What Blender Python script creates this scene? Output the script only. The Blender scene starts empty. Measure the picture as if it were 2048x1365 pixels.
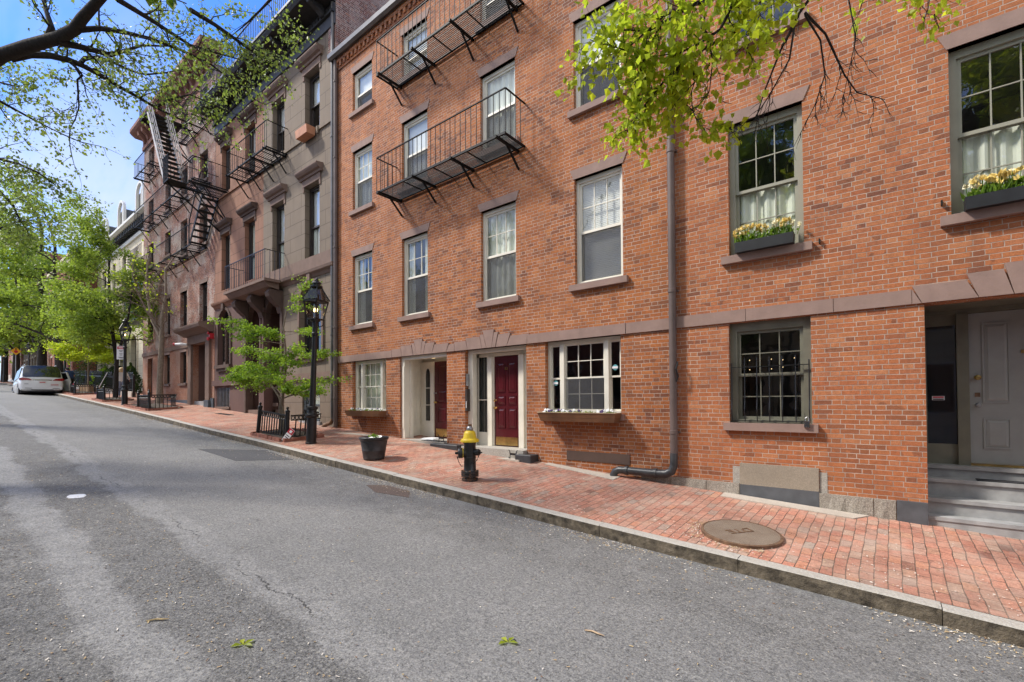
import bpy, bmesh, math, random
from mathutils import Vector, Matrix
V=Vector; R=math.radians
SC=bpy.context.scene
COL=SC.collection
# ------------------------------------------------------------------ objects
def link(o,parent=None):
    COL.objects.link(o)
    if parent is not None: o.parent=parent
    return o
def tag(o,label=None,cat=None,group=None,kind=None):
    if label: o['label']=label
    if cat: o['category']=cat
    if group: o['group']=group
    if kind: o['kind']=kind
    return o
def thing(name,loc,label,cat,group=None,rz=0):
    o=bpy.data.objects.new(name,None); o.empty_display_size=.2
    o.location=loc; o.rotation_euler=(0,0,rz); link(o)
    return tag(o,label,cat,group)
def copy_tree(o,parent=None):
    c=o.copy(); COL.objects.link(c)
    if parent is not None: c.parent=parent
    for ch in list(o.children): copy_tree(ch,c)
    return c
class MB:
    def __init__(s): s.v=[]; s.f=[]; s.m=[]
    def add(s,vs,fs,m=0):
        n=len(s.v); s.v+=[tuple(p) for p in vs]
        for f in fs: s.f.append(tuple(i+n for i in f)); s.m.append(m)
    def quad(s,a,b,c,d,m=0): s.add([a,b,c,d],[(0,1,2,3)],m)
    def box(s,x0,x1,y0,y1,z0,z1,m=0):
        s.add([(x0,y0,z0),(x1,y0,z0),(x1,y1,z0),(x0,y1,z0),(x0,y0,z1),(x1,y0,z1),(x1,y1,z1),(x0,y1,z1)],
              [(0,3,2,1),(4,5,6,7),(0,1,5,4),(1,2,6,5),(2,3,7,6),(3,0,4,7)],m)
    def bar(s,p,q,w,h=None,up=(0,0,1),m=0):
        p=V(p);q=V(q);h=h or w;d=(q-p).normalized();u=V(up)
        if abs(d.dot(u))>.95:u=V((0,1,0)) if abs(d.y)<.9 else V((1,0,0))
        a=d.cross(u).normalized();b=a.cross(d).normalized();a=a*(w/2);b=b*(h/2)
        s.add([p-a-b,p+a-b,p+a+b,p-a+b,q-a-b,q+a-b,q+a+b,q-a+b],[(0,1,2,3),(7,6,5,4),(0,4,5,1),(1,5,6,2),(2,6,7,3),(3,7,4,0)],m)
    def tube(s,pts,r,n=6,m=0,cap=True):
        pts=[V(p) for p in pts]
        if not isinstance(r,(list,tuple)): r=[r]*len(pts)
        base=len(s.v);u=None
        for i,p in enumerate(pts):
            d=(pts[min(i+1,len(pts)-1)]-pts[max(i-1,0)]).normalized()
            if u is None:
                u=d.cross(V((0,0,1)))
                if u.length<.05:u=d.cross(V((1,0,0)))
            u=(u-d*u.dot(d)).normalized();w=d.cross(u)
            for k in range(n):
                a=2*math.pi*k/n;s.v.append(tuple(p+(u*math.cos(a)+w*math.sin(a))*r[i]))
        for i in range(len(pts)-1):
            for k in range(n):
                a=base+i*n+k;b=base+i*n+(k+1)%n;s.f.append((a,a+n,b+n,b));s.m.append(m)
        if cap:
            s.f.append(tuple(base+k for k in range(n)));s.m.append(m)
            e=base+(len(pts)-1)*n;s.f.append(tuple(e+n-1-k for k in range(n)));s.m.append(m)
    def lathe(s,c,prof,n=16,m=0,axis='z',a0=0):
        # prof [(r,h)] from bottom to top, closed with caps
        base=len(s.v);c=V(c)
        for r,h in prof:
            for k in range(n):
                a=2*math.pi*k/n+a0;x,y=r*math.cos(a),r*math.sin(a)
                s.v.append(tuple(c+(V((x,y,h)) if axis=='z' else V((h,x,y)) if axis=='x' else V((y,h,x)))))
        for i in range(len(prof)-1):
            for k in range(n):
                a=base+i*n+k;b=base+i*n+(k+1)%n;s.f.append((a,b,b+n,a+n));s.m.append(m)
        s.f.append(tuple(base+n-1-k for k in range(n)));s.m.append(m)
        e=base+(len(prof)-1)*n;s.f.append(tuple(e+k for k in range(n)));s.m.append(m)
    def prism(s,poly,y0,y1,m=0):   # polygon in xz, extruded in y
        n=len(poly);vs=[(x,y0,z) for x,z in poly]+[(x,y1,z) for x,z in poly]
        s.add(vs,[tuple(range(n)),tuple(range(2*n-1,n-1,-1))]+[(i,i+n,(i+1)%n+n,(i+1)%n) for i in range(n)],m)
    def prismx(s,poly,x0,x1,m=0):  # polygon in yz, extruded in x
        n=len(poly);vs=[(x0,y,z) for y,z in poly]+[(x1,y,z) for y,z in poly]
        s.add(vs,[tuple(range(n)),tuple(range(2*n-1,n-1,-1))]+[(i,i+n,(i+1)%n+n,(i+1)%n) for i in range(n)],m)
    def ball(s,c,rx,ry,rz,n=10,k=6,m=0):
        prof=[(max(math.sin(math.pi*i/k),.001),-math.cos(math.pi*i/k)) for i in range(k+1)]
        b=len(s.v);s.lathe((0,0,0),prof,n,m)
        for i in range(b,len(s.v)):
            x,y,z=s.v[i];s.v[i]=(c[0]+x*rx,c[1]+y*ry,c[2]+z*rz)
    def build(s,name,mats,parent=None,org=(0,0,0),smooth=False,recalc=True):
        me=bpy.data.meshes.new(name);ox,oy,oz=org
        me.from_pydata([(x-ox,y-oy,z-oz) for x,y,z in s.v],[],s.f)
        if not isinstance(mats,(list,tuple)):mats=[mats]
        for m in mats:me.materials.append(m)
        if len(mats)>1:me.polygons.foreach_set('material_index',s.m)
        if recalc and len(s.f)<60000:
            bm=bmesh.new();bm.from_mesh(me);bmesh.ops.recalc_face_normals(bm,faces=bm.faces);bm.to_mesh(me);bm.free()
        if smooth:
            me.polygons.foreach_set('use_smooth',[True]*len(me.polygons))
            try: me.set_sharp_from_angle(angle=R(38))
            except Exception: pass
        me.update();o=bpy.data.objects.new(name,me);return link(o,parent)
# ------------------------------------------------------------------ node helpers
class NT:
    def __init__(s,nt): s.nt=nt;s.n=nt.nodes;s.l=nt.links
    def node(s,t,**kw):
        n=s.n.new(t)
        for k,v in kw.items(): setattr(n,k,v)
        return n
    def put(s,sock,v):
        if hasattr(v,'is_linked') or isinstance(v,bpy.types.NodeSocket): s.l.new(v,sock)
        else: sock.default_value=v
    def math(s,op,a,b=None,c=None,clamp=False):
        n=s.node('ShaderNodeMath',operation=op,use_clamp=clamp);s.put(n.inputs[0],a)
        if b is not None:s.put(n.inputs[1],b)
        if c is not None:s.put(n.inputs[2],c)
        return n.outputs[0]
    def mix(s,f,a,b,t='RGBA',blend='MIX'):
        n=s.node('ShaderNodeMix',data_type=t)
        if t=='RGBA':
            n.blend_type=blend;s.put(n.inputs[0],f);s.put(n.inputs[6],col(a));s.put(n.inputs[7],col(b));return n.outputs[2]
        s.put(n.inputs[0],f);s.put(n.inputs[2],a);s.put(n.inputs[3],b);return n.outputs[0]
    def noise(s,vec,scale,detail=3,rough=.55,out=0):
        n=s.node('ShaderNodeTexNoise');s.put(n.inputs['Vector'],vec);n.inputs['Scale'].default_value=scale
        n.inputs['Detail'].default_value=detail;n.inputs['Roughness'].default_value=rough;return n.outputs[out]
    def ramp(s,f,stops,interp='LINEAR'):
        n=s.node('ShaderNodeValToRGB');n.color_ramp.interpolation=interp;e=n.color_ramp.elements
        while len(e)<len(stops):e.new(.5)
        for k,(p,c) in zip(e,stops):k.position=p;k.color=col(c)
        s.put(n.inputs[0],f);return n.outputs[0]
    def step(s,x,a,b):  # smooth 0..1 between a and b
        n=s.node('ShaderNodeMapRange',interpolation_type='SMOOTHSTEP');s.put(n.inputs[0],x)
        n.inputs[1].default_value=a;n.inputs[2].default_value=b;return n.outputs[0]
    def bump(s,h,strength=.4,dist=.01,normal=None):
        n=s.node('ShaderNodeBump');n.inputs['Strength'].default_value=strength;n.inputs['Distance'].default_value=dist
        s.put(n.inputs['Height'],h)
        if normal is not None:s.put(n.inputs['Normal'],normal)
        return n.outputs[0]
    def xyz(s,x,y,z=0.):
        n=s.node('ShaderNodeCombineXYZ');s.put(n.inputs[0],x);s.put(n.inputs[1],y);s.put(n.inputs[2],z);return n.outputs[0]
    def sep(s,v):
        n=s.node('ShaderNodeSeparateXYZ');s.put(n.inputs[0],v);return n.outputs
    def pos(s): return s.node('ShaderNodeNewGeometry').outputs['Position']
def col(c):
    if isinstance(c,bpy.types.NodeSocket): return c
    if isinstance(c,(int,float)): return (c,c,c,1)
    return tuple(c)+(1,) if len(c)==3 else tuple(c)
def new_mat(name):
    m=bpy.data.materials.new(name);m.use_nodes=True;t=NT(m.node_tree)
    b=m.node_tree.nodes['Principled BSDF'];return m,t,b
def plain(name,c,rough=.6,metal=0,var=.12,scale=6,bump=0,spec=.5,coat=0,detail=4):
    m,t,b=new_mat(name);p=t.node('ShaderNodeTexCoord').outputs['Object'];f=t.noise(p,scale,detail)
    k=tuple(x*(1-var) for x in c);k2=tuple(min(x*(1+var),1) for x in c)
    t.put(b.inputs['Base Color'],t.ramp(f,[(.3,k),(.7,k2)]))
    b.inputs['Roughness'].default_value=rough;b.inputs['Metallic'].default_value=metal
    b.inputs['Specular IOR Level'].default_value=spec
    if coat:b.inputs['Coat Weight'].default_value=coat;b.inputs['Coat Roughness'].default_value=.06
    if bump:t.put(b.inputs['Normal'],t.bump(t.noise(p,scale*8,4),bump,.01))
    return m
def wallvec(t):
    """2-D wall coordinate: (along wall, up) from world position, whichever way the face looks."""
    g=t.node('ShaderNodeNewGeometry');x,y,z=t.sep(g.outputs['Position']);nx,ny,nz=t.sep(g.outputs['True Normal'])
    ax=t.math('ABSOLUTE',nx);az=t.math('ABSOLUTE',nz)
    u=t.mix(t.math('GREATER_THAN',ax,.7),x,y,'FLOAT');v=t.mix(t.math('GREATER_THAN',az,.7),z,y,'FLOAT')
    return u,v,g.outputs['Position']
def brick_mat(name,reds,mortar,h=.0644,p=.31,mw=.0048,rowshift=.5,third=True,wear=0,wearcol=(.5,.42,.36),grime=.25,uv=None,bump=.5,hue=None,stain=None,dark=.42):
    m,t,b=new_mat(name);u,v,P=wallvec(t)
    if uv: u,v=uv(t,P)
    wob=t.noise(P,9,2);wu=t.math('MULTIPLY_ADD',wob,.012,u);wv=t.math('MULTIPLY_ADD',t.noise(P,3.1,2),.016,v)
    wv=t.math('MULTIPLY_ADD',t.noise(P,23,1),.005,wv)
    rv=t.math('DIVIDE',wv,h);row=t.math('FLOOR',rv);fv=t.math('FRACT',rv)
    uo=t.math('ADD',t.math('DIVIDE',wu,p),t.math('MULTIPLY',row,rowshift))
    if third: uo=t.math('ADD',uo,t.math('MULTIPLY',white(t,row),.12))
    cell=t.math('FLOOR',uo);fu=t.math('FRACT',uo)
    if third:
        hd=t.math('GREATER_THAN',fu,.667)
        loc=t.mix(hd,t.math('DIVIDE',fu,.667),t.math('DIVIDE',t.math('SUBTRACT',fu,.667),.333),'FLOAT')
        w=t.mix(hd,p*.667,p*.333,'FLOAT');idd=t.math('MULTIPLY_ADD',cell,2.,hd)
    else: loc=fu;w=p;idd=cell
    du=t.math('MULTIPLY',t.math('MINIMUM',loc,t.math('SUBTRACT',1.,loc)),w)
    dv=t.math('MULTIPLY',t.math('MINIMUM',fv,t.math('SUBTRACT',1.,fv)),h)
    d=t.math('MINIMUM',du,dv);d=t.math('ADD',d,t.math('MULTIPLY',t.math('SUBTRACT',t.noise(P,42,3,.7),.5),.0085))
    face=t.step(d,mw*.55,mw*1.15)
    wn=t.node('ShaderNodeTexWhiteNoise',noise_dimensions='2D');t.put(wn.inputs['Vector'],t.xyz(idd,row))
    c=t.ramp(wn.outputs['Value'],[(i/(len(reds)-1),r) for i,r in enumerate(reds)])
    c=t.mix(t.math('MULTIPLY',t.step(t.noise(P,1.3,4,.6),.42,.7),grime),c,(.10,.045,.03))
    w2=t.node('ShaderNodeTexWhiteNoise',noise_dimensions='2D');t.put(w2.inputs['Vector'],t.xyz(t.math('ADD',idd,71.3),t.math('ADD',row,13.7)))
    burnt=t.math('LESS_THAN',w2.outputs['Value'],t.math('MULTIPLY',t.step(t.noise(P,.8,4,.7),.36,.68),dark))
    c=t.mix(t.math('MULTIPLY',burnt,.55),c,(.11,.05,.04))
    c=t.mix(t.math('MULTIPLY',t.math('GREATER_THAN',w2.outputs['Value'],.90),.35),c,(.50,.24,.13))
    c=t.mix(.5,c,t.ramp(t.noise(P,70,3),[(.3,(.25,.25,.25)),(.75,(.75,.75,.75))]),blend='OVERLAY')
    c=t.mix(.55,c,t.ramp(t.noise(P,21,4,.7),[(.3,(.28,.28,.28)),(.7,(.72,.72,.72))]),blend='OVERLAY')
    if hue: c=t.mix(t.math('MULTIPLY',t.step(t.noise(P,.55,3,.6),.4,.62),hue[0]),c,hue[1])
    if wear:
        wf=t.math('MULTIPLY',t.step(t.math('ADD',t.math('MULTIPLY',t.noise(P,.9,4,.65),.7),t.math('MULTIPLY',t.noise(P,17,3,.7),.5)),.58,.66),wear)
        c=t.mix(wf,c,wearcol)
    sx,sy,sz=t.sep(P);st=t.noise(t.xyz(t.math('MULTIPLY',sx,2.6),t.math('MULTIPLY',sy,2.6),t.math('MULTIPLY',sz,.22)),1.5,5,.65);c=t.mix(t.math('MULTIPLY',t.step(st,.52,.72),.30),c,(.15,.065,.045))
    mc=t.mix(t.step(t.noise(P,2.2,4,.7),.35,.65),tuple(x*.6 for x in mortar),tuple(x*1.08 for x in mortar))
    c=t.mix(face,mc,c)
    if stain: c=stain(t,P,c,face)
    t.put(b.inputs['Base Color'],c);b.inputs['Roughness'].default_value=.86;b.inputs['Specular IOR Level'].default_value=.25
    t.put(b.inputs['Normal'],t.bump(t.math('ADD',face,t.math('MULTIPLY',t.noise(P,55,4),.35)),bump,.006))
    return m
def white(t,v):
    wn=t.node('ShaderNodeTexWhiteNoise',noise_dimensions='1D');t.put(wn.inputs['W'],v);return wn.outputs['Value']
# ------------------------------------------------------------------ materials
def stain_low(t,P,c,face):
    # white efflorescence and old paint near the pavement, new orange patching
    x,y,z=t.sep(P)
    gz=t.math('MULTIPLY_ADD',x,.061,z)            # height above sloping pavement
    m=t.math('MULTIPLY',t.step(gz,-1.25,-1.62),t.step(t.noise(P,3.4,4,.7),.55,.68))
    c=t.mix(t.math('MULTIPLY',m,.55),c,(.55,.50,.47))
    return c
def clean_low(t,P,c,face):
    # below the belt course the old paint is gone: plain orange brick
    x,y,z=t.sep(P)
    return t.mix(t.math('MULTIPLY',t.step(z,2.72,2.68),.6),c,t.mix(face,(.33,.22,.17),(.31,.125,.06)))
M={}
REDS=[(0.259,0.085,0.034),(0.356,0.114,0.038),(0.410,0.140,0.045),(0.324,0.101,0.036),(0.432,0.159,0.053),(0.378,0.125,0.042),(0.216,0.080,0.040),(0.400,0.133,0.042),(0.324,0.111,0.050)]
M['brick']=brick_mat('weathered_red_brick',REDS,(.45,.36,.295),stain=stain_low,hue=(.35,(.44,.16,.06)))
M['brickR']=brick_mat('pink_red_brick',[(0.354,0.117,0.052),(0.395,0.138,0.060),(0.437,0.158,0.068),(0.374,0.122,0.054),(0.416,0.153,0.064),(0.447,0.173,0.076),(0.302,0.107,0.056),(0.406,0.143,0.060),(0.364,0.133,0.064)],(.45,.36,.30),stain=stain_low,grime=.22,dark=.22,hue=(.3,(.42,.15,.055)))
M['brickP']=brick_mat('flaking_painted_brick',[(.22,.09,.062),(.29,.12,.08),(.26,.108,.076),(.32,.135,.09)],(.40,.33,.285),wear=.75,wearcol=(.43,.375,.335),grime=.35,stain=clean_low)
M['brickF']=brick_mat('far_red_brick',[(.24,.07,.045),(.33,.10,.06),(.28,.085,.05)],(.42,.34,.29),grime=.3)
M['brickD']=brick_mat('dark_party_wall_brick',[(.13,.055,.045),(.20,.075,.055),(.27,.10,.075),(.10,.05,.045)],(.52,.44,.40),mw=.007,wear=.25,wearcol=(.6,.55,.5))
def stone(name,c,var=.25,sc=3,bump=.25,rough=.85,joints=None,streak=.3):
    m,t,b=new_mat(name);P=t.pos();f=t.noise(P,sc,5,.6)
    cc=t.ramp(f,[(.25,tuple(x*(1-var) for x in c)),(.75,tuple(min(1,x*(1+var)) for x in c))])
    x,y,z=t.sep(P);sv=t.noise(t.xyz(t.math('MULTIPLY',x,3.2),y,t.math('MULTIPLY',z,.35)),1.6,4,.6)
    cc=t.mix(t.math('MULTIPLY',t.step(sv,.5,.72),streak),cc,tuple(x*.62 for x in c))
    h=t.noise(P,40,4)
    if joints:
        jh,jw=joints;rv=t.math('DIVIDE',z,jh);row=t.math('FLOOR',rv);fv=t.math('FRACT',rv)
        fu=t.math('FRACT',t.math('MULTIPLY_ADD',row,.5,t.math('DIVIDE',x,jw)))
        d=t.math('MINIMUM',t.math('MULTIPLY',t.math('MINIMUM',fv,t.math('SUBTRACT',1.,fv)),jh),t.math('MULTIPLY',t.math('MINIMUM',fu,t.math('SUBTRACT',1.,fu)),jw))
        j=t.step(d,.006,.014);cc=t.mix(j,tuple(x*.5 for x in c),cc);h=t.math('ADD',h,t.math('MULTIPLY',j,2.))
    t.put(b.inputs['Base Color'],cc);b.inputs['Roughness'].default_value=rough;b.inputs['Specular IOR Level'].default_value=.25
    t.put(b.inputs['Normal'],t.bump(h,bump,.008));return m
M['brownB']=stone('brownstone_house_trim',(.19,.13,.105),.14,4,.2,streak=.2)
M['brown']=stone('brownstone_trim',(.285,.195,.165),.14,4,.2,streak=.2)
M['stuccoG']=stone('grey_brown_stucco',(.195,.153,.117),.12,1.2,.15,joints=(.46,1.5))
M['stuccoR']=stone('red_brown_stucco',(.265,.138,.092),.2,1.1,.2,joints=(.46,2.6),streak=.4)
M['stuccoD']=stone('dark_plum_stucco',(.13,.078,.068),.15,1.3,.2)
M['brownD']=stone('dark_brown_trim',(.10,.066,.054),.15,3,.2)
M['cornR']=stone('rust_brown_cornice',(.20,.10,.075),.2,3,.2)
M['lime']=stone('pale_limestone',(.62,.56,.43),.10,1.5,.15,joints=(.5,1.1),streak=.25)
def speck(name,c,dark,sc=90,bump=.5,rough=.9,big=.25,bscale=14):
    m,t,b=new_mat(name);P=t.pos()
    a=t.step(t.noise(P,sc,3,.7),.42,.62);c1=t.mix(a,dark,c)
    c1=t.mix(t.math('MULTIPLY',t.step(t.noise(P,2.5,4,.65),.4,.7),big),c1,tuple(x*.45 for x in c))
    t.put(b.inputs['Base Color'],c1);b.inputs['Roughness'].default_value=rough
    t.put(b.inputs['Normal'],t.bump(t.noise(P,bscale,5,.7),bump,.03));return m
M['granite']=speck('rough_grey_granite',(.42,.38,.32),(.22,.19,.16))
M['granitesm']=speck('smooth_grey_granite',(.45,.42,.37),(.30,.28,.25),bump=.1,big=.2)
M['blackgran']=plain('black_painted_granite',(.035,.036,.04),.55,var=.3,bump=.15)
M['greypaint']=plain('grey_step_paint',(.30,.30,.30),.6,var=.3,scale=4,bump=.1,detail=6)
M['panelstone']=speck('tan_render_panel',(.33,.28,.22),(.26,.22,.17),bump=.1)
M['darkpaint']=plain('dark_grey_base_paint',(.085,.09,.10),.6,var=.2,bump=.05)
M['slate']=plain('slate_blue_base_paint',(.06,.075,.09),.6,var=.2)
M['cream']=plain('cream_window_paint',(.74,.70,.60),.5,var=.08,scale=3,bump=.04)
M['white']=plain('white_window_paint',(.70,.68,.62),.45,var=.07,scale=3)
M['greenish']=plain('olive_grey_frame_paint',(.30,.29,.23),.5,var=.1,scale=3)
M['olive']=plain('dark_olive_frame_paint',(.15,.145,.11),.5,var=.15)
M['darkframe']=plain('dark_brown_frame_paint',(.035,.026,.022),.5,var=.2)
M['reddoor']=plain('burgundy_door_paint',(.075,.006,.010),.3,var=.12,coat=.3)
M['greydoor']=plain('grey_white_door_paint',(.29,.30,.295),.45,var=.06)
M['brass']=plain('aged_brass',(.62,.42,.16),.28,1,.25,scale=9)
M['iron']=plain('black_iron_paint',(.010,.010,.011),.42,var=.35,scale=14,bump=.08)
M['ironrust']=plain('dark_iron_fire_escape_paint',(.009,.009,.009),.6,spec=.2,var=.4,scale=5)
M['ironw']=plain('pale_weathered_iron_paint',(.42,.39,.36),.6,var=.25)
M['plum']=plain('plum_brown_downpipe_paint',(.115,.082,.073),.6,var=.2,scale=3)
M['zinc']=plain('grey_zinc_gutter',(.13,.125,.125),.45,.4,.25,scale=3)
M['pipeblack']=plain('black_cast_iron_pipe',(.045,.047,.05),.38,var=.35,scale=9,bump=.15)
M['blackcorn']=plain('black_cornice_paint',(.020,.019,.020),.6,var=.3)
M['blackfrieze']=plain('blue_black_frieze_paint',(.05,.052,.062),.5,var=.2)
M['wood']=plain('oiled_brown_wood',(.16,.075,.035),.55,var=.35,scale=3,bump=.1)
M['woodl']=plain('pale_cut_wood',(.45,.32,.2),.6,var=.2)
M['terra']=plain('terracotta_box',(.45,.20,.11),.7,var=.15)
M['blackbox']=plain('black_box_paint',(.016,.017,.020),.5,var=.3)
M['tub']=plain('black_tub_paint',(.022,.020,.022),.45,var=.35,scale=10)
def chipped(name,c,chip,amt=.62,sc=14,rough=.4):
    m,t,b=new_mat(name);P=t.node('ShaderNodeTexCoord').outputs['Object'];x,y,z=t.sep(P)
    k=t.step(t.math('ADD',t.noise(P,sc,5,.7),t.math('MULTIPLY',t.step(z,.25,.0),.10)),amt,amt+.05)
    d=t.step(t.noise(P,4,4,.65),.4,.7)
    t.put(b.inputs['Base Color'],t.mix(k,t.mix(t.math('MULTIPLY',d,.6),c,tuple(q*2.6+.012 for q in c)),chip));t.put(b.inputs['Roughness'],t.math('MULTIPLY_ADD',k,.4,rough))
    t.put(b.inputs['Normal'],t.bump(t.math('ADD',t.noise(P,55,4,.7),t.math('MULTIPLY',k,-1.)),.35,.004));return m
M['chipped']=chipped('chipped_black_hydrant_paint',(.012,.012,.013),(.11,.06,.035))
M['chippedtub']=chipped('scuffed_black_tub',(.020,.019,.021),(.07,.06,.055),.66,9,.5)
M['soil']=plain('dark_soil',(.06,.045,.032),.95,var=.5,scale=30,bump=.8)
M['int']=plain('dim_room_paint',(.16,.15,.14),.9,var=.1)
M['curtain']=plain('pale_curtain_cloth',(.80,.82,.74),.9,var=.06,scale=2)
M['shade']=plain('white_roller_blind',(.80,.80,.78),.8,var=.03)
M['yellow']=plain('yellow_hydrant_paint',(.74,.52,.02),.45,var=.22,scale=9,bump=.12)
M['steel']=plain('dull_grey_steel',(.32,.32,.33),.4,.6,.2)
M['rust']=plain('rusty_iron',(.17,.10,.06),.75,.2,.4,scale=20,bump=.2)
M['tyre']=plain('black_tyre_rubber',(.02,.02,.02),.8)
M['chrome']=plain('bright_metal',(.7,.7,.7),.18,1,.03)
M['carw']=plain('white_car_paint',(.72,.73,.75),.25,0,.02,coat=.8)
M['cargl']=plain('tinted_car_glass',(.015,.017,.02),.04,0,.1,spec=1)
M['lens']=plain('red_tail_lens',(.30,.008,.012),.15,0,.1,coat=.5)
M['plate']=plain('white_plate',(.62,.58,.58),.5)
M['signw']=plain('white_sign_face',(.80,.80,.82),.45,var=.04)
M['signr']=plain('red_sign_face',(.50,.02,.04),.45,var=.08)
M['signy']=plain('yellow_sign_face',(.85,.45,.02),.45,var=.05)
M['paper']=plain('white_newspaper',(.72,.73,.75),.8,var=.06)
M['blue']=plain('blue_enamel',(.05,.05,.28),.4)
M['redplastic']=plain('red_alarm_plastic',(.45,.02,.03),.35)
M['orange']=plain('orange_plastic',(.75,.12,.03),.5)
M['card']=plain('brown_cardboard',(.30,.19,.11),.85)
M['skin']=plain('light_skin',(.55,.33,.24),.55,var=.08)
M['blond']=plain('blond_hair',(.62,.45,.24),.6,var=.25,scale=40)
M['dkhair']=plain('dark_hair',(.03,.02,.015),.6,var=.2)
M['wool']=plain('white_sweater_wool',(.75,.74,.72),.95,var=.06)
M['jean']=plain('faded_blue_denim',(.20,.26,.38),.9,var=.12)
M['navy']=plain('navy_cotton',(.03,.06,.17),.9,var=.12)
M['blackcl']=plain('black_cloth',(.018,.018,.022),.9,var=.2)
M['teal']=plain('pale_blue_sticker',(.12,.36,.40),.5)
M['slateroof']=plain('grey_slate',(.09,.10,.115),.6,var=.3,scale=8)
M['green_bay']=plain('dark_green_bay_paint',(.025,.045,.038),.5,var=.2)
def glass_mat(name,tint,refl=1.0,wave=.35):
    m=bpy.data.materials.new(name);m.use_nodes=True;t=NT(m.node_tree);t.n.clear()
    out=t.node('ShaderNodeOutputMaterial');tr=t.node('ShaderNodeBsdfTransparent');tr.inputs[0].default_value=col(tint)
    gl=t.node('ShaderNodeBsdfGlossy');gl.inputs['Roughness'].default_value=.015
    lw=t.node('ShaderNodeLayerWeight');lw.inputs[0].default_value=.5
    nb=t.bump(t.noise(t.pos(),1.7,2),wave,.03);t.put(gl.inputs['Normal'],nb);fr=t.math('POWER',lw.outputs['Facing'],4.2)
    f=t.math('MULTIPLY_ADD',fr,.90*refl,.13*refl,clamp=True)
    mx=t.node('ShaderNodeMixShader');t.put(mx.inputs[0],f);t.l.new(tr.outputs[0],mx.inputs[1]);t.l.new(gl.outputs[0],mx.inputs[2])
    t.l.new(mx.outputs[0],out.inputs[0]);return m
M['glass']=glass_mat('old_window_glass',(.93,.95,.93))
M['glassd']=glass_mat('dim_window_glass',(.35,.37,.37),1.3)
M['lamptop']=glass_mat('smoky_lamp_roof_glass',(.45,.45,.44),.3)
M['lampglass']=glass_mat('clear_lamp_glass',(.93,.94,.92),.35)
def screen_mat():
    m=bpy.data.materials.new('insect_screen');m.use_nodes=True;t=NT(m.node_tree);t.n.clear()
    out=t.node('ShaderNodeOutputMaterial');tr=t.node('ShaderNodeBsdfTransparent');df=t.node('ShaderNodeBsdfDiffuse')
    t.put(df.inputs[0],t.ramp(t.noise(t.pos(),3,3),[(.3,(.085,.085,.09)),(.7,(.12,.12,.125))]))
    mx=t.node('ShaderNodeMixShader');mx.inputs[0].default_value=.55;t.l.new(tr.outputs[0],mx.inputs[1]);t.l.new(df.outputs[0],mx.inputs[2])
    t.l.new(mx.outputs[0],out.inputs[0]);return m
M['screen']=screen_mat()
def emit(name,c,s):
    m,t,b=new_mat(name);b.inputs['Base Color'].default_value=col(c);b.inputs['Emission Color'].default_value=col(c);b.inputs['Emission Strength'].default_value=s;return m
M['mantle']=emit('glowing_gas_mantle',(1,.72,.32),4)
M['bulb']=emit('warm_bulb',(1,.70,.35),1.6)
def leaf_mat(name,c,trans=.45,var=.42):
    m=bpy.data.materials.new(name);m.use_nodes=True;t=NT(m.node_tree);b=t.n['Principled BSDF'];out=t.n['Material Output']
    w=white(t,t.node('ShaderNodeNewGeometry').outputs['Random Per Island'])
    c1=t.ramp(w,[(0,tuple(x*(1-var) for x in c)),(.6,c),(1,(min(1,c[0]*1.45),min(1,c[1]*1.2),c[2]*.9))])
    t.put(b.inputs['Base Color'],c1);b.inputs['Roughness'].default_value=.45;b.inputs['Specular IOR Level'].default_value=.35
    tl=t.node('ShaderNodeBsdfTranslucent');t.put(tl.inputs[0],t.mix(.35,c1,(.55,.75,.05),blend='MIX'))
    mx=t.node('ShaderNodeMixShader');mx.inputs[0].default_value=trans;t.l.new(b.outputs[0],mx.inputs[1]);t.l.new(tl.outputs[0],mx.inputs[2]);t.l.new(mx.outputs[0],out.inputs[0]);return m
M['leafY']=leaf_mat('yellow_green_linden_leaf',(.46,.55,.035),.6,.28)
M['leafG']=leaf_mat('fresh_green_leaf',(.13,.25,.035),.45)
M['leafP']=leaf_mat('pale_opening_leaf',(.20,.28,.08),.4)
M['leafL']=leaf_mat('light_spring_leaf',(.25,.36,.06),.5)
M['leafD']=leaf_mat('dark_evergreen_leaf',(.02,.055,.018),.15)
M['leafS']=leaf_mat('sapling_leaf',(.19,.35,.035),.5)
def bark(name,c,sc=8):
    m,t,b=new_mat(name);P=t.pos();x,y,z=t.sep(P)
    f=t.noise(t.xyz(t.math('MULTIPLY',x,2.),t.math('MULTIPLY',y,2.),t.math('MULTIPLY',z,.5)),sc*2,5,.65)
    t.put(b.inputs['Base Color'],t.ramp(f,[(.3,tuple(k*.5 for k in c)),(.7,tuple(k*1.3 for k in c))]));b.inputs['Roughness'].default_value=.95
    t.put(b.inputs['Normal'],t.bump(f,.7,.02));return m
M['bark']=bark('dark_bark',(.032,.026,.022));M['barkP']=bark('pale_bark',(.24,.19,.145));M['barkB']=bark('black_twig_bark',(.028,.02,.017))
M['pansyW']=plain('white_petal',(.80,.80,.78),.7,var=.05);M['pansyP']=plain('violet_petal',(.05,.012,.12),.7,var=.2);M['tulip']=plain('pale_yellow_petal',(.85,.66,.22),.6,var=.15,scale=20)
M['tulipC']=plain('cream_petal',(.85,.78,.52),.6,var=.08,scale=20)
M['litA']=plain('tan_litter',(.42,.30,.16),.9,var=.3);M['litB']=plain('pale_petal_litter',(.72,.66,.58),.9,var=.1);M['litC']=plain('brown_litter',(.16,.09,.05),.9,var=.3);M['litD']=plain('straw_litter',(.50,.38,.20),.9,var=.2)
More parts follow.
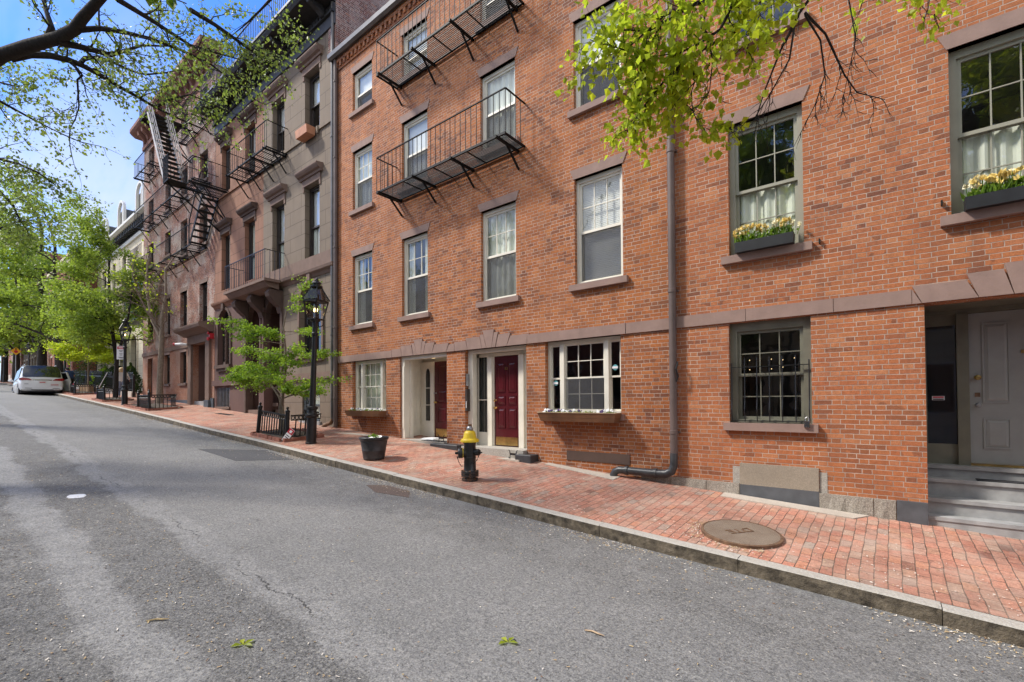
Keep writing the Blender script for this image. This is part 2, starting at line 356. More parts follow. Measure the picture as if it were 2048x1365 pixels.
# ---- ground
def asphalt():
    m,t,b=new_mat('worn_asphalt');P=t.pos();x,y,z=t.sep(P)
    n1=t.noise(P,.45,5,.6);n2=t.noise(P,2.2,5,.62);n3=t.noise(P,85,3,.75);n4=t.noise(P,190,2,.8)
    c=t.ramp(t.math('ADD',t.math('MULTIPLY',n1,.5),t.math('MULTIPLY',n2,.5)),[(.34,(.165,.165,.164)),(.64,(.215,.214,.211))])
    # wobbling lengthwise seams: light worn bands, dark coarse strips
    yw=t.math('ADD',y,t.math('MULTIPLY',t.math('SUBTRACT',t.noise(t.xyz(x,t.math('MULTIPLY',y,.3)),.9,6,.72),.5),.75))
    band=lambda a,b2,s:t.math('MULTIPLY',t.step(yw,a-s,a),t.math('SUBTRACT',1.,t.step(yw,b2,b2+s)))
    ragged=t.step(t.noise(P,5,4,.7),.35,.6)
    dk=t.math('MULTIPLY',band(-6.65,-6.02,.07),t.math('MULTIPLY_ADD',ragged,.5,.45))
    dk2=t.math('MULTIPLY',band(-9.2,-7.0,.08),t.math('MULTIPLY_ADD',ragged,.6,.4))
    dk3=t.math('MULTIPLY',band(-3.6,-2.4,.5),t.math('MULTIPLY',ragged,.55))
    dkk=t.math('MAXIMUM',t.math('MAXIMUM',dk,dk2),dk3)
    c=t.mix(t.math('MULTIPLY',dkk,.58),c,(.075,.073,.071))
    lt=t.math('MAXIMUM',band(-6.0,-5.72,.06),band(-6.98,-6.68,.07))
    c=t.mix(t.math('MULTIPLY',t.math('MULTIPLY',lt,.40),ragged),c,(.29,.287,.28))
    # dark scuffed patches
    sc=t.math('MULTIPLY',t.step(t.noise(t.xyz(t.math('MULTIPLY',x,1.),t.math('MULTIPLY',y,2.)),1.1,5,.7),.62,.72),.38)
    c=t.mix(sc,c,(.085,.083,.082))
    # crack along the seam
    ck=t.math('ABSOLUTE',t.math('SUBTRACT',yw,t.math('ADD',-5.86,t.math('MULTIPLY',t.math('SUBTRACT',t.noise(P,3.5,4,.7),.5),.12))))
    ckm=t.math('MULTIPLY',t.math('SUBTRACT',1.,t.step(ck,.003,.012)),t.step(t.noise(P,.9,2),.42,.55))
    c=t.mix(t.math('MULTIPLY',ckm,.85),c,(.02,.02,.02))
    agg=t.ramp(t.math('MULTIPLY_ADD',t.noise(P,34,3,.7),.45,t.math('MULTIPLY',n3,.55)),[(.36,(.06,.06,.06)),(.5,(.5,.5,.5)),(.64,(.95,.94,.90))])
    c=t.mix(t.math('MULTIPLY_ADD',dkk,.3,.62),c,agg,blend='OVERLAY')
    n5=t.noise(P,62,2,.6);c=t.mix(t.math('MULTIPLY',t.step(n5,.60,.66),.55),c,(.40,.385,.35));c=t.mix(t.math('MULTIPLY',t.step(n5,.40,.34),.65),c,(.045,.044,.043))
    c=t.mix(t.step(n4,.66,.74),c,t.mix(.5,c,(.42,.40,.37)))
    t.put(b.inputs['Base Color'],c);t.put(b.inputs['Roughness'],t.math('MULTIPLY_ADD',lt,-.15,.88));b.inputs['Specular IOR Level'].default_value=.35
    t.put(b.inputs['Normal'],t.bump(t.math('ADD',n3,t.math('MULTIPLY',n2,.6)),.55,.012));return m
M['road']=asphalt()
M['patch']=speck('fresh_asphalt_patch',(.095,.095,.10),(.06,.06,.065),sc=120,bump=.3,bscale=60)
M['patchR']=speck('reddish_road_patch',(.17,.12,.10),(.08,.06,.05),sc=100,bump=.3,bscale=60)
def walk_dirt(t,P,c,face):
    d=t.math('MULTIPLY',t.step(t.noise(P,.7,5,.65),.40,.66),.38);c=t.mix(d,c,(.20,.13,.10))
    e=t.math('MULTIPLY',t.step(t.noise(P,2.3,5,.7),.42,.70),.5);c=t.mix(e,c,(.47,.36,.29))
    return t.mix(t.math('MULTIPLY',t.step(t.noise(P,5.5,4,.7),.58,.7),t.math('SUBTRACT',.75,t.math('MULTIPLY',face,.45))),c,(.07,.06,.045))
M['walk']=brick_mat('brick_paving',[(0.391,0.171,0.119),(0.464,0.209,0.145),(0.515,0.252,0.176),(0.433,0.190,0.132),(0.484,0.228,0.158),(0.443,0.304,0.229),(0.474,0.218,0.150),(0.340,0.271,0.224),(0.505,0.242,0.167),(0.402,0.176,0.123),(0.464,0.275,0.202)],(.15,.11,.085),h=.1035,p=.205,mw=.0042,third=False,rowshift=.5,grime=.18,
   uv=lambda t,P:((lambda s:(t.math('ADD',s[1],t.math('MULTIPLY',t.math('SUBTRACT',t.noise(P,1.2,3),.5),.05)),t.math('ADD',s[0],t.math('MULTIPLY',t.math('SUBTRACT',t.noise(P,.8,3),.5),.07))))(t.sep(P))),bump=1.0,stain=walk_dirt,dark=.06)
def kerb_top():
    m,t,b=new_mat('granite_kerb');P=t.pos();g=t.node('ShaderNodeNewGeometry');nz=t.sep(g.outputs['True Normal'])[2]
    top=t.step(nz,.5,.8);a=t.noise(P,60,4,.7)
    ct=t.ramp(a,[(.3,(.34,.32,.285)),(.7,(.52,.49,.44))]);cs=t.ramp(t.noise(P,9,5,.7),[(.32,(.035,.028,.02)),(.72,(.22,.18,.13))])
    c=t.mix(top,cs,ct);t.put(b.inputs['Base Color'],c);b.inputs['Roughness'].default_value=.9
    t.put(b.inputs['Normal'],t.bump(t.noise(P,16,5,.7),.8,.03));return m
M['kerb']=kerb_top()
M['earth']=plain('bare_earth',(.16,.13,.10),.95,var=.2,scale=.4)
M['concrete']=speck('pale_concrete_strip',(.52,.46,.39),(.42,.36,.30),bump=.2,bscale=40)
M['cover']=None
def cover_mat():
    m,t,b=new_mat('studded_iron_cover');P=t.node('ShaderNodeTexCoord').outputs['Object'];x,y,z=t.sep(P)
    f=lambda a:t.math('ABSOLUTE',t.math('SINE',t.math('MULTIPLY',a,150.)))
    g=t.math('MULTIPLY',f(t.math('ADD',x,y)),f(t.math('SUBTRACT',x,y)))
    c=t.mix(t.step(g,.2,.6),(.12,.085,.06),t.ramp(t.noise(P,5,4),[(.3,(.30,.23,.17)),(.7,(.42,.35,.27))]))
    t.put(b.inputs['Base Color'],c);b.inputs['Roughness'].default_value=.7;b.inputs['Metallic'].default_value=.15
    t.put(b.inputs['Normal'],t.bump(g,.7,.006));return m
M['cover']=cover_mat()
M['walkb']=plain('loose_edging_brick',(.27,.11,.075),.9,var=.3,scale=6,bump=.2)
# ------------------------------------------------------------------ ground
GXT=[(-160,5.2),(-108,3.6),(-63,1.755),(-37.68,.45),(-23.63,-.30),(-15.17,-.79),(-12.31,-.945),(-8.15,-1.21),(-5.68,-1.353),(-1.89,-1.575),(-.77,-1.634),(.77,-1.721),(9,-2.187),(40,-3.9)]
def G(x):
    for (a,za),(b,zb) in zip(GXT,GXT[1:]):
        if x<=b: return za+(zb-za)*(x-a)/(b-a)
    return GXT[-1][1]
KY=-2.52; LK=-9.05
def W(x,y=0): return G(x)+.18*(y-KY)/2.8        # pavement height
def S(x,y): return G(x)-.09                      # road height
XS=[-150+i*3.0 for i in range(40)]+[-30+i*.25 for i in range(168)]+[12+i*4 for i in range(7)]
def sheet(name,y0,y1,f,mat,ny=2,xs=XS,label=None):
    b=MB();n=len(xs)
    for j in range(ny+1):
        y=y0+(y1-y0)*j/ny
        for x in xs:b.v.append((x,y,f(x,y)))
    for j in range(ny):
        for i in range(n-1):
            b.f.append((j*n+i,j*n+i+1,(j+1)*n+i+1,(j+1)*n+i));b.m.append(0)
    o=b.build(name,mat,smooth=True);o['kind']='structure';return o
rr=random.Random(5)
sheet('ground',-260,260,lambda x,y:G(x)-.75,M['earth'],8,[-400,-160]+XS[3::4]+[60,200,400])
road=sheet('road',LK-.02,KY+.02,lambda x,y:S(x,y)+.05*(1-((y+5.8)/3.3)**2)-.05,M['road'],8)
from mathutils import noise as mno
heave=lambda x,y:.007*mno.noise((x*1.1,y*1.6,3))*min(1,max(0,(y-KY-.15)*3))
sheet('sidewalk',KY+.14,1.4,lambda x,y:W(x,y)+heave(x,y)-.004,M['walk'],14)
sheet('far_sidewalk',-13.6,LK-.14,lambda x,y:G(x)+.05,M['walk'],2)
def kerb(name,y0,y1,side):
    b=MB();x=-130.
    while x<14:
        L=rr.uniform(1.5,2.6) if x>-40 else 4.;x2=x+L-.006;j=rr.uniform(-.008,.008)
        n=10 if x>-16 and side>0 else 2
        pts=[x+(x2-x)*i/n for i in range(n+1)]
        for i in range(n):
            a,c=pts[i],pts[i+1]
            if i==0 and False: pass
            za,zc=G(a)+.004+j*.4,G(c)+.004+j*.4
            b.add([(a,y0+j,za-.35),(c,y0+j,zc-.35),(c,y1,zc-.35),(a,y1,za-.35),(a,y0+j,za-.012),(c,y0+j,zc-.012),(c,y1,zc),(a,y1,za),(a,y0+j+.014,za),(c,y0+j+.014,zc)],
              [(0,1,5,4),(4,5,9,8),(8,9,6,7)]+([(0,4,8,7,3)] if i==0 else [])+([(1,2,6,9,5)] if i==n-1 else []))
        x=x2+.006
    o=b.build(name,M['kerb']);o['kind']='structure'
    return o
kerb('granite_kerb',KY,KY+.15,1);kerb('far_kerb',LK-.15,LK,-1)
# things set in the ground
def slab(name,pts,mat,f,th=.004,label=None,cat=None):
    b=MB();top=[(x,y,f(x,y)+th) for x,y in pts];n=len(pts);bot=[(x,y,f(x,y)-.05) for x,y in pts]
    b.add(top+bot,[tuple(range(n))]+[(i,(i+1)%n,(i+1)%n+n,i+n) for i in range(n)])
    o=b.build(name,mat)
    if label: tag(o,label,cat)
    else: o['kind']='structure'
    return o
RS=lambda x,y:S(x,y)+.05*(1-((y+5.8)/3.3)**2)-.05
slab('asphalt_patch',[(-12.3,-3.78),(-10.35,-3.74),(-9.9,-2.75),(-11.5,-2.62)],M['patch'],RS,.005,'dark rectangular asphalt patch in the road beside the lamp post','road patch')
slab('road_patch',[(-6.9,-3.0),(-6.35,-3.2),(-5.75,-3.02),(-6.1,-2.72),(-6.7,-2.74)],M['patchR'],RS,.005,'reddish rounded road patch near the kerb left of the hydrant','road patch')
slab('road_mark',[(-8.67+.13*math.cos(a*.5236)*(1+.15*math.sin(a*2)),-6.37+.10*math.sin(a*.5236)) for a in range(12)],M['signw'],RS,.004,'small white painted spot on the dark asphalt','road mark')
slab('cellar_strip',[(-11.9,-.62),(-10.6,-.30),(-10.6,-.12),(-11.6,-.36)],M['concrete'],W,.006,'pale stone strip across the pavement left of the black tub','stone strip')
slab('edging_stone',[(-5.2,-.16),(-3.62,-.42),(-3.62,-.14),(-5.2,-.006)],M['concrete'],W,.007,'pale stone edging under the pansy box beside the drainpipe outlet','stone edging')
slab('edging_stone',[(-1.95,-.28),(-.35,-.30),(-.20,-.06),(-1.95,-.04)],M['concrete'],W,.007,'pale stone edging below the tan blocked cellar panel','stone edging')
slab('drain_grate',[(-19.9,-.85),(-18.9,-.75),(-18.9,-.55),(-19.9,-.65)],M['iron'],W,.006,'dark iron grate in the brick pavement before the brownstone','grate')
# street cover in the pavement
t=thing('street_cover',(-1.34,-1.76,W(-1.34,-1.76)),'round rusty iron street cover in the brick pavement by the kerb','cover')
sl=math.atan2(W(-1.0,-1.76)-W(-1.7,-1.76),.7);t.rotation_euler=(.062,-sl,0)
b=MB();b.lathe((0,0,0),[(.43,-.08),(.43,.028),(.41,.034),(.41,.030),(.40,.030)],40);b.build('rim',M['rust'],t,smooth=True)
b=MB();b.lathe((0,0,0),[(.398,-.05),(.398,.031)],40);b.build('lid',M['cover'],t)
b=MB()
for k in range(3): pass
def letters(parent,txt,loc,size,mat,rot=(0,0,0),name='lettering',ext=.003,sx=1):
    c=bpy.data.curves.new(name,'FONT');c.body=txt;c.size=size;c.extrude=ext;c.align_x='CENTER';c.align_y='CENTER'
    o=bpy.data.objects.new(name,c);link(o);dg=bpy.context.evaluated_depsgraph_get();me=bpy.data.meshes.new_from_object(o.evaluated_get(dg))
    bpy.data.objects.remove(o);o=bpy.data.objects.new(name,me);me.materials.clear();me.materials.append(mat);link(o,parent);o.location=loc;o.rotation_euler=rot;o.scale=(sx,1,1);return o
letters(t,'DTE',(-.02,.02,.034),.17,M['rust'],(0,0,R(-38)-R(90)),'raised_lettering',.004)
# scattered blossom litter: uncountable
b=MB();rl=random.Random(11)
def fleck(x,y,z,s,m):
    a=rl.uniform(0,6.3);l=s*rl.uniform(.8,2.6);w=s*rl.uniform(.5,.9);c,sn=math.cos(a),math.sin(a)
    P=[(-l,-w),(l,-w*.6),(l*.9,w),(-l*.8,w*.7)]
    b.add([(x+u*c-v*sn,y+u*sn+v*c,z+.004+rl.uniform(0,.006)) for u,v in P],[(0,1,2,3)],m)
def pick(): return rl.choices((0,1,2,3),(.36,.16,.26,.22))[0]
for _ in range(15000):                                        # open road, denser in the dark strips
    x=-14+18*rl.random()**.8;y=rl.uniform(-8.6,-2.7)
    dens=1 if (-6.7<y<-6.0 or y<-7.0) else .22 if y<-3.6 else .5
    if rl.random()>dens: continue
    fleck(x,y,RS(x,y),rl.uniform(.003,.0065),pick())
for _ in range(8000):                                        # gutter drift
    x=rl.uniform(-24,3);y=KY-abs(rl.gauss(0,.16))-.012
    k=.5+.5*math.sin(x*1.7)+.3*math.sin(x*4.1)
    if rl.random()>k: continue
    fleck(x,y,RS(x,y),rl.uniform(.004,.008),rl.choices((0,1,2,3),(.35,.35,.1,.2))[0])
for _ in range(3000):
    x=rl.uniform(-16,3);y=KY+.16+abs(rl.gauss(0,.9))
    if y>-.05: continue
    fleck(x,y,W(x,y),rl.uniform(.003,.007),rl.choices((0,1,2,3),(.2,.6,.1,.1))[0])
for _ in range(700):
    a=rl.uniform(0,6.28);r=.45+abs(rl.gauss(0,.09));x=-1.34+r*math.cos(a);y=-1.76+r*math.sin(a)
    if x<-1.0 and y>KY+.17 and y<-1.5: fleck(x,y,W(x,y),rl.uniform(.004,.008),rl.choices((0,1,3),(.4,.3,.3))[0])
o=b.build('blossom_litter',[M['litA'],M['litB'],M['litC'],M['litD']],recalc=False);tag(o,'fallen blossom and twig litter strewn over road and gutter','litter',kind='stuff')
# single bits one can point at
def twig(x,y,l,a,mat,label,f=RS):
    q=MB();c,s_=math.cos(a),math.sin(a);z=f(x,y)
    q.tube([(x-c*l,y-s_*l,z+.008),(x-c*l*.3,y-s_*l*.3+.01,z+.012),(x+c*l*.4,y+s_*l*.4,z+.010),(x+c*l,y+s_*l,z+.008)],[.005,.007,.007,.003],5)
    tag(q.build('twig',mat),label,'twig')
twig(-1.67,-4.63,.075,.1,M['woodl'],'pale broken twig lying on the open road right of centre')
twig(-4.05,-6.62,.07,.9,M['litD'],'straw coloured twig on the road at lower left')
twig(-2.45,-6.25,.06,-.4,M['litD'],'short tan twig on the road near the bottom edge left of centre')
def gleaf(x,y,label,f=RS):
    q=MB()
    for k in range(4):
        a=k*1.3;q.add([(x,y,f(x,y)+.006),(x+.05*math.cos(a),y+.05*math.sin(a),f(x,y)+.02),(x+.075*math.cos(a+.4),y+.075*math.sin(a+.4),f(x,y)+.008),(x+.04*math.cos(a+.8),y+.04*math.sin(a+.8),f(x,y)+.016)],[(0,1,2,3)])
    tag(q.build('fallen_leaf',M['leafY']),label,'leaf')
gleaf(-2.05,-5.15,'green fallen leaf cluster on the open road below the hydrant')
gleaf(-3.3,-6.35,'small green fallen leaf on the road beside the long crack')
# ------------------------------------------------------------------ houses
def wall_mb(x0,x1,z0,z1,holes,y=0.,th=.22,flip=False):
    b=MB();xs=sorted({x0,x1,*[h[0] for h in holes],*[h[1] for h in holes]});zs=sorted({z0,z1,*[h[2] for h in holes],*[h[3] for h in holes]})
    xs=[x for x in xs if x0<=x<=x1];zs=[z for z in zs if z0<=z<=z1]
    for i in range(len(xs)-1):
        for j in range(len(zs)-1):
            cx,cz=(xs[i]+xs[i+1])/2,(zs[j]+zs[j+1])/2
            if any(a<cx<c and d<cz<e for a,c,d,e in holes): continue
            for yy in (y,y+th):
                b.quad((xs[i],yy,zs[j]),(xs[i+1],yy,zs[j]),(xs[i+1],yy,zs[j+1]),(xs[i],yy,zs[j+1]))
    for a,c,d,e in holes:
        b.quad((a,y,d),(a,y+th,d),(a,y+th,e),(a,y,e));b.quad((c,y,d),(c,y,e),(c,y+th,e),(c,y+th,d))
        b.quad((a,y,e),(c,y,e),(c,y+th,e),(a,y+th,e));b.quad((a,y,d),(a,y+th,d),(c,y+th,d),(c,y,d))
    b.quad((x0,y,z0),(x0,y+th,z0),(x0,y+th,z1),(x0,y,z1));b.quad((x1,y,z0),(x1,y,z1),(x1,y+th,z1),(x1,y+th,z0));b.quad((x0,y,z1),(x1,y,z1),(x1,y+th,z1),(x0,y+th,z1))
    return b
def shell(root,x0,x1,z0,z1,y0,depth,side,roof=None):
    b=MB();y1=y0+depth
    b.quad((x0,y0,z0),(x0,y1,z0),(x0,y1,z1),(x0,y0,z1));b.quad((x1,y0,z0),(x1,y0,z1),(x1,y1,z1),(x1,y1,z0));b.quad((x0,y1,z0),(x1,y1,z0),(x1,y1,z1),(x0,y1,z1))
    b.build('side_wall',side,root,recalc=False)
    b=MB();b.quad((x0,y0,z1),(x1,y0,z1),(x1,y1,z1),(x0,y1,z1));b.build('roof',roof or M['slateroof'],root)
    b=MB();m=.03;iy=y0+2.6
    b.quad((x0+m,iy,z0),(x1-m,iy,z0),(x1-m,iy,z1-.1),(x0+m,iy,z1-.1))
    b.quad((x0+m,y0+.01,z0),(x0+m,iy,z0),(x0+m,iy,z1-.1),(x0+m,y0+.01,z1-.1));b.quad((x1-m,y0+.01,z0),(x1-m,iy,z0),(x1-m,iy,z1-.1),(x1-m,y0+.01,z1-.1))
    b.quad((x0+m,y0+.01,z1-.1),(x1-m,y0+.01,z1-.1),(x1-m,iy,z1-.1),(x0+m,iy,z1-.1))
    b.build('inner_room',M['int'],root,recalc=False)
def lintel_mb(x0,x1,z,h=.185,fl=.095,ext=.0,proud=.012,y=0):
    b=MB();b.prism([(x0-.015,z),(x1+.015,z),(x1+fl,z+h),(x0-fl,z+h)],y-proud,y+.15);return b
def window(root,x0,x1,z0,z1,y=0,fm='cream',up=(3,2),lo=(3,2),screen=True,fill=None,lof=None,sill='brown',lint='brown',dep=.075,split=.5,glass='glass',deep=.11,sash=.045,cas=.055,sillext=.10,hood=None,bevel=True):
    F=M[fm];f=y+dep
    b=MB();c=cas
    b.box(x0+.002,x0+c,f,f+.12,z0,z1-.002);b.box(x1-c,x1-.002,f,f+.12,z0,z1-.002);b.box(x0+c,x1-c,f,f+.12,z1-c*1.3,z1-.002);b.box(x0+c,x1-c,f-.015,f+.12,z0+.002,z0+.05)
    w=b.build('window',F,root)
    a0,a1,c0,c1=x0+c,x1-c,z0+.05,z1-c*1.3;zm=c0+(c1-c0)*(1-split)
    def sashmb(u0,u1,v0,v1,yy,grid,n):
        s=MB();t=sash;s.box(u0,u0+t,yy,yy+.035,v0,v1);s.box(u1-t,u1,yy,yy+.035,v0,v1);s.box(u0+t,u1-t,yy,yy+.035,v0,v0+t);s.box(u0+t,u1-t,yy,yy+.035,v1-t,v1)
        if grid:
            nx,nz=grid
            for i in range(1,nx):
                xx=u0+t+(u1-u0-2*t)*i/nx;s.box(xx-.007,xx+.007,yy+.006,yy+.03,v0+t,v1-t)
            for j in range(1,nz):
                zz=v0+t+(v1-v0-2*t)*j/nz;s.box(u0+t,u1-t,yy+.008,yy+.028,zz-.007,zz+.007)
        s.build(n,F,w)
    if split>0:
        sashmb(a0,a1,zm-.02,c1,f+.03,up,'upper_sash');sashmb(a0,a1,c0,zm+.02,f+.068,lo,'lower_sash')
        g=MB();t=sash
        g.quad((a0+t,f+.05,zm),(a1-t,f+.05,zm),(a1-t,f+.05,c1-t),(a0+t,f+.05,c1-t));g.quad((a0+t,f+.09,c0+t),(a1-t,f+.09,c0+t),(a1-t,f+.09,zm),(a0+t,f+.09,zm))
        g.build('pane',M[glass],w,recalc=False)
    else:
        sashmb(a0,a1,c0,c1,f+.03,up,'sash');g=MB();t=sash;g.quad((a0+t,f+.05,c0+t),(a1-t,f+.05,c0+t),(a1-t,f+.05,c1-t),(a0+t,f+.05,c1-t));g.build('pane',M[glass],w,recalc=False)
    if screen and split>0:
        g=MB();t=.03;g.box(a0,a0+t,f+.028,f+.05,c0,zm);g.box(a1-t,a1,f+.028,f+.05,c0,zm);g.box(a0+t,a1-t,f+.028,f+.05,c0,c0+t);g.box(a0+t,a1-t,f+.026,f+.05,zm-.026,zm+.012);g.build('screen_frame',F,w)
        g=MB();g.quad((a0+t,f+.038,c0+t),(a1-t,f+.038,c0+t),(a1-t,f+.038,zm-.026),(a0+t,f+.038,zm-.026));g.build('insect_screen',M['screen'],w,recalc=False)
    yb=f+.125
    def drape(kind,v0,v1):
        g=MB()
        if kind in('shade','half'):
            g.box(a0+.02,a1-.02,yb,yb+.006,v0,v1);g.build('roller_blind',M['shade'],w)
        elif kind=='blind':
            z=v0
            while z<v1: g.box(a0+.02,a1-.02,yb,yb+.02,z,z+.026);z+=.034
            g.build('slatted_blind',M['shade'],w)
        elif kind=='curtain':
            n=28
            for i in range(n):
                u,v=a0+(a1-a0)*i/n,a0+(a1-a0)*(i+1)/n;h=lambda q:yb+.02*math.sin(q*38)+.015*math.sin(q*17+1)
                g.quad((u,h(u),v0),(v,h(v),v0),(v,h(v),v1),(u,h(u),v1))
            g.build('curtain',M['curtain'],w,smooth=True,recalc=False)
        elif kind=='sides':
            for p0,p1 in((a0,a0+(a1-a0)*.30),(a1-(a1-a0)*.32,a1)):
                n=12
                for i in range(n):
                    u,v=p0+(p1-p0)*i/n,p0+(p1-p0)*(i+1)/n;h=lambda q:yb+.03*math.sin(q*60)
                    g.quad((u,h(u),v0),(v,h(v),v0),(v,h(v),v1),(u,h(u),v1))
            g.build('curtain',M['curtain'],w,smooth=True,recalc=False)
    if fill: drape(fill,zm if fill in('shade','blind') and lof is None else c0,c1)
    if lof and lof!='none': drape(lof,c0,zm)
    if sill:
        s=MB();s.box(x0-sillext,x1+sillext,y-.075,y+dep-.012,z0-.115,z0);s.build('sill',M[sill],w)
    if lint: lintel_mb(x0,x1,z1,y=y).build('lintel',M[lint],w)
    return w
def panel_door(root,name,x0,x1,z0,z1,y,mat,panels,flip=False):
    b=MB();b.box(x0,x1,y,y+.045,z0,z1)
    for (u0,u1,v0,v1) in panels:
        a0,a1,c0,c1=x0+(x1-x0)*u0,x0+(x1-x0)*u1,z0+(z1-z0)*v0,z0+(z1-z0)*v1
        for g in((a0,a1,c0,c0+.02),(a0,a1,c1-.02,c1),(a0,a0+.02,c0+.02,c1-.02),(a1-.02,a1,c0+.02,c1-.02)): b.box(g[0],g[1],y-.012,y+.002,g[2],g[3])
        m=.055
        b.add([(a0+.02,y-.002,c0+.02),(a1-.02,y-.002,c0+.02),(a1-.02,y-.002,c1-.02),(a0+.02,y-.002,c1-.02),(a0+m,y-.014,c0+m),(a1-m,y-.014,c0+m),(a1-m,y-.014,c1-m),(a0+m,y-.014,c1-m)],[(0,1,5,4),(1,2,6,5),(2,3,7,6),(3,0,4,7),(4,5,6,7)])
    return b.build(name,M[mat],root)
def knob(parent,x,y,z,mat='brass',r=.032,name='knob'):
    b=MB();b.lathe((x,y,z),[(r*.9,0),(r*.9,-.008),(r*.35,-.012),(r*.35,-.035),(r*.8,-.045),(r,-.062),(r*.75,-.078),(.002,-.082)],12,axis='y');b.build(name,M[mat],parent,smooth=True)
def downpipe(root,x,y,z0,z1,r=.055,mat='plum',bands=(),name='downpipe'):
    b=MB();b.tube([(x,y,z0),(x,y,z1)],r,12);p=b.build(name,M[mat],root,smooth=True)
    if bands:
        for z in bands: q=MB();q.lathe((x,y,z),[(r+.004,0),(r+.012,.004),(r+.012,.05),(r+.004,.054)],12);q.build('pipe_band',M[mat],p,smooth=True)
    return p
def fire_escape(root,x0,x1,z,proj,brk,rail=.90,y=0,mat='ironrust',nsl=15,strut=.42,pitch=.155,sides=True,name='fire_escape',cross=4,rails2=True,slatdir='x'):
    I=M[mat];yo=y-proj
    b=MB();b.box(x0,x1,yo-.022,yo+.006,z-.01,z+.035);b.box(x0,x1,y-.05,y-.02,z-.01,z+.03);b.box(x0,x0+.03,yo,y,z-.01,z+.03);b.box(x1-.03,x1,yo,y,z-.01,z+.03)
    fe=b.build(name,I,root)
    b=MB()
    for i in range(nsl):
        yy=yo+.03+(proj-.08)*i/(nsl-1);b.box(x0+.03,x1-.03,yy-.007,yy+.007,z+.002,z+.016)
    for i in range(1,cross):
        xx=x0+(x1-x0)*i/cross;b.box(xx-.012,xx+.012,yo+.01,y-.02,z-.018,z+.001)
    b.build('grating',I,fe)
    b=MB();zt=z+rail
    b.bar((x0,yo,zt),(x1,yo,zt),.03,.018)
    if sides:
        b.bar((x0,yo,zt),(x0,y,zt),.03,.018);b.bar((x1,yo,zt),(x1,y,zt),.03,.018)
    n=max(2,int((x1-x0)/pitch))
    for i in range(n+1):
        xx=x0+(x1-x0)*i/n;b.bar((xx,yo,z+.03),(xx,yo,zt),.012)
    if sides:
        for xx in(x0,x1):
            for k in(1,2,3):
                yy=yo+proj*k/4;b.bar((xx,yy,z+.02),(xx,yy,zt),.012)
    b.build('railing',I,fe)
    for xb in brk:
        b=MB();b.bar((xb,y,z-.035),(xb,yo-.10,z-.035),.045,.05);b.bar((xb+.01,y,z-strut),(xb+.01,yo+proj*.35,z-.04),.035,.035);b.build('bracket',I,fe)
    return fe
def arch_fill(b,x0,x1,zs,zt,y0,y1,n=14,m=0,rise=None):
    cx,r=(x0+x1)/2,(x1-x0)/2;rz=rise or r
    P=[(cx-r*math.cos(math.pi*i/n),zs+rz*math.sin(math.pi*i/n)) for i in range(n+1)]
    for (a,za),(c,zc) in zip(P,P[1:]):
        b.add([(a,y0,za),(c,y0,zc),(c,y0,zt),(a,y0,zt),(a,y1,za),(c,y1,zc),(c,y1,zt),(a,y1,zt)],[(0,1,2,3),(4,7,6,5),(0,4,5,1)],m)
    return P
def arch_ring(b,x0,x1,z0,zs,w,y0,y1,n=14,m=0,rise=None):
    cx,r=(x0+x1)/2,(x1-x0)/2;rz=rise or r
    I=[(x0,z0)]+[(cx-r*math.cos(math.pi*i/n),zs+rz*math.sin(math.pi*i/n)) for i in range(n+1)]+[(x1,z0)]
    O=[(x0-w,z0)]+[(cx-(r+w)*math.cos(math.pi*i/n),zs+(rz+w)*math.sin(math.pi*i/n)) for i in range(n+1)]+[(x1+w,z0)]
    for k in range(len(I)-1):
        a,c,d,e=I[k],I[k+1],O[k+1],O[k]
        b.add([(p[0],y,p[1]) for y in(y0,y1) for p in(a,c,d,e)],[(0,1,2,3),(0,4,5,1),(3,2,6,7)],m)
# ================= middle brick house with the two red doors
XL,XP=-12.86,-2.69
mid=thing('brick_house',(-7.8,0,W(-7.8)),'red brick rowhouse with two burgundy doors and an iron fire escape','house')
OM=(-7.8,0,W(-7.8))
class Rt:   # build helper bound to a root origin: children are built in world coordinates
    pass
_build=MB.build
ORG=[(0,0,0)]
def build_org(s,name,mats,parent=None,org=None,smooth=False,recalc=True):
    return _build(s,name,mats,parent,ORG[0] if org is None and parent is not None else (org or (0,0,0)),smooth,recalc)
MB.build=build_org
ORG[0]=OM
BX=[(-12.01,-11.06),(-9.76,-8.76),(-6.99,-6.0),(-4.58,-3.6)]
LV=[(2.185,4.205),(5.505,7.24),(8.365,9.55)]
D1=(-9.85,-8.10);D2=(-7.50,-5.75);ZB=1.168
holes=[(a,c,z0,z1) for z0,z1 in LV for a,c in BX]
W1=(-12.02,-10.44,-.25,ZB);W2=(-5.28,-3.66,-.24,ZB)
holes+=[W1,W2,(D1[0],D1[1],-3,ZB),(D2[0],D2[1],-3,ZB)]
wall_mb(XL,XP,-2.6,10.02,holes).build('wall',M['brick'],mid,recalc=False)
shell(mid,XL,XP,-2.6,10.45,.225,7.5,M['brickD'])
fills={(0,0):('sides',None,(3,2)),(1,0):('sides',None,(3,2)),(2,0):('curtain',None,(3,2)),(3,0):('blind','none',(3,2)),
       (0,1):('curtain',None,(3,2)),(1,1):('half',None,None),(2,1):('curtain',None,None),(3,1):('shade',None,None),
       (0,2):('shade',None,None),(1,2):('half','none',None),(2,2):('shade',None,None),(3,2):('shade',None,None)}
for l,(z0,z1) in enumerate(LV):
    for k,(a,c) in enumerate(BX):
        fi,lf,up=fills[(k,l)]
        window(mid,a,c,z0,z1,fm='cream',up=up,lo=None,fill=fi,lof=lf,screen=not(l==2 and k==1),split=.5 if l<2 else .56)
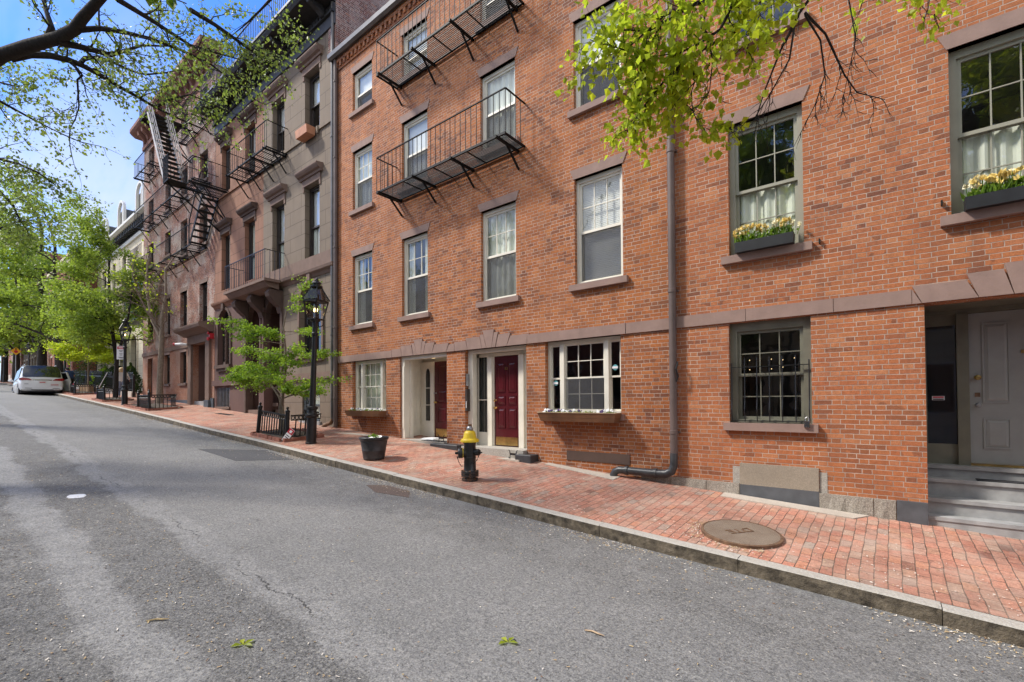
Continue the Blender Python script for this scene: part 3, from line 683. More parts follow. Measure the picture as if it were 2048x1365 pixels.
def tripart(root,x0,x1,z0,z1,fill,stick):
    F=M['cream'];f=.10
    b=MB();c=.05;m0,m1=x0+(x1-x0)*.205,x1-(x1-x0)*.205
    b.box(x0+.003,x0+c,f,f+.12,z0,z1-.003);b.box(x1-c,x1-.003,f,f+.12,z0,z1-.003);b.box(x0+c,x1-c,f,f+.12,z1-.07,z1-.003);b.box(x0+c,x1-c,f-.015,f+.12,z0+.003,z0+.05)
    for m in(m0,m1): b.box(m-.045,m+.045,f-.01,f+.12,z0+.05,z1-.07)
    w=b.build('window',F,root)
    zm=z0+(z1-z0)*.47
    for(u0,u1,g)in((x0+c,m0-.045,None),(m0+.045,m1-.045,(3,2)),(m1+.045,x1-c,None)):
        for (v0,v1,yy,n) in((zm,z1-.07,f+.03,'upper_sash'),(z0+.05,zm+.03,f+.06,'lower_sash')):
            s=MB();t=.032;s.box(u0,u0+t,yy,yy+.03,v0,v1);s.box(u1-t,u1,yy,yy+.03,v0,v1);s.box(u0+t,u1-t,yy,yy+.03,v0,v0+t);s.box(u0+t,u1-t,yy,yy+.03,v1-t,v1)
            if g:
                for i in(1,2):xx=u0+t+(u1-u0-2*t)*i/3;s.box(xx-.007,xx+.007,yy+.004,yy+.026,v0+t,v1-t)
                zz=(v0+v1)/2;s.box(u0+t,u1-t,yy+.006,yy+.024,zz-.007,zz+.007)
            s.build(n,F,w)
            q=MB();q.quad((u0+t,yy+.015,v0+t),(u1-t,yy+.015,v0+t),(u1-t,yy+.015,v1-t),(u0+t,yy+.015,v1-t));q.build('pane',M['glass'],w,recalc=False)
    q=MB();q.quad((m0+.075,f+.02,z0+.08),(m1-.075,f+.02,z0+.08),(m1-.075,f+.02,zm),(m0+.075,f+.02,zm))
    if stick:q.build('insect_screen',M['screen'],w,recalc=False)
    if fill:
        q=MB();n=40
        for i in range(n):
            u,v=x0+c+(x1-x0-2*c)*i/n,x0+c+(x1-x0-2*c)*(i+1)/n;h=lambda s:f+.2+.02*math.sin(s*33)
            q.quad((u,h(u),z0),(v,h(v),z0),(v,h(v),z1),(u,h(u),z1))
        q.build('curtain',M['curtain'],w,smooth=True,recalc=False)
    if stick:
        for xx,zz in((x0+.165,.35),(x1-.17,.60)):
            q=MB();q.lathe((xx,f+.024,zz),[(.052,0),(.052,-.002)],20,axis='y');sk=q.build('round_sticker',M['teal'],w)
            q=MB();q.box(xx-.055,xx+.055,f+.014,f+.020,zz-.02,zz+.018);q.build('sticker_band',M['signw'],w)
    q=MB();q.box(x0-.10,x1+.06,-.075,f-.017,z0-.11,z0);q.build('sill',M['brown'],w)
tripart(mid,*W1,True,False);tripart(mid,*W2,False,True)
# belt course of stepped voussoirs
belt=MB()
def vous(P): belt.prism(P,-.03-.002*(len(belt.f)%5),.15)
def blk(x0,x1,t): vous([(x0+.004,ZB),(x1-.004,ZB),(x1-.004,t),(x0+.004,t)])
for a,c in((XL,-12.1),(-12.1,-11.345),(-11.345,-10.16)): blk(a,c,1.355)
def fan(c):   # stepped fan of wedge stones centred at c
    e=[(-1.17,-1.17,1.375),(-.80,-.75,1.375),(-.375,-.30,1.435),(-.26,-.17,1.47),(.05,-.02,1.555),(.17,.09,1.49),(.50,.40,1.435),(.99,.90,1.375)]
    for (t0,b0,_),(t1,b1,z) in zip(e,e[1:]):
        if z==1.555: t0-=.02
        vous([(c+b0+.004,ZB),(c+b1-.004,ZB),(c+t1-.004,z),(c+t0+.004,z)])
fan(-8.985);fan(-6.645)
vous([(-8.085+.004,ZB),(-7.82,ZB),(-7.82,1.335),(-7.995+.004,1.335)])
blk(-5.76,-5.70,1.355);blk(-5.70,-3.55,1.355);blk(-3.55,XP,1.355)
belt.build('belt_course',M['brown'],mid)
# eaves: dentils, gutter
b=MB();b.box(XL,XP,-.035,.0,9.97,10.03);b.box(XL,XP,-.075,.0,10.17,10.30);b.box(XL,XP,-.02,.0,10.03,10.17)
x=XL+.05
while x<XP-.1: b.box(x,x+.095,-.072,-.02,10.035,10.165);x+=.2
b.build('dentil_course',M['brick'],mid)
b=MB();b.prismx([(-.10,10.30),(-.16,10.27),(-.235,10.31),(-.25,10.42),(-.235,10.43),(-.22,10.40),(.10,10.62),(.6,10.8),(.6,10.45),(.0,10.45),(-.0,10.30)],XL-.12,XP);b.build('gutter',M['zinc'],mid)
b=MB();b.prismx([(.6,10.46),(.6,10.8),(4.,12.0),(7.7,10.7),(7.7,10.46)],XL,XP);b.build('roof_slope',M['slateroof'],mid)
b=MB();b.box(-10.9,-9.2,.9,2.0,10.9,13.4);b.build('chimney',M['brickD'],mid)
p=downpipe(mid,-12.80,-.07,W(-12.8)+.02,10.30,.06,bands=(.1,2.2,4.6,7.3,9.6))
# doorway recesses
def recess(root,x0,x1,z0,z1,dep,mat,floor=None):
    b=MB();y0=.222
    b.quad((x0,y0,z0),(x0,dep,z0),(x0,dep,z1),(x0,y0,z1));b.quad((x1,y0,z0),(x1,y0,z1),(x1,dep,z1),(x1,dep,z0));b.quad((x0,dep,z0),(x1,dep,z0),(x1,dep,z1),(x0,dep,z1));b.quad((x0,y0,z1),(x1,y0,z1),(x1,dep,z1),(x0,dep,z1))
    return b.build('recess_lining',mat,root,recalc=False)
# left door
zt1=-.955
dw=recess(mid,D1[0],D1[1],-3,ZB-.003,.78,M['cream'])
b=MB();b.box(D1[0]-.002,D1[1]+.002,-.10,.78,-2.5,zt1);b.build('threshold',M['granitesm'],mid)
b=MB();x0,x1=D1
b.box(x0+.003,x0+.12,.05,.20,zt1,ZB-.003);b.box(x0+.12,x1-.002,.05,.20,ZB-.09,ZB-.003);b.box(x1-.03,x1-.003,.06,.20,zt1,ZB-.1)
b.box(x0+.003,x0+.20,.20,.28,zt1,ZB-.1)
for z in(zt1+.12,):  # panelled reveal
    b.box(x0+.03,x0+.105,.04,.05,zt1+.25,ZB-.25)
fr=b.build('door_frame',M['cream'],mid)
b=MB()
for z0,z1 in((zt1+.38,.95),(zt1+.10,zt1+.30)):
    for g in((.32,.58,z0,z0+.025),(.32,.58,z1-.025,z1),(.32,.345,z0+.025,z1-.025),(.555,.58,z0+.025,z1-.025)): b.box(x0+.0005,x0+.018,g[0],g[1],g[2],g[3])
b.build('panel_moulding',M['cream'],fr)
b=MB();yb=.70
b.box(x0+.003,x0+.46,yb-.03,yb+.02,zt1,ZB-.12);b.box(x0+.46,x0+.585,yb-.07,yb+.03,zt1,ZB-.12)
sl=b.build('sidelight',M['cream'],mid)
b=MB();b.box(x0+.24,x0+.40,yb-.036,yb-.031,zt1+.45,.72);b.ball((x0+.32,yb-.034,.72),.08,.003,.16,14,6);b.build('sidelight_pane',M['cargl'],sl)
for z in(.35,-.1): b=MB();b.box(x0+.23,x0+.41,yb-.042,yb-.036,z,z+.02);b.build('glazing_bar',M['cream'],sl)
dr=panel_door(mid,'front_door',x0+.59,x1-.12,zt1+.012,ZB-.125,.66,'reddoor',[(.12,.44,.46,.62),(.56,.88,.46,.62),(.12,.44,.68,.95),(.56,.88,.68,.95),(.12,.44,.2,.4),(.56,.88,.2,.4)])
b=MB();b.box(x0+.65,x1-.18,.648,.659,zt1+.05,zt1+.25);b.build('kick_plate',M['brass'],dr)
knob(dr,x0+.66,.66,-.02);knob(dr,x0+.66,.66,.22,'steel',.022,'lock')
b=MB();b.box(x0+.66,x0+.76,.45,.53,ZB-.05,ZB-.03);b.build('ceiling_lamp',M['bulb'],mid)
# right door with sidelights
x0,x1=D2;zt2=-1.005
recess(mid,x0,x1,-3,ZB-.003,.62,M['cream'])
b=MB();b.box(x0-.002,x1+.002,-.13,.62,-2.5,zt2);b.build('threshold',M['granitesm'],mid)
b=MB();b.box(x0+.02,x1+.02,-.30,-.13,-2.5,zt2-.17);b.build('lower_step',M['concrete'],mid)
b=MB();y0=.14
b.box(x0+.003,x0+.14,y0-.04,y0+.1,zt2,ZB-.003);b.box(x1-.03,x1-.003,y0-.04,y0+.1,zt2,ZB-.003);b.box(x0+.14,x1-.03,y0-.03,y0+.1,ZB-.085,ZB-.003)
y1=.32
b.box(x0+.14,x1-.03,y1,y1+.1,ZB-.16,ZB-.085)
b.box(x0+.435,x0+.56,y1-.04,y1+.08,zt2,ZB-.16);b.box(x0+1.33,x0+1.46,y1-.04,y1+.08,zt2,ZB-.16)
b.box(x0+.56,x0+.60,y1-.01,y1+.08,zt2,ZB-.16);b.box(x0+1.30,x0+1.33,y1-.01,y1+.08,zt2,ZB-.16)
for a,c in((x0+.06,x0+.435),(x0+1.46,x1-.03)):
    b.box(a,c,y1,y1+.05,zt2,zt2+.30);b.box(a,a+.05,y1,y1+.05,zt2+.30,ZB-.16);b.box(c-.05,c,y1,y1+.05,zt2+.30,ZB-.16);b.box(a+.05,c-.05,y1,y1+.04,.02,.045)
fr=b.build('door_frame',M['cream'],mid)
for a,c in((x0+.11,x0+.385),(x0+1.51,x1-.08)):
    b=MB();b.quad((a,y1+.03,zt2+.3),(c,y1+.03,zt2+.3),(c,y1+.03,ZB-.16),(a,y1+.03,ZB-.16));b.build('sidelight_pane',M['glassd'],fr,recalc=False)
    b=MB();n=9
    for i in range(n): b.box(a+(c-a)*i/n,a+(c-a)*(i+.55)/n,y1+.07,y1+.085,zt2+.3,ZB-.16)
    b.build('vertical_blind',M['shade'],fr)
    b=MB()
    for i in range(3):xx=a+(c-a)*(i+.7)/3.4;b.bar((xx,y1+.012,zt2+.3),(xx,y1+.012,ZB-.16),.012)
    b.build('security_bar',M['iron'],fr)
dr=panel_door(mid,'front_door',x0+.60,x0+1.30,zt2+.01,ZB-.17,y1+.02,'reddoor',[(.12,.44,.20,.42),(.56,.88,.20,.42),(.12,.44,.46,.56),(.56,.88,.46,.56),(.12,.44,.60,.93),(.56,.88,.60,.93)])
b=MB();b.box(x0+.64,x0+1.26,y1+.008,y1+.019,zt2+.03,zt2+.21);b.build('kick_plate',M['brass'],dr)
knob(dr,x0+.645,y1+.02,-.15);knob(dr,x0+.645,y1+.02,.02,'brass',.024,'lock')
letters(dr,'83',(x0+.95-OM[0],y1+.006-OM[1],.72-OM[2]),.09,M['brass'],(R(90),0,0),'house_number',.002)
# doorbell boxes on the pier side
px=D2[0]
b=MB();b.box(px+.002,px+.05,.02,.13,.35,.62);b.build('meter_box',M['steel'],mid)
b=MB();b.box(px+.002,px+.06,.0,.13,-.22,.28);ic=b.build('intercom',M['darkframe'],mid)
b=MB();b.box(px+.03,px+.045,-.004,-.0005,-.15,.0);b.build('name_card',M['paper'],ic)
b=MB();b.box(-4.79,-3.505,-.012,.1,-1.125,-.945);b.build('cellar_panel',M['brownD'],mid)
# fire escapes
def drop_ladder(fe): pass
fire_escape(mid,-9.94,-5.74,5.235,.64,(-9.76,-8.47,-7.2,-5.92))
fire_escape(mid,-9.94,-5.74,8.215,.64,(-9.76,-8.47,-7.2,-5.92),strut=.5)
# ================= right brick house
rh=thing('brick_house',(1.5,0,W(1.5)),'pinkish brick rowhouse at the right with a deep doorway and tulip boxes','house')
ORG[0]=(1.5,0,W(1.5))
XR=8.5
EB=[(-1.853,-.874),(.635,1.62),(3.1,4.1),(5.6,6.6)]
holes=[(a,c,z0,z1) for z0,z1 in LV[:1]+[(5.42,7.24),(8.3,9.6)] for a,c in EB]
GW=(-1.875,-.81,-.345,ZB);DR=(.375,2.12)
holes+=[GW,(DR[0],DR[1],-3,ZB),(3.4,5.0,-.4,ZB)]
wall_mb(XP,XR,-3.2,10.4,holes).build('wall',M['brickR'],rh,recalc=False)
shell(rh,XP,XR,-3.2,10.5,.225,7.5,M['brickD'])
for l,(z0,z1) in enumerate(LV[:1]+[(5.42,7.24),(8.3,9.6)]):
    for k,(a,c) in enumerate(EB):
        window(rh,a,c,z0,z1,fm='greenish',up=(3,2),lo=(3,2),screen=False,fill='shade' if l else None,lof=('none' if k>2 else 'curtain') if l==0 else None,cas=.075,dep=.085)
w=window(rh,*GW,fm='olive',up=(3,2),lo=(3,2),screen=False,fill=None,lint=None,cas=.10,sillext=.075)
b=MB();zs=GW[2]
for i in range(5):
    xx=GW[0]+.21+i*.165
    b.tube([(xx,.03,.63),(xx,.025,.1),(xx,.02,zs+.33),(xx,-.005,zs+.20),(xx,.03,zs+.02)],.0075,6)
for xx in(GW[0]+.03,GW[1]-.03): b.tube([(xx,.03,.56),(xx,.02,zs+.33),(xx,-.005,zs+.20),(xx,.03,zs+.02)],.009,6)
b.bar((GW[0]+.02,.025,.49),(GW[1]-.02,.025,.49),.02,.012);b.bar((GW[0]+.02,.03,zs+.03),(GW[1]-.02,.03,zs+.03),.02,.012)
b.build('window_bars',M['iron'],w)
for i in range(9): b=MB();b.ball((GW[0]+.2+.08*(i%5)*1.9,.42,.62-.13*(i//5)-.02*(i%2)),.006,.006,.006,6,4);b.build('string_light',M['bulb'],w)
b=MB()
for a,c in((XP,-1.63),(-1.63,-.545),(-.545,.26)): b.prism([(a+.003,ZB+.008),(c-.003,ZB+.008),(c-.003,1.36),(a+.003,1.36)],-.028,.15)
cK=1.24
for (b0,t0,b1,t1,z) in((.352,.262,.852,.752,1.395),(.852,.752,1.135,1.06,1.465),(1.135,1.06,1.345,1.42,1.535),(1.345,1.42,1.63,1.73,1.465),(1.63,1.73,2.13,2.22,1.395)):
    b.prism([(b0+.003,ZB+.008),(b1-.003,ZB+.008),(t1-.003,z),(t0+.003,z)],-.033 if z<1.5 else -.037,.15)
b.prism([(.262,ZB+.008),(.350,ZB+.008),(.262,1.36)],-.028,.15);b.prism([(2.22,ZB+.008),(XR,ZB+.008),(XR,1.36),(2.22,1.36)],-.028,.15)
b.build('belt_course',M['brown'],rh)
# granite footing and painted panel
b=MB();rg=random.Random(3)
def rough(x0,x1,z0,z1,y=-.035):
    n=max(3,int((x1-x0)/.07));k=4
    g=[[(x0+(x1-x0)*i/n,y-(0 if i in(0,n) or j in(0,k) else rg.uniform(0,.032)),z0+(z1-z0)*j/k) for i in range(n+1)] for j in range(k+1)]
    for j in range(k):
        for i in range(n): b.add([g[j][i],g[j][i+1],g[j+1][i+1],g[j+1][i]],[(0,1,2,3)])
    b.add([(x0,y,z1),(x1,y,z1),(x1,.0,z1),(x0,.0,z1),(x0,y,z0),(x0,0,z0),(x1,y,z0),(x1,0,z0)],[(0,1,2,3),(0,3,5,4),(1,6,7,2)])
for a,c,z_ in((XP-.6,-2.62,-1.255),(-2.615,-2.22,-1.255),(-2.215,-1.745,-1.255),(-.738,-.155,-1.28),(-.148,.071,-1.28)):
    b=MB();rough(a,c,-2.3,z_);b.build('granite_block',M['granite'],rh)
b=MB();b.box(.078,.373,-.045,.0,-2.4,-1.272);b.build('dark_footing_block',M['darkpaint'],rh)
for q in((-1.84,-1.742,-1.252),(-.735,-.645,-1.277)): b=MB();b.box(q[0],q[1],-.006,.0,q[2],-1.0);b.build('panel_surround',M['granitesm'],rh)
b=MB();b.box(-1.738,-.742,-.028,.0,-1.262,-.945);pn=b.build('cellar_panel',M['panelstone'],rh)
b=MB();b.box(-1.738,-.742,-.029,.0,-2.2,-1.2625);b.build('painted_panel_base',M['darkpaint'],pn)
# doorway
x0,x1=DR;yd=.80
b=MB();y0=.222
for xx in(x0,x1): b.quad((xx,y0,-3),(xx,1.0,-3),(xx,1.0,ZB),(xx,y0,ZB))
b.quad((x0,y0,ZB-.002),(x1,y0,ZB-.002),(x1,1.0,ZB-.002),(x0,1.0,ZB-.002));b.quad((x0,1.0,-3),(x1,1.0,-3),(x1,1.0,ZB),(x0,1.0,ZB));b.build('recess_lining',M['olive'],rh,recalc=False)
b=MB()
for k,(ya,zt) in enumerate(((.003,-1.43),(.19,-1.235),(.40,-1.015),(.62,-.865))):
    b.box(x0+.002,x1-.002,ya+.015,1.0,-2.6,zt-.045);b.box(x0+.002,x1-.002,ya-.012+.015*(k==0),1.0,zt-.044,zt)
b.build('steps',M['greypaint'],rh)
b=MB();b.box(x0+.48,x1-.3,.42,.60,-1.014,-1.004);b.build('door_mat',M['blackcl'],rh)
b=MB();b.box(x0+.002,x0+.05,yd-.03,yd+.1,-.865,ZB-.003);b.box(x0+.345,x0+.46,yd-.05,yd+.1,-.865,ZB-.06);b.box(x0+.05,x1-.05,yd-.03,yd+.1,ZB-.06,ZB-.003);b.box(x0+.05,x0+.345,yd,yd+.04,-.865,-.60);b.box(x0+.05,x0+.345,yd,yd+.04,ZB-.2,ZB-.06);b.box(1.78,1.9,yd-.05,yd+.1,-.865,ZB-.06)
fr=b.build('door_frame',M['olive'],rh)
b=MB();b.quad((x0+.05,yd+.02,-.60),(x0+.345,yd+.02,-.60),(x0+.345,yd+.02,ZB-.2),(x0+.05,yd+.02,ZB-.2));b.build('sidelight_pane',M['cargl'],fr,recalc=False)
b=MB();b.box(x0+.10,x0+.225,yd+.012,yd+.016,-.02,.035);sk=b.build('alarm_sticker',M['signw'],fr)
b=MB();b.box(x0+.108,x0+.217,yd+.0085,yd+.0115,.010,.03);b.build('sticker_stripe',M['signr'],sk)
b=MB();b.box(x0+.108,x0+.217,yd+.0085,yd+.0115,-.015,-.0);b.build('sticker_stripe',M['blackcl'],sk)
dr=panel_door(rh,'front_door',x0+.465,1.775,-.835,ZB-.065,yd+.02,'greydoor',[(.13,.40,.40,.93),(.60,.87,.40,.93),(.13,.40,.10,.30),(.60,.87,.10,.30)])
knob(dr,x0+.54,yd+.02,.27,'brass',.034,'lock');knob(dr,x0+.54,yd+.02,-.085,'steel',.03)
b=MB();b.box(x0+.515,x0+.565,yd+.012,yd+.019,.02,.075);b.build('keyhole_plate',M['rust'],dr)
b=MB();b.box(x0+.93,x0+1.03,yd+.008,yd+.018,.56,.60);b.build('letter_slot',M['brass'],dr)
b=MB();b.box(x0+.46,1.78,yd-.02,yd+.06,-.864,-.836);b.build('door_sill',M['brass'],rh)
window(rh,3.4,5.0,-.4,ZB,fm='greenish',lint=None,screen=False)
# corner downpipe with cast iron foot
pp=MB();xx=-2.705;pp.tube([(xx,-.085,-.98),(xx,-.085,10.3)],.058,14);pd=pp.build('downpipe',M['plum'],rh,smooth=True)
for zb in(-.55,1.75,4.05,6.4,8.7): q=MB();q.lathe((xx,-.085,zb),[(.060,0),(.067,.004),(.067,.06),(.060,.064)],14);q.box(xx-.085,xx+.085,-.05,.0,zb+.02,zb+.045);q.build('pipe_strap',M['plum'],pd,smooth=True)
q=MB();q.tube([(xx,-.09,-.86),(xx,-.10,-1.06),(xx-.03,-.11,-1.15),(xx-.12,-.115,-1.20),(xx-.25,-.12,-1.205),(xx-.80,-.14,-1.20)],[.062,.062,.066,.07,.066,.062],14);q.lathe((xx-.30,-.12,-1.205),[(.062,-.03),(.08,-.025),(.08,.03),(.062,.035)],14,axis='x');q.lathe((xx-.80,-.14,-1.20),[(.062,-.03),(.078,-.025),(.078,.03),(.062,.035)],14,axis='x')
q.tube([(xx-.80,-.14,-1.20),(xx-.93,-.145,-1.20),(xx-1.01,-.15,-1.235),(xx-1.04,-.155,-1.30),(xx-1.04,-.16,W(-3.75)-.02)],[.062,.064,.064,.064,.064],14);q.lathe((xx-1.04,-.158,-1.36),[(.064,-.02),(.08,-.015),(.08,.03),(.064,.035)],14);q.build('drain_elbow',M['pipeblack'],pd,smooth=True)
q=MB();q.tube([(xx+.05,-.06,.62),(xx+.09,-.12,.60),(xx+.07,-.15,.5),(xx+.09,-.12,.38),(xx+.06,-.1,.30)],.014,6);q.build('pipe_clip',M['iron'],pd)
for x_,z_ in((-.69,2.17),(.55,2.36)): b=MB();b.box(x_-.008,x_+.008,-.05,.0,z_-.03,z_+.03);b.build('wall_hook',M['iron'],rh)
# ================= brownstone pair
X0,X1=-22.42,-12.88;XS_=-17.79
bs=thing('brownstone_house',(-17.6,0,W(-17.6)),'brownstone house with one grey half, one reddish half and a black bracketed cornice','house')
ORG[0]=(-17.6,0,W(-17.6))
BW=[(-21.72,-20.84),(-19.42,-18.5),(-17.08,-16.18),(-14.77,-13.85)]
LB=[(4.67,7.02),(8.72,10.71)]
hl=[(a,c,z0,z1) for z0,z1 in LB for a,c in BW[:2]];hr=[(a,c,z0,z1) for z0,z1 in LB for a,c in BW[2:]]
wall_mb(X0,XS_,3.95,11.5,hl).build('reddish_wall',M['stuccoR'],bs,recalc=False)
AR=(-15.05,-13.66,1.56,3.87);BWn=(-14.92,-13.82,-.60,.51)
AL=(-21.95,-20.72,1.56,3.85);GR=(-22.2,-20.83,-.16,.63)
PD=(-19.30,-16.25)
wall_mb(XS_,X1,3.95,11.5,hr).build('grey_wall',M['stuccoG'],bs,recalc=False)
wall_mb(PD[1],X1,-2.2,3.95,[AR,BWn]).build('grey_wall_base',M['stuccoG'],bs,recalc=False)
wall_mb(X0,PD[0],-2.2,3.95,[AL,GR]).build('dark_wall_base',M['stuccoD'],bs,recalc=False)
shell(bs,X0,X1,-2.2,11.5,.225,8,M['brickD'])
b=MB();b.box(X1-.42,X1+.02,-.02,8.2,10.5,14.6);b.box(X1-1.5,X1+.02,4.2,5.6,14.6,16.4);b.build('party_wall',M['brickD'],bs)
b=MB();b.box(X0,X1-.5,1.3,8.2,11.5,14.4);b.build('attic',M['slateroof'],bs)
for l,(z0,z1) in enumerate(LB):
    for k,(a,c) in enumerate(BW):
        w=window(bs,a,c,z0,z1,fm='darkframe',up=None,lo=None,screen=False,fill=('shade' if l else 'half') if k in(2,3) else ('shade' if l else 'sides'),lof=('sides' if (l==0 and k>1) else None),sill=None,lint=None,dep=.16,cas=.05,sash=.05,split=.56 if l==0 else .5,glass='glass' if k>1 else 'glass')
        h=MB();T=MB();cm='brownB' if k>1 else 'cornR'
        # hood: flat lintel board + moulded shelf
        h.box(a-.10,a-.012,-.03,.0,z1-.16,z1+.0);h.box(c+.012,c+.10,-.03,.0,z1-.16,z1+.0)
        h.box(a-.10,c+.10,-.04,.0,z1+.001,z1+.21)
        h.prismx([(.0,z1+.211),(-.08,z1+.211),(-.10,z1+.27),(-.17,z1+.30),(-.22,z1+.36),(-.24,z1+.40),(-.24,z1+.44),(.0,z1+.47)],a-.22,c+.22)
        h.build('window_hood',M['brownD'] if k<2 else M['brownB'],w)
    s=MB()
    if l: 
        s.box(X0,XS_-.001,-.05,.0,z0-.14,z0-.02);s.build('sill_course',M['stuccoR'],bs)
        s=MB();s.box(XS_,X1,-.05,.0,z0-.14,z0-.02)
        for a,c in BW[2:]:
            for xx in(a-.02,c-.06): s.box(xx,xx+.08,-.09,-.051,z0-.26,z0-.03)
        s.build('sill_course',M['stuccoG'],bs)
s=MB();s.box(X0,XS_-.001,-.05,.0,4.22,4.655);s.prismx([(.0,3.98),(-.02,3.98),(-.06,4.06),(-.14,4.12),(-.16,4.2),(-.16,4.219),(.0,4.219)],X0-.03,XS_-.001);s.build('string_course',M['stuccoR'],bs)
s=MB();s.box(XS_,X1,-.05,.0,4.22,4.655);s.prismx([(.0,3.98),(-.02,3.98),(-.06,4.06),(-.14,4.12),(-.16,4.2),(-.16,4.219),(.0,4.219)],XS_,X1);s.build('string_course',M['brownB'],bs)
# balcony over the portal
s=MB();s.box(-19.55,-16.1,-.70,-.165,4.08,4.17);s.prismx([(-.165,4.079),(-.66,4.079),(-.60,4.0),(-.52,3.92),(-.165,3.86)],-19.45,-16.2);bal=s.build('stone_balcony',M['brownB'],bs)
for xx in(-19.35,-18.0,-16.55):
    s=MB();s.prismx([(-.0,3.1),(-.05,3.1),(-.12,3.3),(-.30,3.45),(-.46,3.62),(-.50,3.75),(-.44,3.858),(-.0,3.858)],xx,xx+.30);s.build('scroll_bracket',M['brownD'],bal)
def rail(parent,x0,x1,yo,z,h,y=0,pitch=.15,mat='iron'):
    b=MB();I=M[mat];b.bar((x0,yo,z+h),(x1,yo,z+h),.03,.02);b.bar((x0,yo,z+h),(x0,y,z+h),.03,.02);b.bar((x1,yo,z+h),(x1,y,z+h),.03,.02)
    n=int((x1-x0)/pitch)
    for i in range(n+1): b.bar((x0+(x1-x0)*i/n,yo,z),(x0+(x1-x0)*i/n,yo,z+h),.014)
    for xx in(x0,x1):
        for k in range(1,4): b.bar((xx,yo+(y-yo)*k/4,z),(xx,yo+(y-yo)*k/4,z+h),.014)
    return b.build('railing',I,parent)
rail(bal,-19.5,-16.15,-.66,4.17,.97)
fire_escape(bs,-19.20,-15.95,8.50,.70,(-19.1,-18.05,-17.0,-16.05),rail=.90,strut=.62,nsl=10,cross=8)
# cornice
s=MB();s.box(X0,X1,-.06,.0,11.49,11.83);s.build('frieze',M['blackfrieze'],bs)
s=MB();s.box(X0,X1,-.14,.0,11.831,11.9);x=X0+.05
while x<X1-.1: s.box(x,x+.10,-.13,.0,11.905,12.02);x+=.19
s.box(X0,X1,-.10,.0,11.9,12.1);s.box(X0,X1,-.72,.0,12.16,12.24);s.prismx([(-.72,12.16),(-.78,12.24),(-.80,12.36),(.3,12.45),(.3,12.241),(-.72,12.241)],X0-.02,X1-.1)
s.build('cornice',M['blackcorn'],bs)
for i in range(8):
    xx=X0+.4+i*1.22;s=MB();s.prismx([(-.141,11.86),(-.2,11.86),(-.34,11.96),(-.62,12.06),(-.66,12.159),(-.141,12.159)],xx,xx+.16);s.build('cornice_bracket',M['blackcorn'],bs)
s=MB();s.box(X0-.02,X1-.1,-.825,-.785,12.30,12.375);s.build('metal_gutter',M['zinc'],bs)
s=MB()
for i in range(66):
    xx=X0+.1+i*.138;s.bar((xx,-.60,12.38),(xx,-.60,13.55),.016)
s.bar((X0+.1,-.60,13.55),(X1-.25,-.60,13.55),.04,.025);s.bar((X0+.1,-.60,12.5),(X1-.25,-.60,12.5),.03,.02);s.bar((X1-.25,-.60,13.55),(X1-.25,.9,13.55),.04,.025)
for k in range(10): s.bar((X1-.25,-.60+.15*k,12.42),(X1-.25,-.60+.15*k,13.55),.016)
s.build('roof_railing',M['iron'],bs)
# ground storey right half
def arched(root,o,mat,fm,twist=False):
    x0,x1,z0,z1=o;r=(x1-x0)/2;zs=z1-r
    b=MB();arch_fill(b,x0,x1,zs,z1,-.0015,.22);b.build('arch_spandrel',M[mat],root,recalc=False)
    f=MB();f.box(x0+.002,x0+.06,.14,.24,z0,zs);f.box(x1-.06,x1-.002,.14,.24,z0,zs);arch_ring(f,x0+.06,x1-.06,zs,zs,.058,.14,.24);f.box((x0+x1)/2-.03,(x0+x1)/2+.03,.15,.22,z0,zs+r*.45);w=f.build('window',M[fm],root)
    f=MB();arch_ring(f,x0,x1,z0,zs,.10,-.055,.0);f.box((x0+x1)/2-.10,(x0+x1)/2+.10,-.12,-.0,z1+.02,z1+.32);f.build('arch_surround',M['brownD'] if twist else M['brownB'],w)
    g=MB();g.box(x0+.06,x1-.06,.20,.204,z0,z1-.02);g.build('pane',M['cargl'],w)
    g=MB();g.box(x0-.16,x1+.16,-.14,.13,z0-.14,z0-.001);g.box(x0-.08,x1+.08,-.08,.0,z0-.26,z0-.141);g.build('sill',M['brownD'] if twist else M['brownB'],w)
    if twist:
        g=MB();cx=(x0+x1)/2+.05;N=60
        for s_ in range(3):
            P=[];
            for i in range(N+1):
                a=2*math.pi*(i/N*5)+s_*2.094;P.append((cx+.038*math.cos(a),.06+.038*math.sin(a),z0+.12+(zs-z0-.35)*i/N))
            g.tube(P,.042,6)
        g.box(cx-.10,cx+.10,-.03,.15,z0+.001,z0+.12);g.lathe((cx,.06,zs-.24),[(.07,0),(.07,.03),(.11,.14),(.12,.2)],10)
        for a,c in((x0+.06,cx-.02),(cx+.02,x1-.06)): arch_ring(g,a+.07,c-.07,zs-.04,zs-.04,.06,.0,.14,10)
        g.build('twisted_column',M['brownD'],w,smooth=True)
arched(bs,AR,'stuccoG','darkframe');arched(bs,AL,'stuccoD','darkframe',True)
s=MB();s.box(PD[1]+.02,X1,-.09,.0,.735,.935);s.build('water_table',M['brownB'],bs)
s=MB();s.box(X0-.06,PD[0]-.02,-.10,.0,.70,.92);s.build('water_table',M['stuccoD'],bs)
window(bs,*BWn,fm='slate',up=None,lo=None,screen=False,fill='curtain',lint=None,sill='greypaint',dep=.05,cas=.11)
s=MB();s.box(GR[0]-.06,GR[1]+.06,-.05,.1,GR[2]-.09,GR[2]);g=s.build('window',M['brownB'],bs);s=MB()
for i in range(9): s.bar((GR[0]+.08+i*.152,.03,GR[2]),(GR[0]+.08+i*.152,.03,GR[3]),.022)
s.build('window_grille',M['steel'],g);s=MB();s.box(GR[0],GR[1],.2,.21,GR[2],GR[3]);s.build('pane',M['cargl'],g)
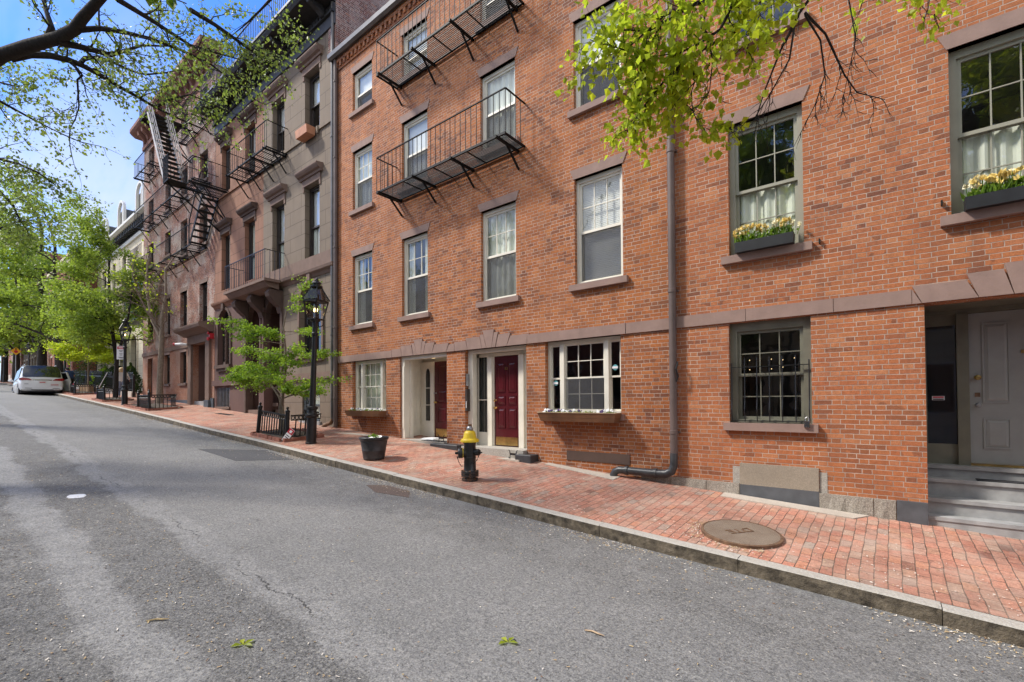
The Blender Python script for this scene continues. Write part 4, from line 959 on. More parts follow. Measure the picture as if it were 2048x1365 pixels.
# portal: two recessed doorways with a pier between
s=MB();x0,x1=PD
s.box(x0-.02,x0+.12,-.05,.22,-2,3.84);s.box(x1-.14,x1+.02,-.05,.22,-2,3.84)
s.build('portal_jamb',M['brownD'],bs)
s=MB();s.box(-18.10,-17.68,-.02,.3,-2,.90);s.box(-18.16,-17.62,-.06,.32,.901,1.02);s.box(-18.06,-17.94,-.03,.22,1.021,3.3);s.box(-17.84,-17.72,-.03,.22,1.021,3.3);s.box(-18.16,-17.62,-.06,.32,3.301,3.45);pr_=s.build('portal_pier',M['stuccoD'],bs)
for a,c in((x0+.12,-18.12),(-17.66,x1-.14)): s=MB();arch_fill(s,a,c,3.05,3.86,.02,.2,10,rise=.72);s.build('portal_arch',M['brownD'],bs,recalc=False)
s=MB()
for xx in(x0,x1): s.quad((xx,.2,-2),(xx,2.2,-2),(xx,2.2,3.9),(xx,.2,3.9))
s.quad((x0,2.2,-2),(x1,2.2,-2),(x1,2.2,3.9),(x0,2.2,3.9));s.quad((x0,.2,3.88),(x1,.2,3.88),(x1,2.2,3.88),(x0,2.2,3.88));s.build('portal_lining',M['stuccoD'],bs,recalc=False)
for k,(a,c) in enumerate(((x0+.14,-18.14),(-17.60,x1-.16))):
    s=MB();zg=W((a+c)/2)
    for i in range(3): s.box(a,c,.02+.34*i,2.2,-2,zg+.13*(i+1)+.02*(1-k))
    s.build('stone_steps',M['brownB'],bs);panel_door(bs,'entrance_door',a+.1,c-.1,zg+.42,3.3,2.0,'darkframe',[(.1,.45,.5,.9),(.55,.9,.5,.9),(.1,.45,.1,.42),(.55,.9,.1,.42)])
downpipe(bs,-12.98,-.07,-.55,12.2,.05,mat='zinc',bands=(2,5,8))
s=MB();s.tube([(-12.98,-.07,-.5),(-13.02,-.09,-.62),(-13.28,-.16,-.70),(-13.36,-.18,-.80),(-13.36,-.17,-.92)],[.055,.06,.06,.062,.062],10);s.build('drain_elbow',M['rust'],bs,smooth=True)
s=MB();s.box(-22.66,-22.50,-.16,-.001,2.75,2.98);s.ball((-22.58,-.2,2.74),.075,.06,.075,10,6);s.ball((-22.58,-.2,2.98),.06,.05,.06,10,6);s.build('alarm_bell',M['redplastic'],bs,smooth=True)
# ================= flaking painted brick building with fire escapes
X0,X1=-33.15,-22.45
pb=thing('brick_building',(-27.8,0,W(-27.8)),'old brick building with flaking paint, zigzag fire escapes and a heavy brown cornice','building')
ORG[0]=(-27.8,0,W(-27.8))
PW=[(-32.2,-31.25),(-29.26,-28.35),(-26.84,-25.9),(-24.27,-23.3)]
PL=[(3.49,5.36),(7.12,8.83),(9.95,11.3),(12.86,14.2)]
holes=[(a,c,z0 if not(z0==7.12 and a<-28) else 7.6,z1) for z0,z1 in PL for a,c in PW]
PDo=(-32.22,-31.3,-2,2.47);G1=(-29.28,-28.38,.97,2.47);G2=(-26.82,-25.92,.95,2.45);PO=(-25.02,-23.25,-2,2.68)
holes+=[PDo,G1,G2,PO]
wall_mb(X0,X1,-2.2,14.7,holes).build('wall',M['brickP'],pb,recalc=False)
shell(pb,X0,X1,-2.2,14.7,.225,8,M['brickD'])
for l,(z0,z1) in enumerate(PL):
    for k,(a,c) in enumerate(PW):
        zz=z0 if not(l==1 and a<-28) else 7.6
        window(pb,a,c,zz,z1,fm='darkframe',up=(2,1),lo=(2,1),screen=False,fill=('half','curtain',None,'shade')[(k+l)%4],lint='brownB' if l==0 else None,sill='brownB',dep=.15,cas=.06,lof=None)
for o,s_ in((G1,'brownB'),(G2,'brownB')): window(pb,*o,fm='darkframe',up=(2,1),lo=(2,1),screen=False,fill='sides',dep=.14,sill=s_)
panel_door(pb,'side_door',PDo[0],PDo[1],W(-31.8)+.02,2.46,.18,'darkframe',[(.12,.88,.55,.93),(.12,.88,.1,.48)])
s=MB();s.box(X0,-25.5,-.05,.0,2.62,2.82);s.build('belt_course',M['brownB'],pb)
s=MB();s.box(X0,-25.1,-.04,.0,-2,.14);s.box(-23.2,X1,-.05,.0,-2,.2);s.build('painted_base',M['slate'],pb)
# portal
s=MB();s.box(-25.45,-25.03,-.10,.2,-2,2.69);s.box(-23.24,-22.8,-.10,.2,.12,2.69);s.box(-25.45,-22.8,-.12,.2,2.691,3.06);s.prismx([(.0,3.061),(-.18,3.061),(-.30,3.15),(-.55,3.25),(-.60,3.36),(-.60,3.42),(.0,3.55)],-25.75,-22.5);po=s.build('portal',M['brownB'],pb)
s=MB();s.box(-23.30,-22.76,-.13,.21,-2,.119);s.build('column_base',M['slate'],po)
recess(pb,PO[0],PO[1],-2,2.66,1.6,M['stuccoD'])
panel_door(pb,'entrance_door',-24.6,-23.6,W(-24)+.25,2.4,1.5,'blackcorn',[(.1,.45,.5,.9),(.55,.9,.5,.9),(.1,.45,.1,.42),(.55,.9,.1,.42)])
s=MB();s.box(-25.0,-23.27,.05,1.6,-2,W(-24)+.2);s.build('stone_steps',M['greypaint'],pb)
s=MB();s.tube([(-25.46,-.12,2.72),(-25.62,-.3,2.74),(-26.0,-.42,2.76)],[.05,.07,.05],8);s.build('siren',M['signw'],pb);s=MB();s.ball((-26.1,-.44,2.77),.12,.07,.07,8,5);s.build('siren_lamp',M['redplastic'],pb)
# cornice
s=MB();s.box(X0,X1,-.10,.0,14.45,14.66);s.box(X0,X1,-.06,.0,14.661,15.2);s.prismx([(.0,15.2),(-.35,15.2),(-.52,15.32),(-.60,15.42),(-.60,15.6),(.3,15.75),(.3,15.2)],X0-.35,X1)
s.build('cornice',M['cornR'],pb)
for i in range(15):
    xx=X0+.55+i*.69;s=MB();s.prismx([(-.061,14.67),(-.16,14.67),(-.24,14.85),(-.42,15.0),(-.46,15.199),(-.061,15.199)],xx,xx+.2);s.build('cornice_bracket',M['cornR'],pb)
# fire escapes
fire_escape(pb,-32.25,-23.3,6.83,.64,(-32,-30.9,-29.2,-27.4,-25.7,-24.2),rail=.92,nsl=11,cross=14,strut=.62)
fire_escape(pb,-32.25,-22.9,9.60,.64,(-32,-30.4,-28.8,-27.2,-25.6,-24.1,-23.0),rail=.92,nsl=11,cross=14,strut=.62)
fire_escape(pb,-32.25,-29.2,12.38,.64,(-32.0,-30.9,-29.5),rail=.92,nsl=11,cross=5,strut=.62)
fire_escape(pb,-26.2,-22.75,12.38,.64,(-26,-24.5,-23.0),rail=.92,nsl=11,cross=6,strut=.62)
ld=fire_escape(pb,-22.05,-20.88,8.66,1.32,(-21.9,-21.0),rail=.95,nsl=22,cross=4,strut=1.3,name='stair_landing')
s=MB();s.box(-22.1,-21.45,-1.95,-1.34,8.63,8.67);
for k in range(9): s.bar((-22.08+.075*k,-1.95,8.67),(-22.08+.075*k,-1.95,9.6),.014)
for k in range(6): s.bar((-22.1,-1.95+.12*k,8.67),(-22.1,-1.95+.12*k,9.6),.014)
s.bar((-22.1,-1.95,9.6),(-21.45,-1.95,9.6),.035,.025);s.bar((-22.1,-1.95,9.6),(-22.1,-1.34,9.6),.035,.025);s.bar((-21.8,-1.9,8.62),(-21.8,-.05,7.2),.05);s.bar((-21.1,-1.25,8.62),(-21.0,-.05,7.35),.05);s.build('landing_extension',M['ironrust'],ld)
def stair(p,q,y0,y1,rails,n,mat='ironw',tr='ironrust',name='fire_stair'):
    b=MB();I=M[mat]
    for y in(y0,y1):
        b.bar((p[0],y,p[1]),(q[0],y,q[1]),.03,.13)
    st=b.build(name,I,pb)
    b=MB()
    for i in range(n):
        f=(i+.5)/n;x=p[0]+(q[0]-p[0])*f;z=p[1]+(q[1]-p[1])*f;b.box(x-.11,x+.11,y0+.02,y1-.02,z-.015,z+.015)
    b.build('treads',M[tr],st)
    if rails:
        b=MB()
        for y in(y0,y1):
            for h in(.38,.68,.98): b.bar((p[0],y,p[1]+h),(q[0],y,q[1]+h),.026)
            for i in range(4):
                f=(i+.3)/4;x=p[0]+(q[0]-p[0])*f;z=p[1]+(q[1]-p[1])*f;b.bar((x,y,z),(x,y,z+.98),.026)
        b.build('stair_rail',I,st)
stair((-24.35,12.42),(-22.0,8.7),-1.93,-1.30,True,15)
s=MB();s.box(-25.4,-24.3,-1.95,-.66,12.36,12.41);s.bar((-25.4,-1.95,12.4),(-25.4,-1.95,13.3),.03);s.bar((-25.4,-1.95,13.3),(-24.3,-1.95,13.3),.03)
for k in range(7): s.bar((-25.4+.16*k,-1.95,12.4),(-25.4+.16*k,-1.95,13.3),.014)
s.bar((-25.2,-1.9,12.36),(-25.2,-.05,11.2),.05);s.build('top_landing',M['ironrust'],pb)
stair((-22.0,8.66),(-23.55,6.86),-.62,-.05,False,8,mat='ironrust')
s=MB();s.bar((-23.5,-.64,7.9),(-22.2,-.64,9.6),.035);s.bar((-23.5,-.64,6.9),(-23.5,-.64,7.9),.035);s.build('stair_handrail',M['ironrust'],pb)
# ================= pale limestone house behind a garden
lm=thing('limestone_house',(-42,1.2,W(-42)),'pale limestone house with arched ground floor, slate mansard and a green bay','house')
ORG[0]=(-42,1.2,W(-42));Y=1.2;X0,X1=-51.8,-33.0
AW=[(-50.2,-48.6),(-46.9,-45.6),(-44.0,-42.6),(-41.0,-39.6),(-37.8,-36.3),(-35.2,-34.0)]
holes=[(a,c,1.7,4.7) for a,c in AW]+[(a+.2,c-.2,8.4,10.7) for a,c in AW]+[(a+.2,c-.2,5.6,7.7) for a,c in AW[:4]]
wall_mb(X0,X1,-1,11.4,holes,y=Y).build('wall',M['lime'],lm,recalc=False)
shell(lm,X0,X1,-1,11.4,Y+.225,8,M['brickF'])
for a,c in AW:
    b=MB();arch_fill(b,a,c,4.7-(c-a)/2,4.7,Y-.002,Y+.22);b.build('arch_spandrel',M['lime'],lm,recalc=False)
    f=MB();arch_ring(f,a,c,1.7,4.7-(c-a)/2,.16,Y-.06,Y);w=f.build('arched_window',M['lime'],lm);g=MB();g.box(a,c,Y+.18,Y+.2,1.7,4.7);g.build('pane',M['cargl'],w)
    window(lm,a+.2,c-.2,8.4,10.7,y=Y,fm='darkframe',up=None,lo=None,screen=False,fill=None,sill='lime',lint='lime',dep=.12)
for a,c in AW[:4]: window(lm,a+.2,c-.2,5.6,7.7,y=Y,fm='darkframe',up=None,lo=None,screen=False,sill='lime',lint='lime',dep=.12)
s=MB();s.box(X0,X1,Y-.12,Y,11.3,11.55);s.prismx([(Y,12.05),(Y-.5,12.05),(Y-.66,12.16),(Y-.66,12.32),(Y+.3,12.42),(Y+.3,12.05)],X0,X1);s.build('cornice',M['white'],lm)
s=MB();s.box(X0,X1,Y-.08,Y,11.551,12.049)
for i in range(44): s.box(X0+.2+i*.425,X0+.36+i*.425,Y-.45,Y-.081,11.7,12.049)
s.build('cornice_brackets',M['blackcorn'],lm)
s=MB();s.prismx([(Y,12.4),(Y+.75,14.6),(Y+6,15.2),(Y+6,12.4)],X0,X1);s.build('mansard_roof',M['slateroof'],lm)
for xx in(-48.5,-43.4,-38.6):
    s=MB();s.box(xx-.8,xx+.8,Y-.05,Y+1.6,12.42,14.0);dm=s.build('dormer',M['slateroof'],lm);f=MB();arch_ring(f,xx-.72,xx+.72,12.6,13.9,.16,Y-.22,Y-.052);f.box(xx-.07,xx+.07,Y-.1,Y-.052,12.5,14.3);f.build('dormer_frame',M['white'],dm)
    g=MB();g.box(xx-.66,xx+.66,Y-.065,Y-.053,12.6,14.1);g.build('pane',M['cargl'],dm)
s=MB();s.box(-38.6,-33.3,Y-.9,Y-.002,5.35,7.9);s.box(-38.8,-33.1,Y-1.0,Y-.002,7.901,8.1);s.box(-38.8,-33.1,Y-1.0,Y-.002,5.1,5.349);
bay=s.build('green_bay',M['green_bay'],lm);g=MB()
for i in range(6): g.box(-38.4+i*.85,-37.7+i*.85,Y-.915,Y-.901,5.8,7.6)
g.build('bay_panes',M['cargl'],bay)
s=MB();s.box(-36.2,-33.2,Y-1.3,Y-.002,8.3,8.36)
for i in range(20): s.bar((-36.2+i*.155,Y-1.28,8.36),(-36.2+i*.155,Y-1.28,9.2),.02)
s.bar((-36.2,Y-1.28,9.2),(-33.2,Y-1.28,9.2),.04);s.build('upper_balcony',M['ironw'],lm)
# ================= far row houses
def far_house(x0,x1,top,y,mat,label,cols,rows,z0=4.2,dz=3.1,hh=1.9,trim='brown',fm='white',base=None,name='brick_house',cat='house'):
    t=thing(name,((x0+x1)/2,y,W((x0+x1)/2)),label,cat);ORG[0]=tuple(t.location)
    W0=G((x0+x1)/2);ws=[];step=(x1-x0)/cols
    for r in range(rows):
        for k in range(cols): ws.append((x0+step*(k+.5)-.5,x0+step*(k+.5)+.5,W0+1.0+dz*r,W0+1.0+dz*r+hh))
    wall_mb(x0,x1,W0-2,top,ws,y=y).build('wall',M[mat],t,recalc=False);shell(t,x0,x1,W0-2,top,y+.225,8,M['brickF'])
    for a,c,d,e in ws: 
        window(t,a,c,d,e,y=y,fm=fm,up=None,lo=None,screen=False,fill=None,sill=trim,lint=trim,dep=.1)
    s=MB();s.box(x0,x1,y-.25,y,top-.25,top);s.box(x0,x1,y-.12,y,top-.6,top-.251);s.build('cornice',M[trim],t)
    s=MB();s.box(x0,x1,y-.04,y,W0-2,W0+.75);s.build('stone_base',M['concrete'],t)
    s=MB();s.box(x0+1.0,x0+2.4,y+2,y+3,top,top+2.2);s.build('chimney',M['brickD'],t)
    return t
far_house(-63.5,-52.0,12.5,-.3,'brickF','red brick house projecting past the limestone house, its side wall in shade',5,3,trim='lime')
far_house(-75,-63.6,13.5,.1,'brickP','weathered tan brick house beyond the projecting red one, behind the leaning trunks',5,4)
far_house(-87,-75.1,17.5,.0,'stuccoG','tall grey stone building rising above the far trees',5,4,trim='lime',name='stone_building',cat='building')
far_house(-99,-87.1,20,-.2,'brickP','tallest tan brick building at the far left above the trees',5,5,name='brick_building',cat='building')
far_house(-114,-99.1,14,-.2,'brickF','last red brick house at the far left edge of the street',6,3,fm='white')
# ================= houses across the street (seen only as reflections)
def across(x0,x1,h,mat,label):
    t=thing('brick_house',((x0+x1)/2,-13.6,G((x0+x1)/2)),label,'house');ORG[0]=tuple(t.location);b=MB();z=G((x0+x1)/2);y=-13.6
    b.box(x0,x1,y-8,y,z-2,z+h);b.build('wall',M[mat],t)
    n=max(2,int((x1-x0)/2.6))
    for k in range(n):
        for r in range(int(h//3)):
            xx=x0+(x1-x0)*(k+.5)/n;zz=z+1.1+3*r
            f=MB();f.box(xx-.55,xx+.55,y+.001,y+.05,zz-.06,zz+1.8);w=f.build('window',M['white'],t);g=MB();g.box(xx-.46,xx+.46,y+.051,y+.056,zz,zz+1.74);g.build('pane',M['cargl'],w)
    s=MB();s.box(x0,x1,y+.001,y+.3,z+h-.4,z+h);s.build('cornice',M['white'],t)
across(-34,-24.1,8.0,'brickF','red brick house across the street behind the van side of the road')
across(-24,-15.1,7.2,'brickP','pale brick house across the street, seen mirrored in the upper windows')
across(-15,-6.1,7.2,'brickF','red brick house across the street facing the two burgundy doors')
across(-6,2.9,7.0,'lime','pale stone house across the street behind the viewer')
across(3,14,7.4,'brickF','red brick house across the street to the right of the viewer')
ORG[0]=(0,0,0)
# ================= street furniture
ORG[0]=(0,0,0)
def at(x,y): return (x,y,W(x,y))
# hydrant
t=thing('fire_hydrant',at(-5.51,-1.92),'black fire hydrant with a yellow bonnet on the brick pavement','hydrant',rz=R(-12))
b=MB();b.lathe((0,0,0),[(.135,-.02),(.14,.03),(.11,.045),(.11,.06),(.145,.065),(.148,.10),(.13,.105),(.13,.112),(.148,.117),(.148,.15),(.112,.158),(.103,.18),(.100,.36),(.104,.37),(.104,.385),(.100,.39),(.100,.60),(.112,.625),(.112,.64)],24);b.build('barrel',M['chipped'],t,smooth=True)
b=MB()
for k in range(8): a=k*.785+.2;b.lathe((.132*math.cos(a),.132*math.sin(a),.05),[(.014,0),(.014,.12)],6)
b.build('flange_bolts',M['rust'],t)
b=MB();b.lathe((0,0,0),[(.155,.641),(.157,.67),(.148,.685),(.118,.70),(.108,.73),(.100,.78),(.085,.815),(.06,.83)],24);b.build('bonnet',M['yellow'],t,smooth=True)
b=MB();b.lathe((0,0,0),[(.05,.831),(.058,.85),(.056,.875),(.035,.90)],16);b.build('cap_ball',M['steel'],t,smooth=True);b=MB();b.lathe((0,0,0),[(.036,.901),(.036,.935),(.028,.94)],5);b.build('operating_nut',M['rust'],t)
def nozzle(ang,r,L,z,name):
    d=V((math.cos(ang),math.sin(ang),0));b=MB()
    b.tube([d*.07+V((0,0,z)),d*(.10+L*.3)+V((0,0,z)),d*(.10+L*.3)+V((0,0,z)),d*(.10+L*.85)+V((0,0,z)),d*(.10+L)+V((0,0,z))],[r*.82,r*.82,r,r,r*.86],18)
    b.tube([d*(.10+L)+V((0,0,z)),d*(.15+L)+V((0,0,z))],[r*.3,r*.26],5);return b.build(name,M['chipped'],t,smooth=True)
n1=nozzle(R(-118),.088,.10,.455,'pumper_nozzle');nozzle(R(22),.056,.09,.47,'hose_nozzle');nozzle(R(158),.056,.06,.47,'hose_nozzle')
b=MB();d=V((math.cos(R(-118)),math.sin(R(-118)),0));b.tube([d*.118+V((0,0,.455)),d*.126+V((0,0,.455))],[.086,.086],20);b.build('painted_ring',M['yellow'],n1)
def chain(p,q,sag):
    b=MB();n=9
    for i in range(n):
        f=i/n;g=(i+1)/n;A=V(p).lerp(V(q),f)-V((0,0,sag*4*f*(1-f)));B=V(p).lerp(V(q),g)-V((0,0,sag*4*g*(1-g)));b.bar(A,B,.012,.006 if i%2 else .014)
    b.build('chain',M['iron'],t)
chain((-.10,-.19,.40),(-.05,-.10,.24),.06);chain((.18,.06,.42),(.09,-.03,.30),.05)
# tub planter
t=thing('planter_tub',at(-8.23,-1.92),'round black planter tub with a few white pansies standing near the kerb','planter')
b=MB();b.lathe((0,0,0),[(.205,0),(.215,.03),(.215,.045),(.235,.17),(.239,.175),(.239,.185),(.237,.19),(.272,.385),(.292,.40),(.296,.44),(.288,.452),(.272,.446),(.262,.38)],32);b.build('tub',M['chippedtub'],t,smooth=True)
b=MB();b.lathe((0,0,0),[(.26,.36),(.25,.385),(.15,.40),(.01,.395)],20);b.build('soil',M['soil'],t,smooth=True)
def pansy(b,p,s,m,rng,face=None):
    f=V(face or (rng.uniform(-.5,.5),-.8,.6)).normalized();u=f.cross(V((0,0,1))).normalized();w=u.cross(f)
    for k in range(5):
        a=k*1.2566+.3;c=V(p)+u*math.cos(a)*s*.5+w*math.sin(a)*s*.5+f*rng.uniform(0,.006);q=[]
        for j in range(6):
            h=j*1.047;q.append(c+u*math.cos(h)*s*.45+w*math.sin(h)*s*.45+f*(.004*math.cos(h*2)))
        b.add(q,[(0,1,2,3,4,5)],m)
def leafy(b,p,s,n,m,rng,up=.6):
    for _ in range(n):
        d=V((rng.gauss(0,1),rng.gauss(0,1),rng.random()*2*up)).normalized();q=V(p)+V((rng.gauss(0,s),rng.gauss(0,s),rng.uniform(0,s)));leaf(b,q,d,s*rng.uniform(.7,1.2),rng,m)
def leaf(b,p,d,L,rng,m=0,wd=.42,fold=.25):
    p=V(p);d=V(d).normalized();r=V((rng.gauss(0,1),rng.gauss(0,1),rng.gauss(0,1)));s=d.cross(r)
    if s.length<1e-3: s=d.cross(V((0,0,1)))
    s.normalize();n=s.cross(d);w=L*wd
    b.add([p,p+d*L*.35+s*w+n*w*fold,p+d*L,p+d*L*.35-s*w+n*w*fold,p+d*L*.5],[(0,1,2,4),(0,4,2,3)],m)
rng=random.Random(2);b=MB()
for k in range(15): pansy(b,(.02+.055*rng.gauss(.6,1.),rng.uniform(-.15,.12),.415+rng.uniform(0,.04)),.055,0,rng,(rng.uniform(-.4,.4),-.5,.9))
b.build('white_pansies',M['pansyW'],t,recalc=False);b=MB()
for k in range(9): pansy(b,(-.17+.05*rng.gauss(0,1),rng.uniform(-.12,.15),.41),.05,0,rng,(0,-.4,1))
b.build('violet_pansies',M['pansyP'],t,recalc=False);b=MB();leafy(b,(0,0,.39),.07,60,0,rng);b.build('leaves',M['leafG'],t,recalc=False)
# window boxes
def wbox(x0,x1,z0,z1,y,mat,label,flowers,name='window_box',n=10,slope=.05,proj=.26,div=False,rim='woodl',grp=None,rimh=.012):
    cx=(x0+x1)/2;t=thing(name,(cx,y,z0),label,'flower box',grp);h=z1-z0;L=(x1-x0)/2;b=MB();e=slope
    f=[(-L+e,-proj+e,0),(L-e,-proj+e,0),(L-e,0,0),(-L+e,0,0),(-L,-proj,h),(L,-proj,h),(L,0,h),(-L,0,h)];k=.018
    i=[(-L+k,-proj+k,h),(L-k,-proj+k,h),(L-k,-k,h),(-L+k,-k,h),(-L+k+e,-proj+k+e,h*.4),(L-k-e,-proj+k+e,h*.4),(L-k-e,-k,h*.4),(-L+k+e,-k,h*.4)]
    b.add(f+i,[(0,3,2,1),(0,1,5,4),(1,2,6,5),(2,3,7,6),(3,0,4,7),(4,5,9,8),(5,6,10,9),(6,7,11,10),(7,4,8,11),(8,9,13,12),(9,10,14,13),(10,11,15,14),(11,8,12,15)])
    b.build('box',M[mat],t)
    if rim:
        b=MB();b.box(-L-.005,L+.005,-proj-.008,-proj+.02,h+.001,h+rimh)
        if div:b.box(-.02,.02,-proj+.021,-.02,h+.001,h+.02)
        b.box(-L-.003,-L+.02,-proj+.021,-.01,h+.001,h+rimh);b.box(L-.02,L+.003,-proj+.021,-.01,h+.001,h+rimh)
        b.build('rim',M[rim],t)
    b=MB();b.box(-L+k+.01,L-k-.01,-proj+k+.01,-k-.005,h*.42,h*.8);b.build('soil',M['soil'],t);r=random.Random(int(x0*100)+7)
    flowers(t,L,proj,h,r);return t
def pansies(cols):
    def f(t,L,p,h,r):
        P={m:MB() for m in set(cols)}
        n=int(2*L/.075)
        for k in range(n):
            x=-L+.07+(2*L-.14)*k/(n-1)+r.uniform(-.02,.02);m=cols[k%len(cols)]
            if r.random()<.2: continue
            for _ in range(3): pansy(P[m],(x+r.uniform(-.02,.02),-p*.5+r.uniform(-.06,.05),h+r.uniform(.01,.06)),r.uniform(.024,.034),0,r)
        for m,b in P.items(): b.build('white_pansies' if m=='pansyW' else 'violet_pansies',M[m],t,recalc=False)
        b=MB()
        for k in range(n*2): leafy(b,(-L+.06+(2*L-.12)*r.random(),-p*.5+r.uniform(-.06,.06),h*.95),.03,9,0,r)
        b.build('leaves',M['leafP'],t,recalc=False)
    return f
wbox(-11.90,-10.30,-.39,-.235,-.08,'wood','brown wooden window box of white pansies under the window left of the doors',pansies(['pansyW','pansyW','pansyW','pansyP']),rim=None)
wbox(-5.24,-3.61,-.385,-.225,-.08,'wood','long brown wooden box of white and violet pansies right of the burgundy doors',pansies(['pansyW','pansyW','pansyP']),div=True)
def tulips(seed,spread):
    def f(t,L,p,h,r):
        for (u,kind) in spread:
            a,g=MB(),MB();x=-L+2*L*u
            for _ in range(11 if kind=='t' else 0):
                q=V((x+r.gauss(0,.055),-p*.5+r.uniform(-.06,.05),h+r.uniform(.07,.20)))
                mi=0 if r.random()<.55 else 1;ax=V((r.gauss(0,.35),r.gauss(0,.35)-.2,1));[leaf(a,q,ax+V((math.cos(k*1.05),math.sin(k*1.05),0))*r.uniform(.3,.65),r.uniform(.05,.075),r,mi,.36,.5) for k in range(6)];g.tube([(q.x*.7+x*.3,q.y,h*.8),tuple(q)],.004,4)
                for _ in range(2): leaf(g,(x+r.gauss(0,.04),q.y,h*.85),(r.gauss(0,.3),r.gauss(0,.3),1),r.uniform(.08,.14),r,0,.16)
            for _ in range(110 if kind=='g' else 14): leaf(g,(x+r.gauss(0,.028),-p*.5+r.gauss(0,.026),h+r.uniform(-.03,.11)),(r.gauss(0,1),r.gauss(0,1)-.4,r.uniform(0,1.2)),r.uniform(.035,.06),r,0,.4)
            pl=g.build('tulip_plant' if kind=='t' else 'leafy_plant',M['leafG'],t,recalc=False)
            if kind=='t': a.build('tulip_heads',[M['tulip'],M['tulipC']],pl,recalc=False)
    return f
wbox(-1.735,-.98,2.185,2.335,-.0,'blackbox','black window box of pale yellow tulips on the left sill of the pink brick house',tulips(1,[(.08,'t'),(.2,'t'),(.32,'g'),(.48,'t'),(.64,'g'),(.8,'t'),(.93,'t')]),slope=.006,proj=.17,rim=None)
wbox(.74,1.52,2.185,2.33,-.0,'blackbox','black window box of yellow tulips and green leaves at the right edge of the scene',tulips(2,[(.10,'t'),(.2,'t'),(.28,'g'),(.36,'t'),(.46,'t'),(.58,'g'),(.72,'g'),(.85,'t')]),slope=.006,proj=.17,rim=None)
wbox(-14.72,-14.0,8.45,8.70,-.06,'terra','empty terracotta box on the upper sill of the grey brownstone',lambda *a:None,slope=.02,proj=.30,rim=None,name='flower_box')
# key lock box on the barred window sill
t=thing('lock_box',(-.86,-.05,-.343),'small grey key lock box hanging on the barred window sill','lock box')
b=MB();b.box(-.035,.035,-.055,-.02,-.045,.045);b.build('body',M['chrome'],t);b=MB();b.tube([(-.02,-.037,.045),(-.02,-.037,.085),(0,-.037,.10),(.02,-.037,.085),(.02,-.037,.045)],.006,6);b.build('shackle',M['steel'],t);b=MB();b.box(-.025,.025,-.060,-.0555,-.03,.02);b.build('dial_cover',M['blackcl'],t)
# stone door blocks, boot scrapers, newspaper
def block(x0,x1,y0,y1,z1,label):
    b=MB();c=.012;z0=W((x0+x1)/2,y0)-.15
    b.box(x0,x1,y0,y1,z0,z1-c);b.add([(x0,y0,z1-c),(x1,y0,z1-c),(x1,y1,z1-c),(x0,y1,z1-c),(x0+c,y0+c,z1),(x1-c,y0+c,z1),(x1-c,y1,z1),(x0+c,y1,z1)],[(0,1,5,4),(1,2,6,5),(2,3,7,6),(3,0,4,7),(4,5,6,7)]);tag(b.build('stone_block',M['blackgran']),label,'stone block')
block(-5.84,-5.46,-.27,-.002,-1.07,'black painted stone block right of the right burgundy door')
block(-8.42,-7.53,-.24,-.002,-.985,'low black painted stone block below the brick pier between the doors')
def scraper(x,y,z,label):
    t=thing('boot_scraper',(x,y,z),label,'boot scraper');b=MB()
    for s_ in(-.08,.08): b.tube([(s_,0,0),(s_,0,.10),(s_*1.1,0,.15),(s_*1.45,0,.17)],.009,6);b.tube([(s_,0,.02),(s_*1.3,0,.0),(s_*1.4,0,.03)],.008,5)
    b.build('posts',M['iron'],t);b=MB();b.box(-.08,.08,-.006,.006,.07,.11);b.build('blade',M['iron'],t)
scraper(-8.22,-.07,-.953,'iron boot scraper on the sill of the left doorway');scraper(-5.95,-.20,-1.17,'iron boot scraper on the step of the right doorway')
b=MB();z=-.953
for k in range(3): b.box(-9.22+.02*k,-8.74-.03*k,.14+.02*k,.46,z+.001+.012*k,z+.011+.012*k)
tag(b.build('newspaper',M['paper']),'folded white newspaper lying on the left door sill','newspaper')
b=MB();b.box(-8.95,-8.2,-.06,.14,-.954,-.945);tag(b.build('door_mat',M['blackcl']),'dark door mat on the left door sill','mat')
b=MB();b.box(-5.98,-5.86,-.02,0,0,.01)
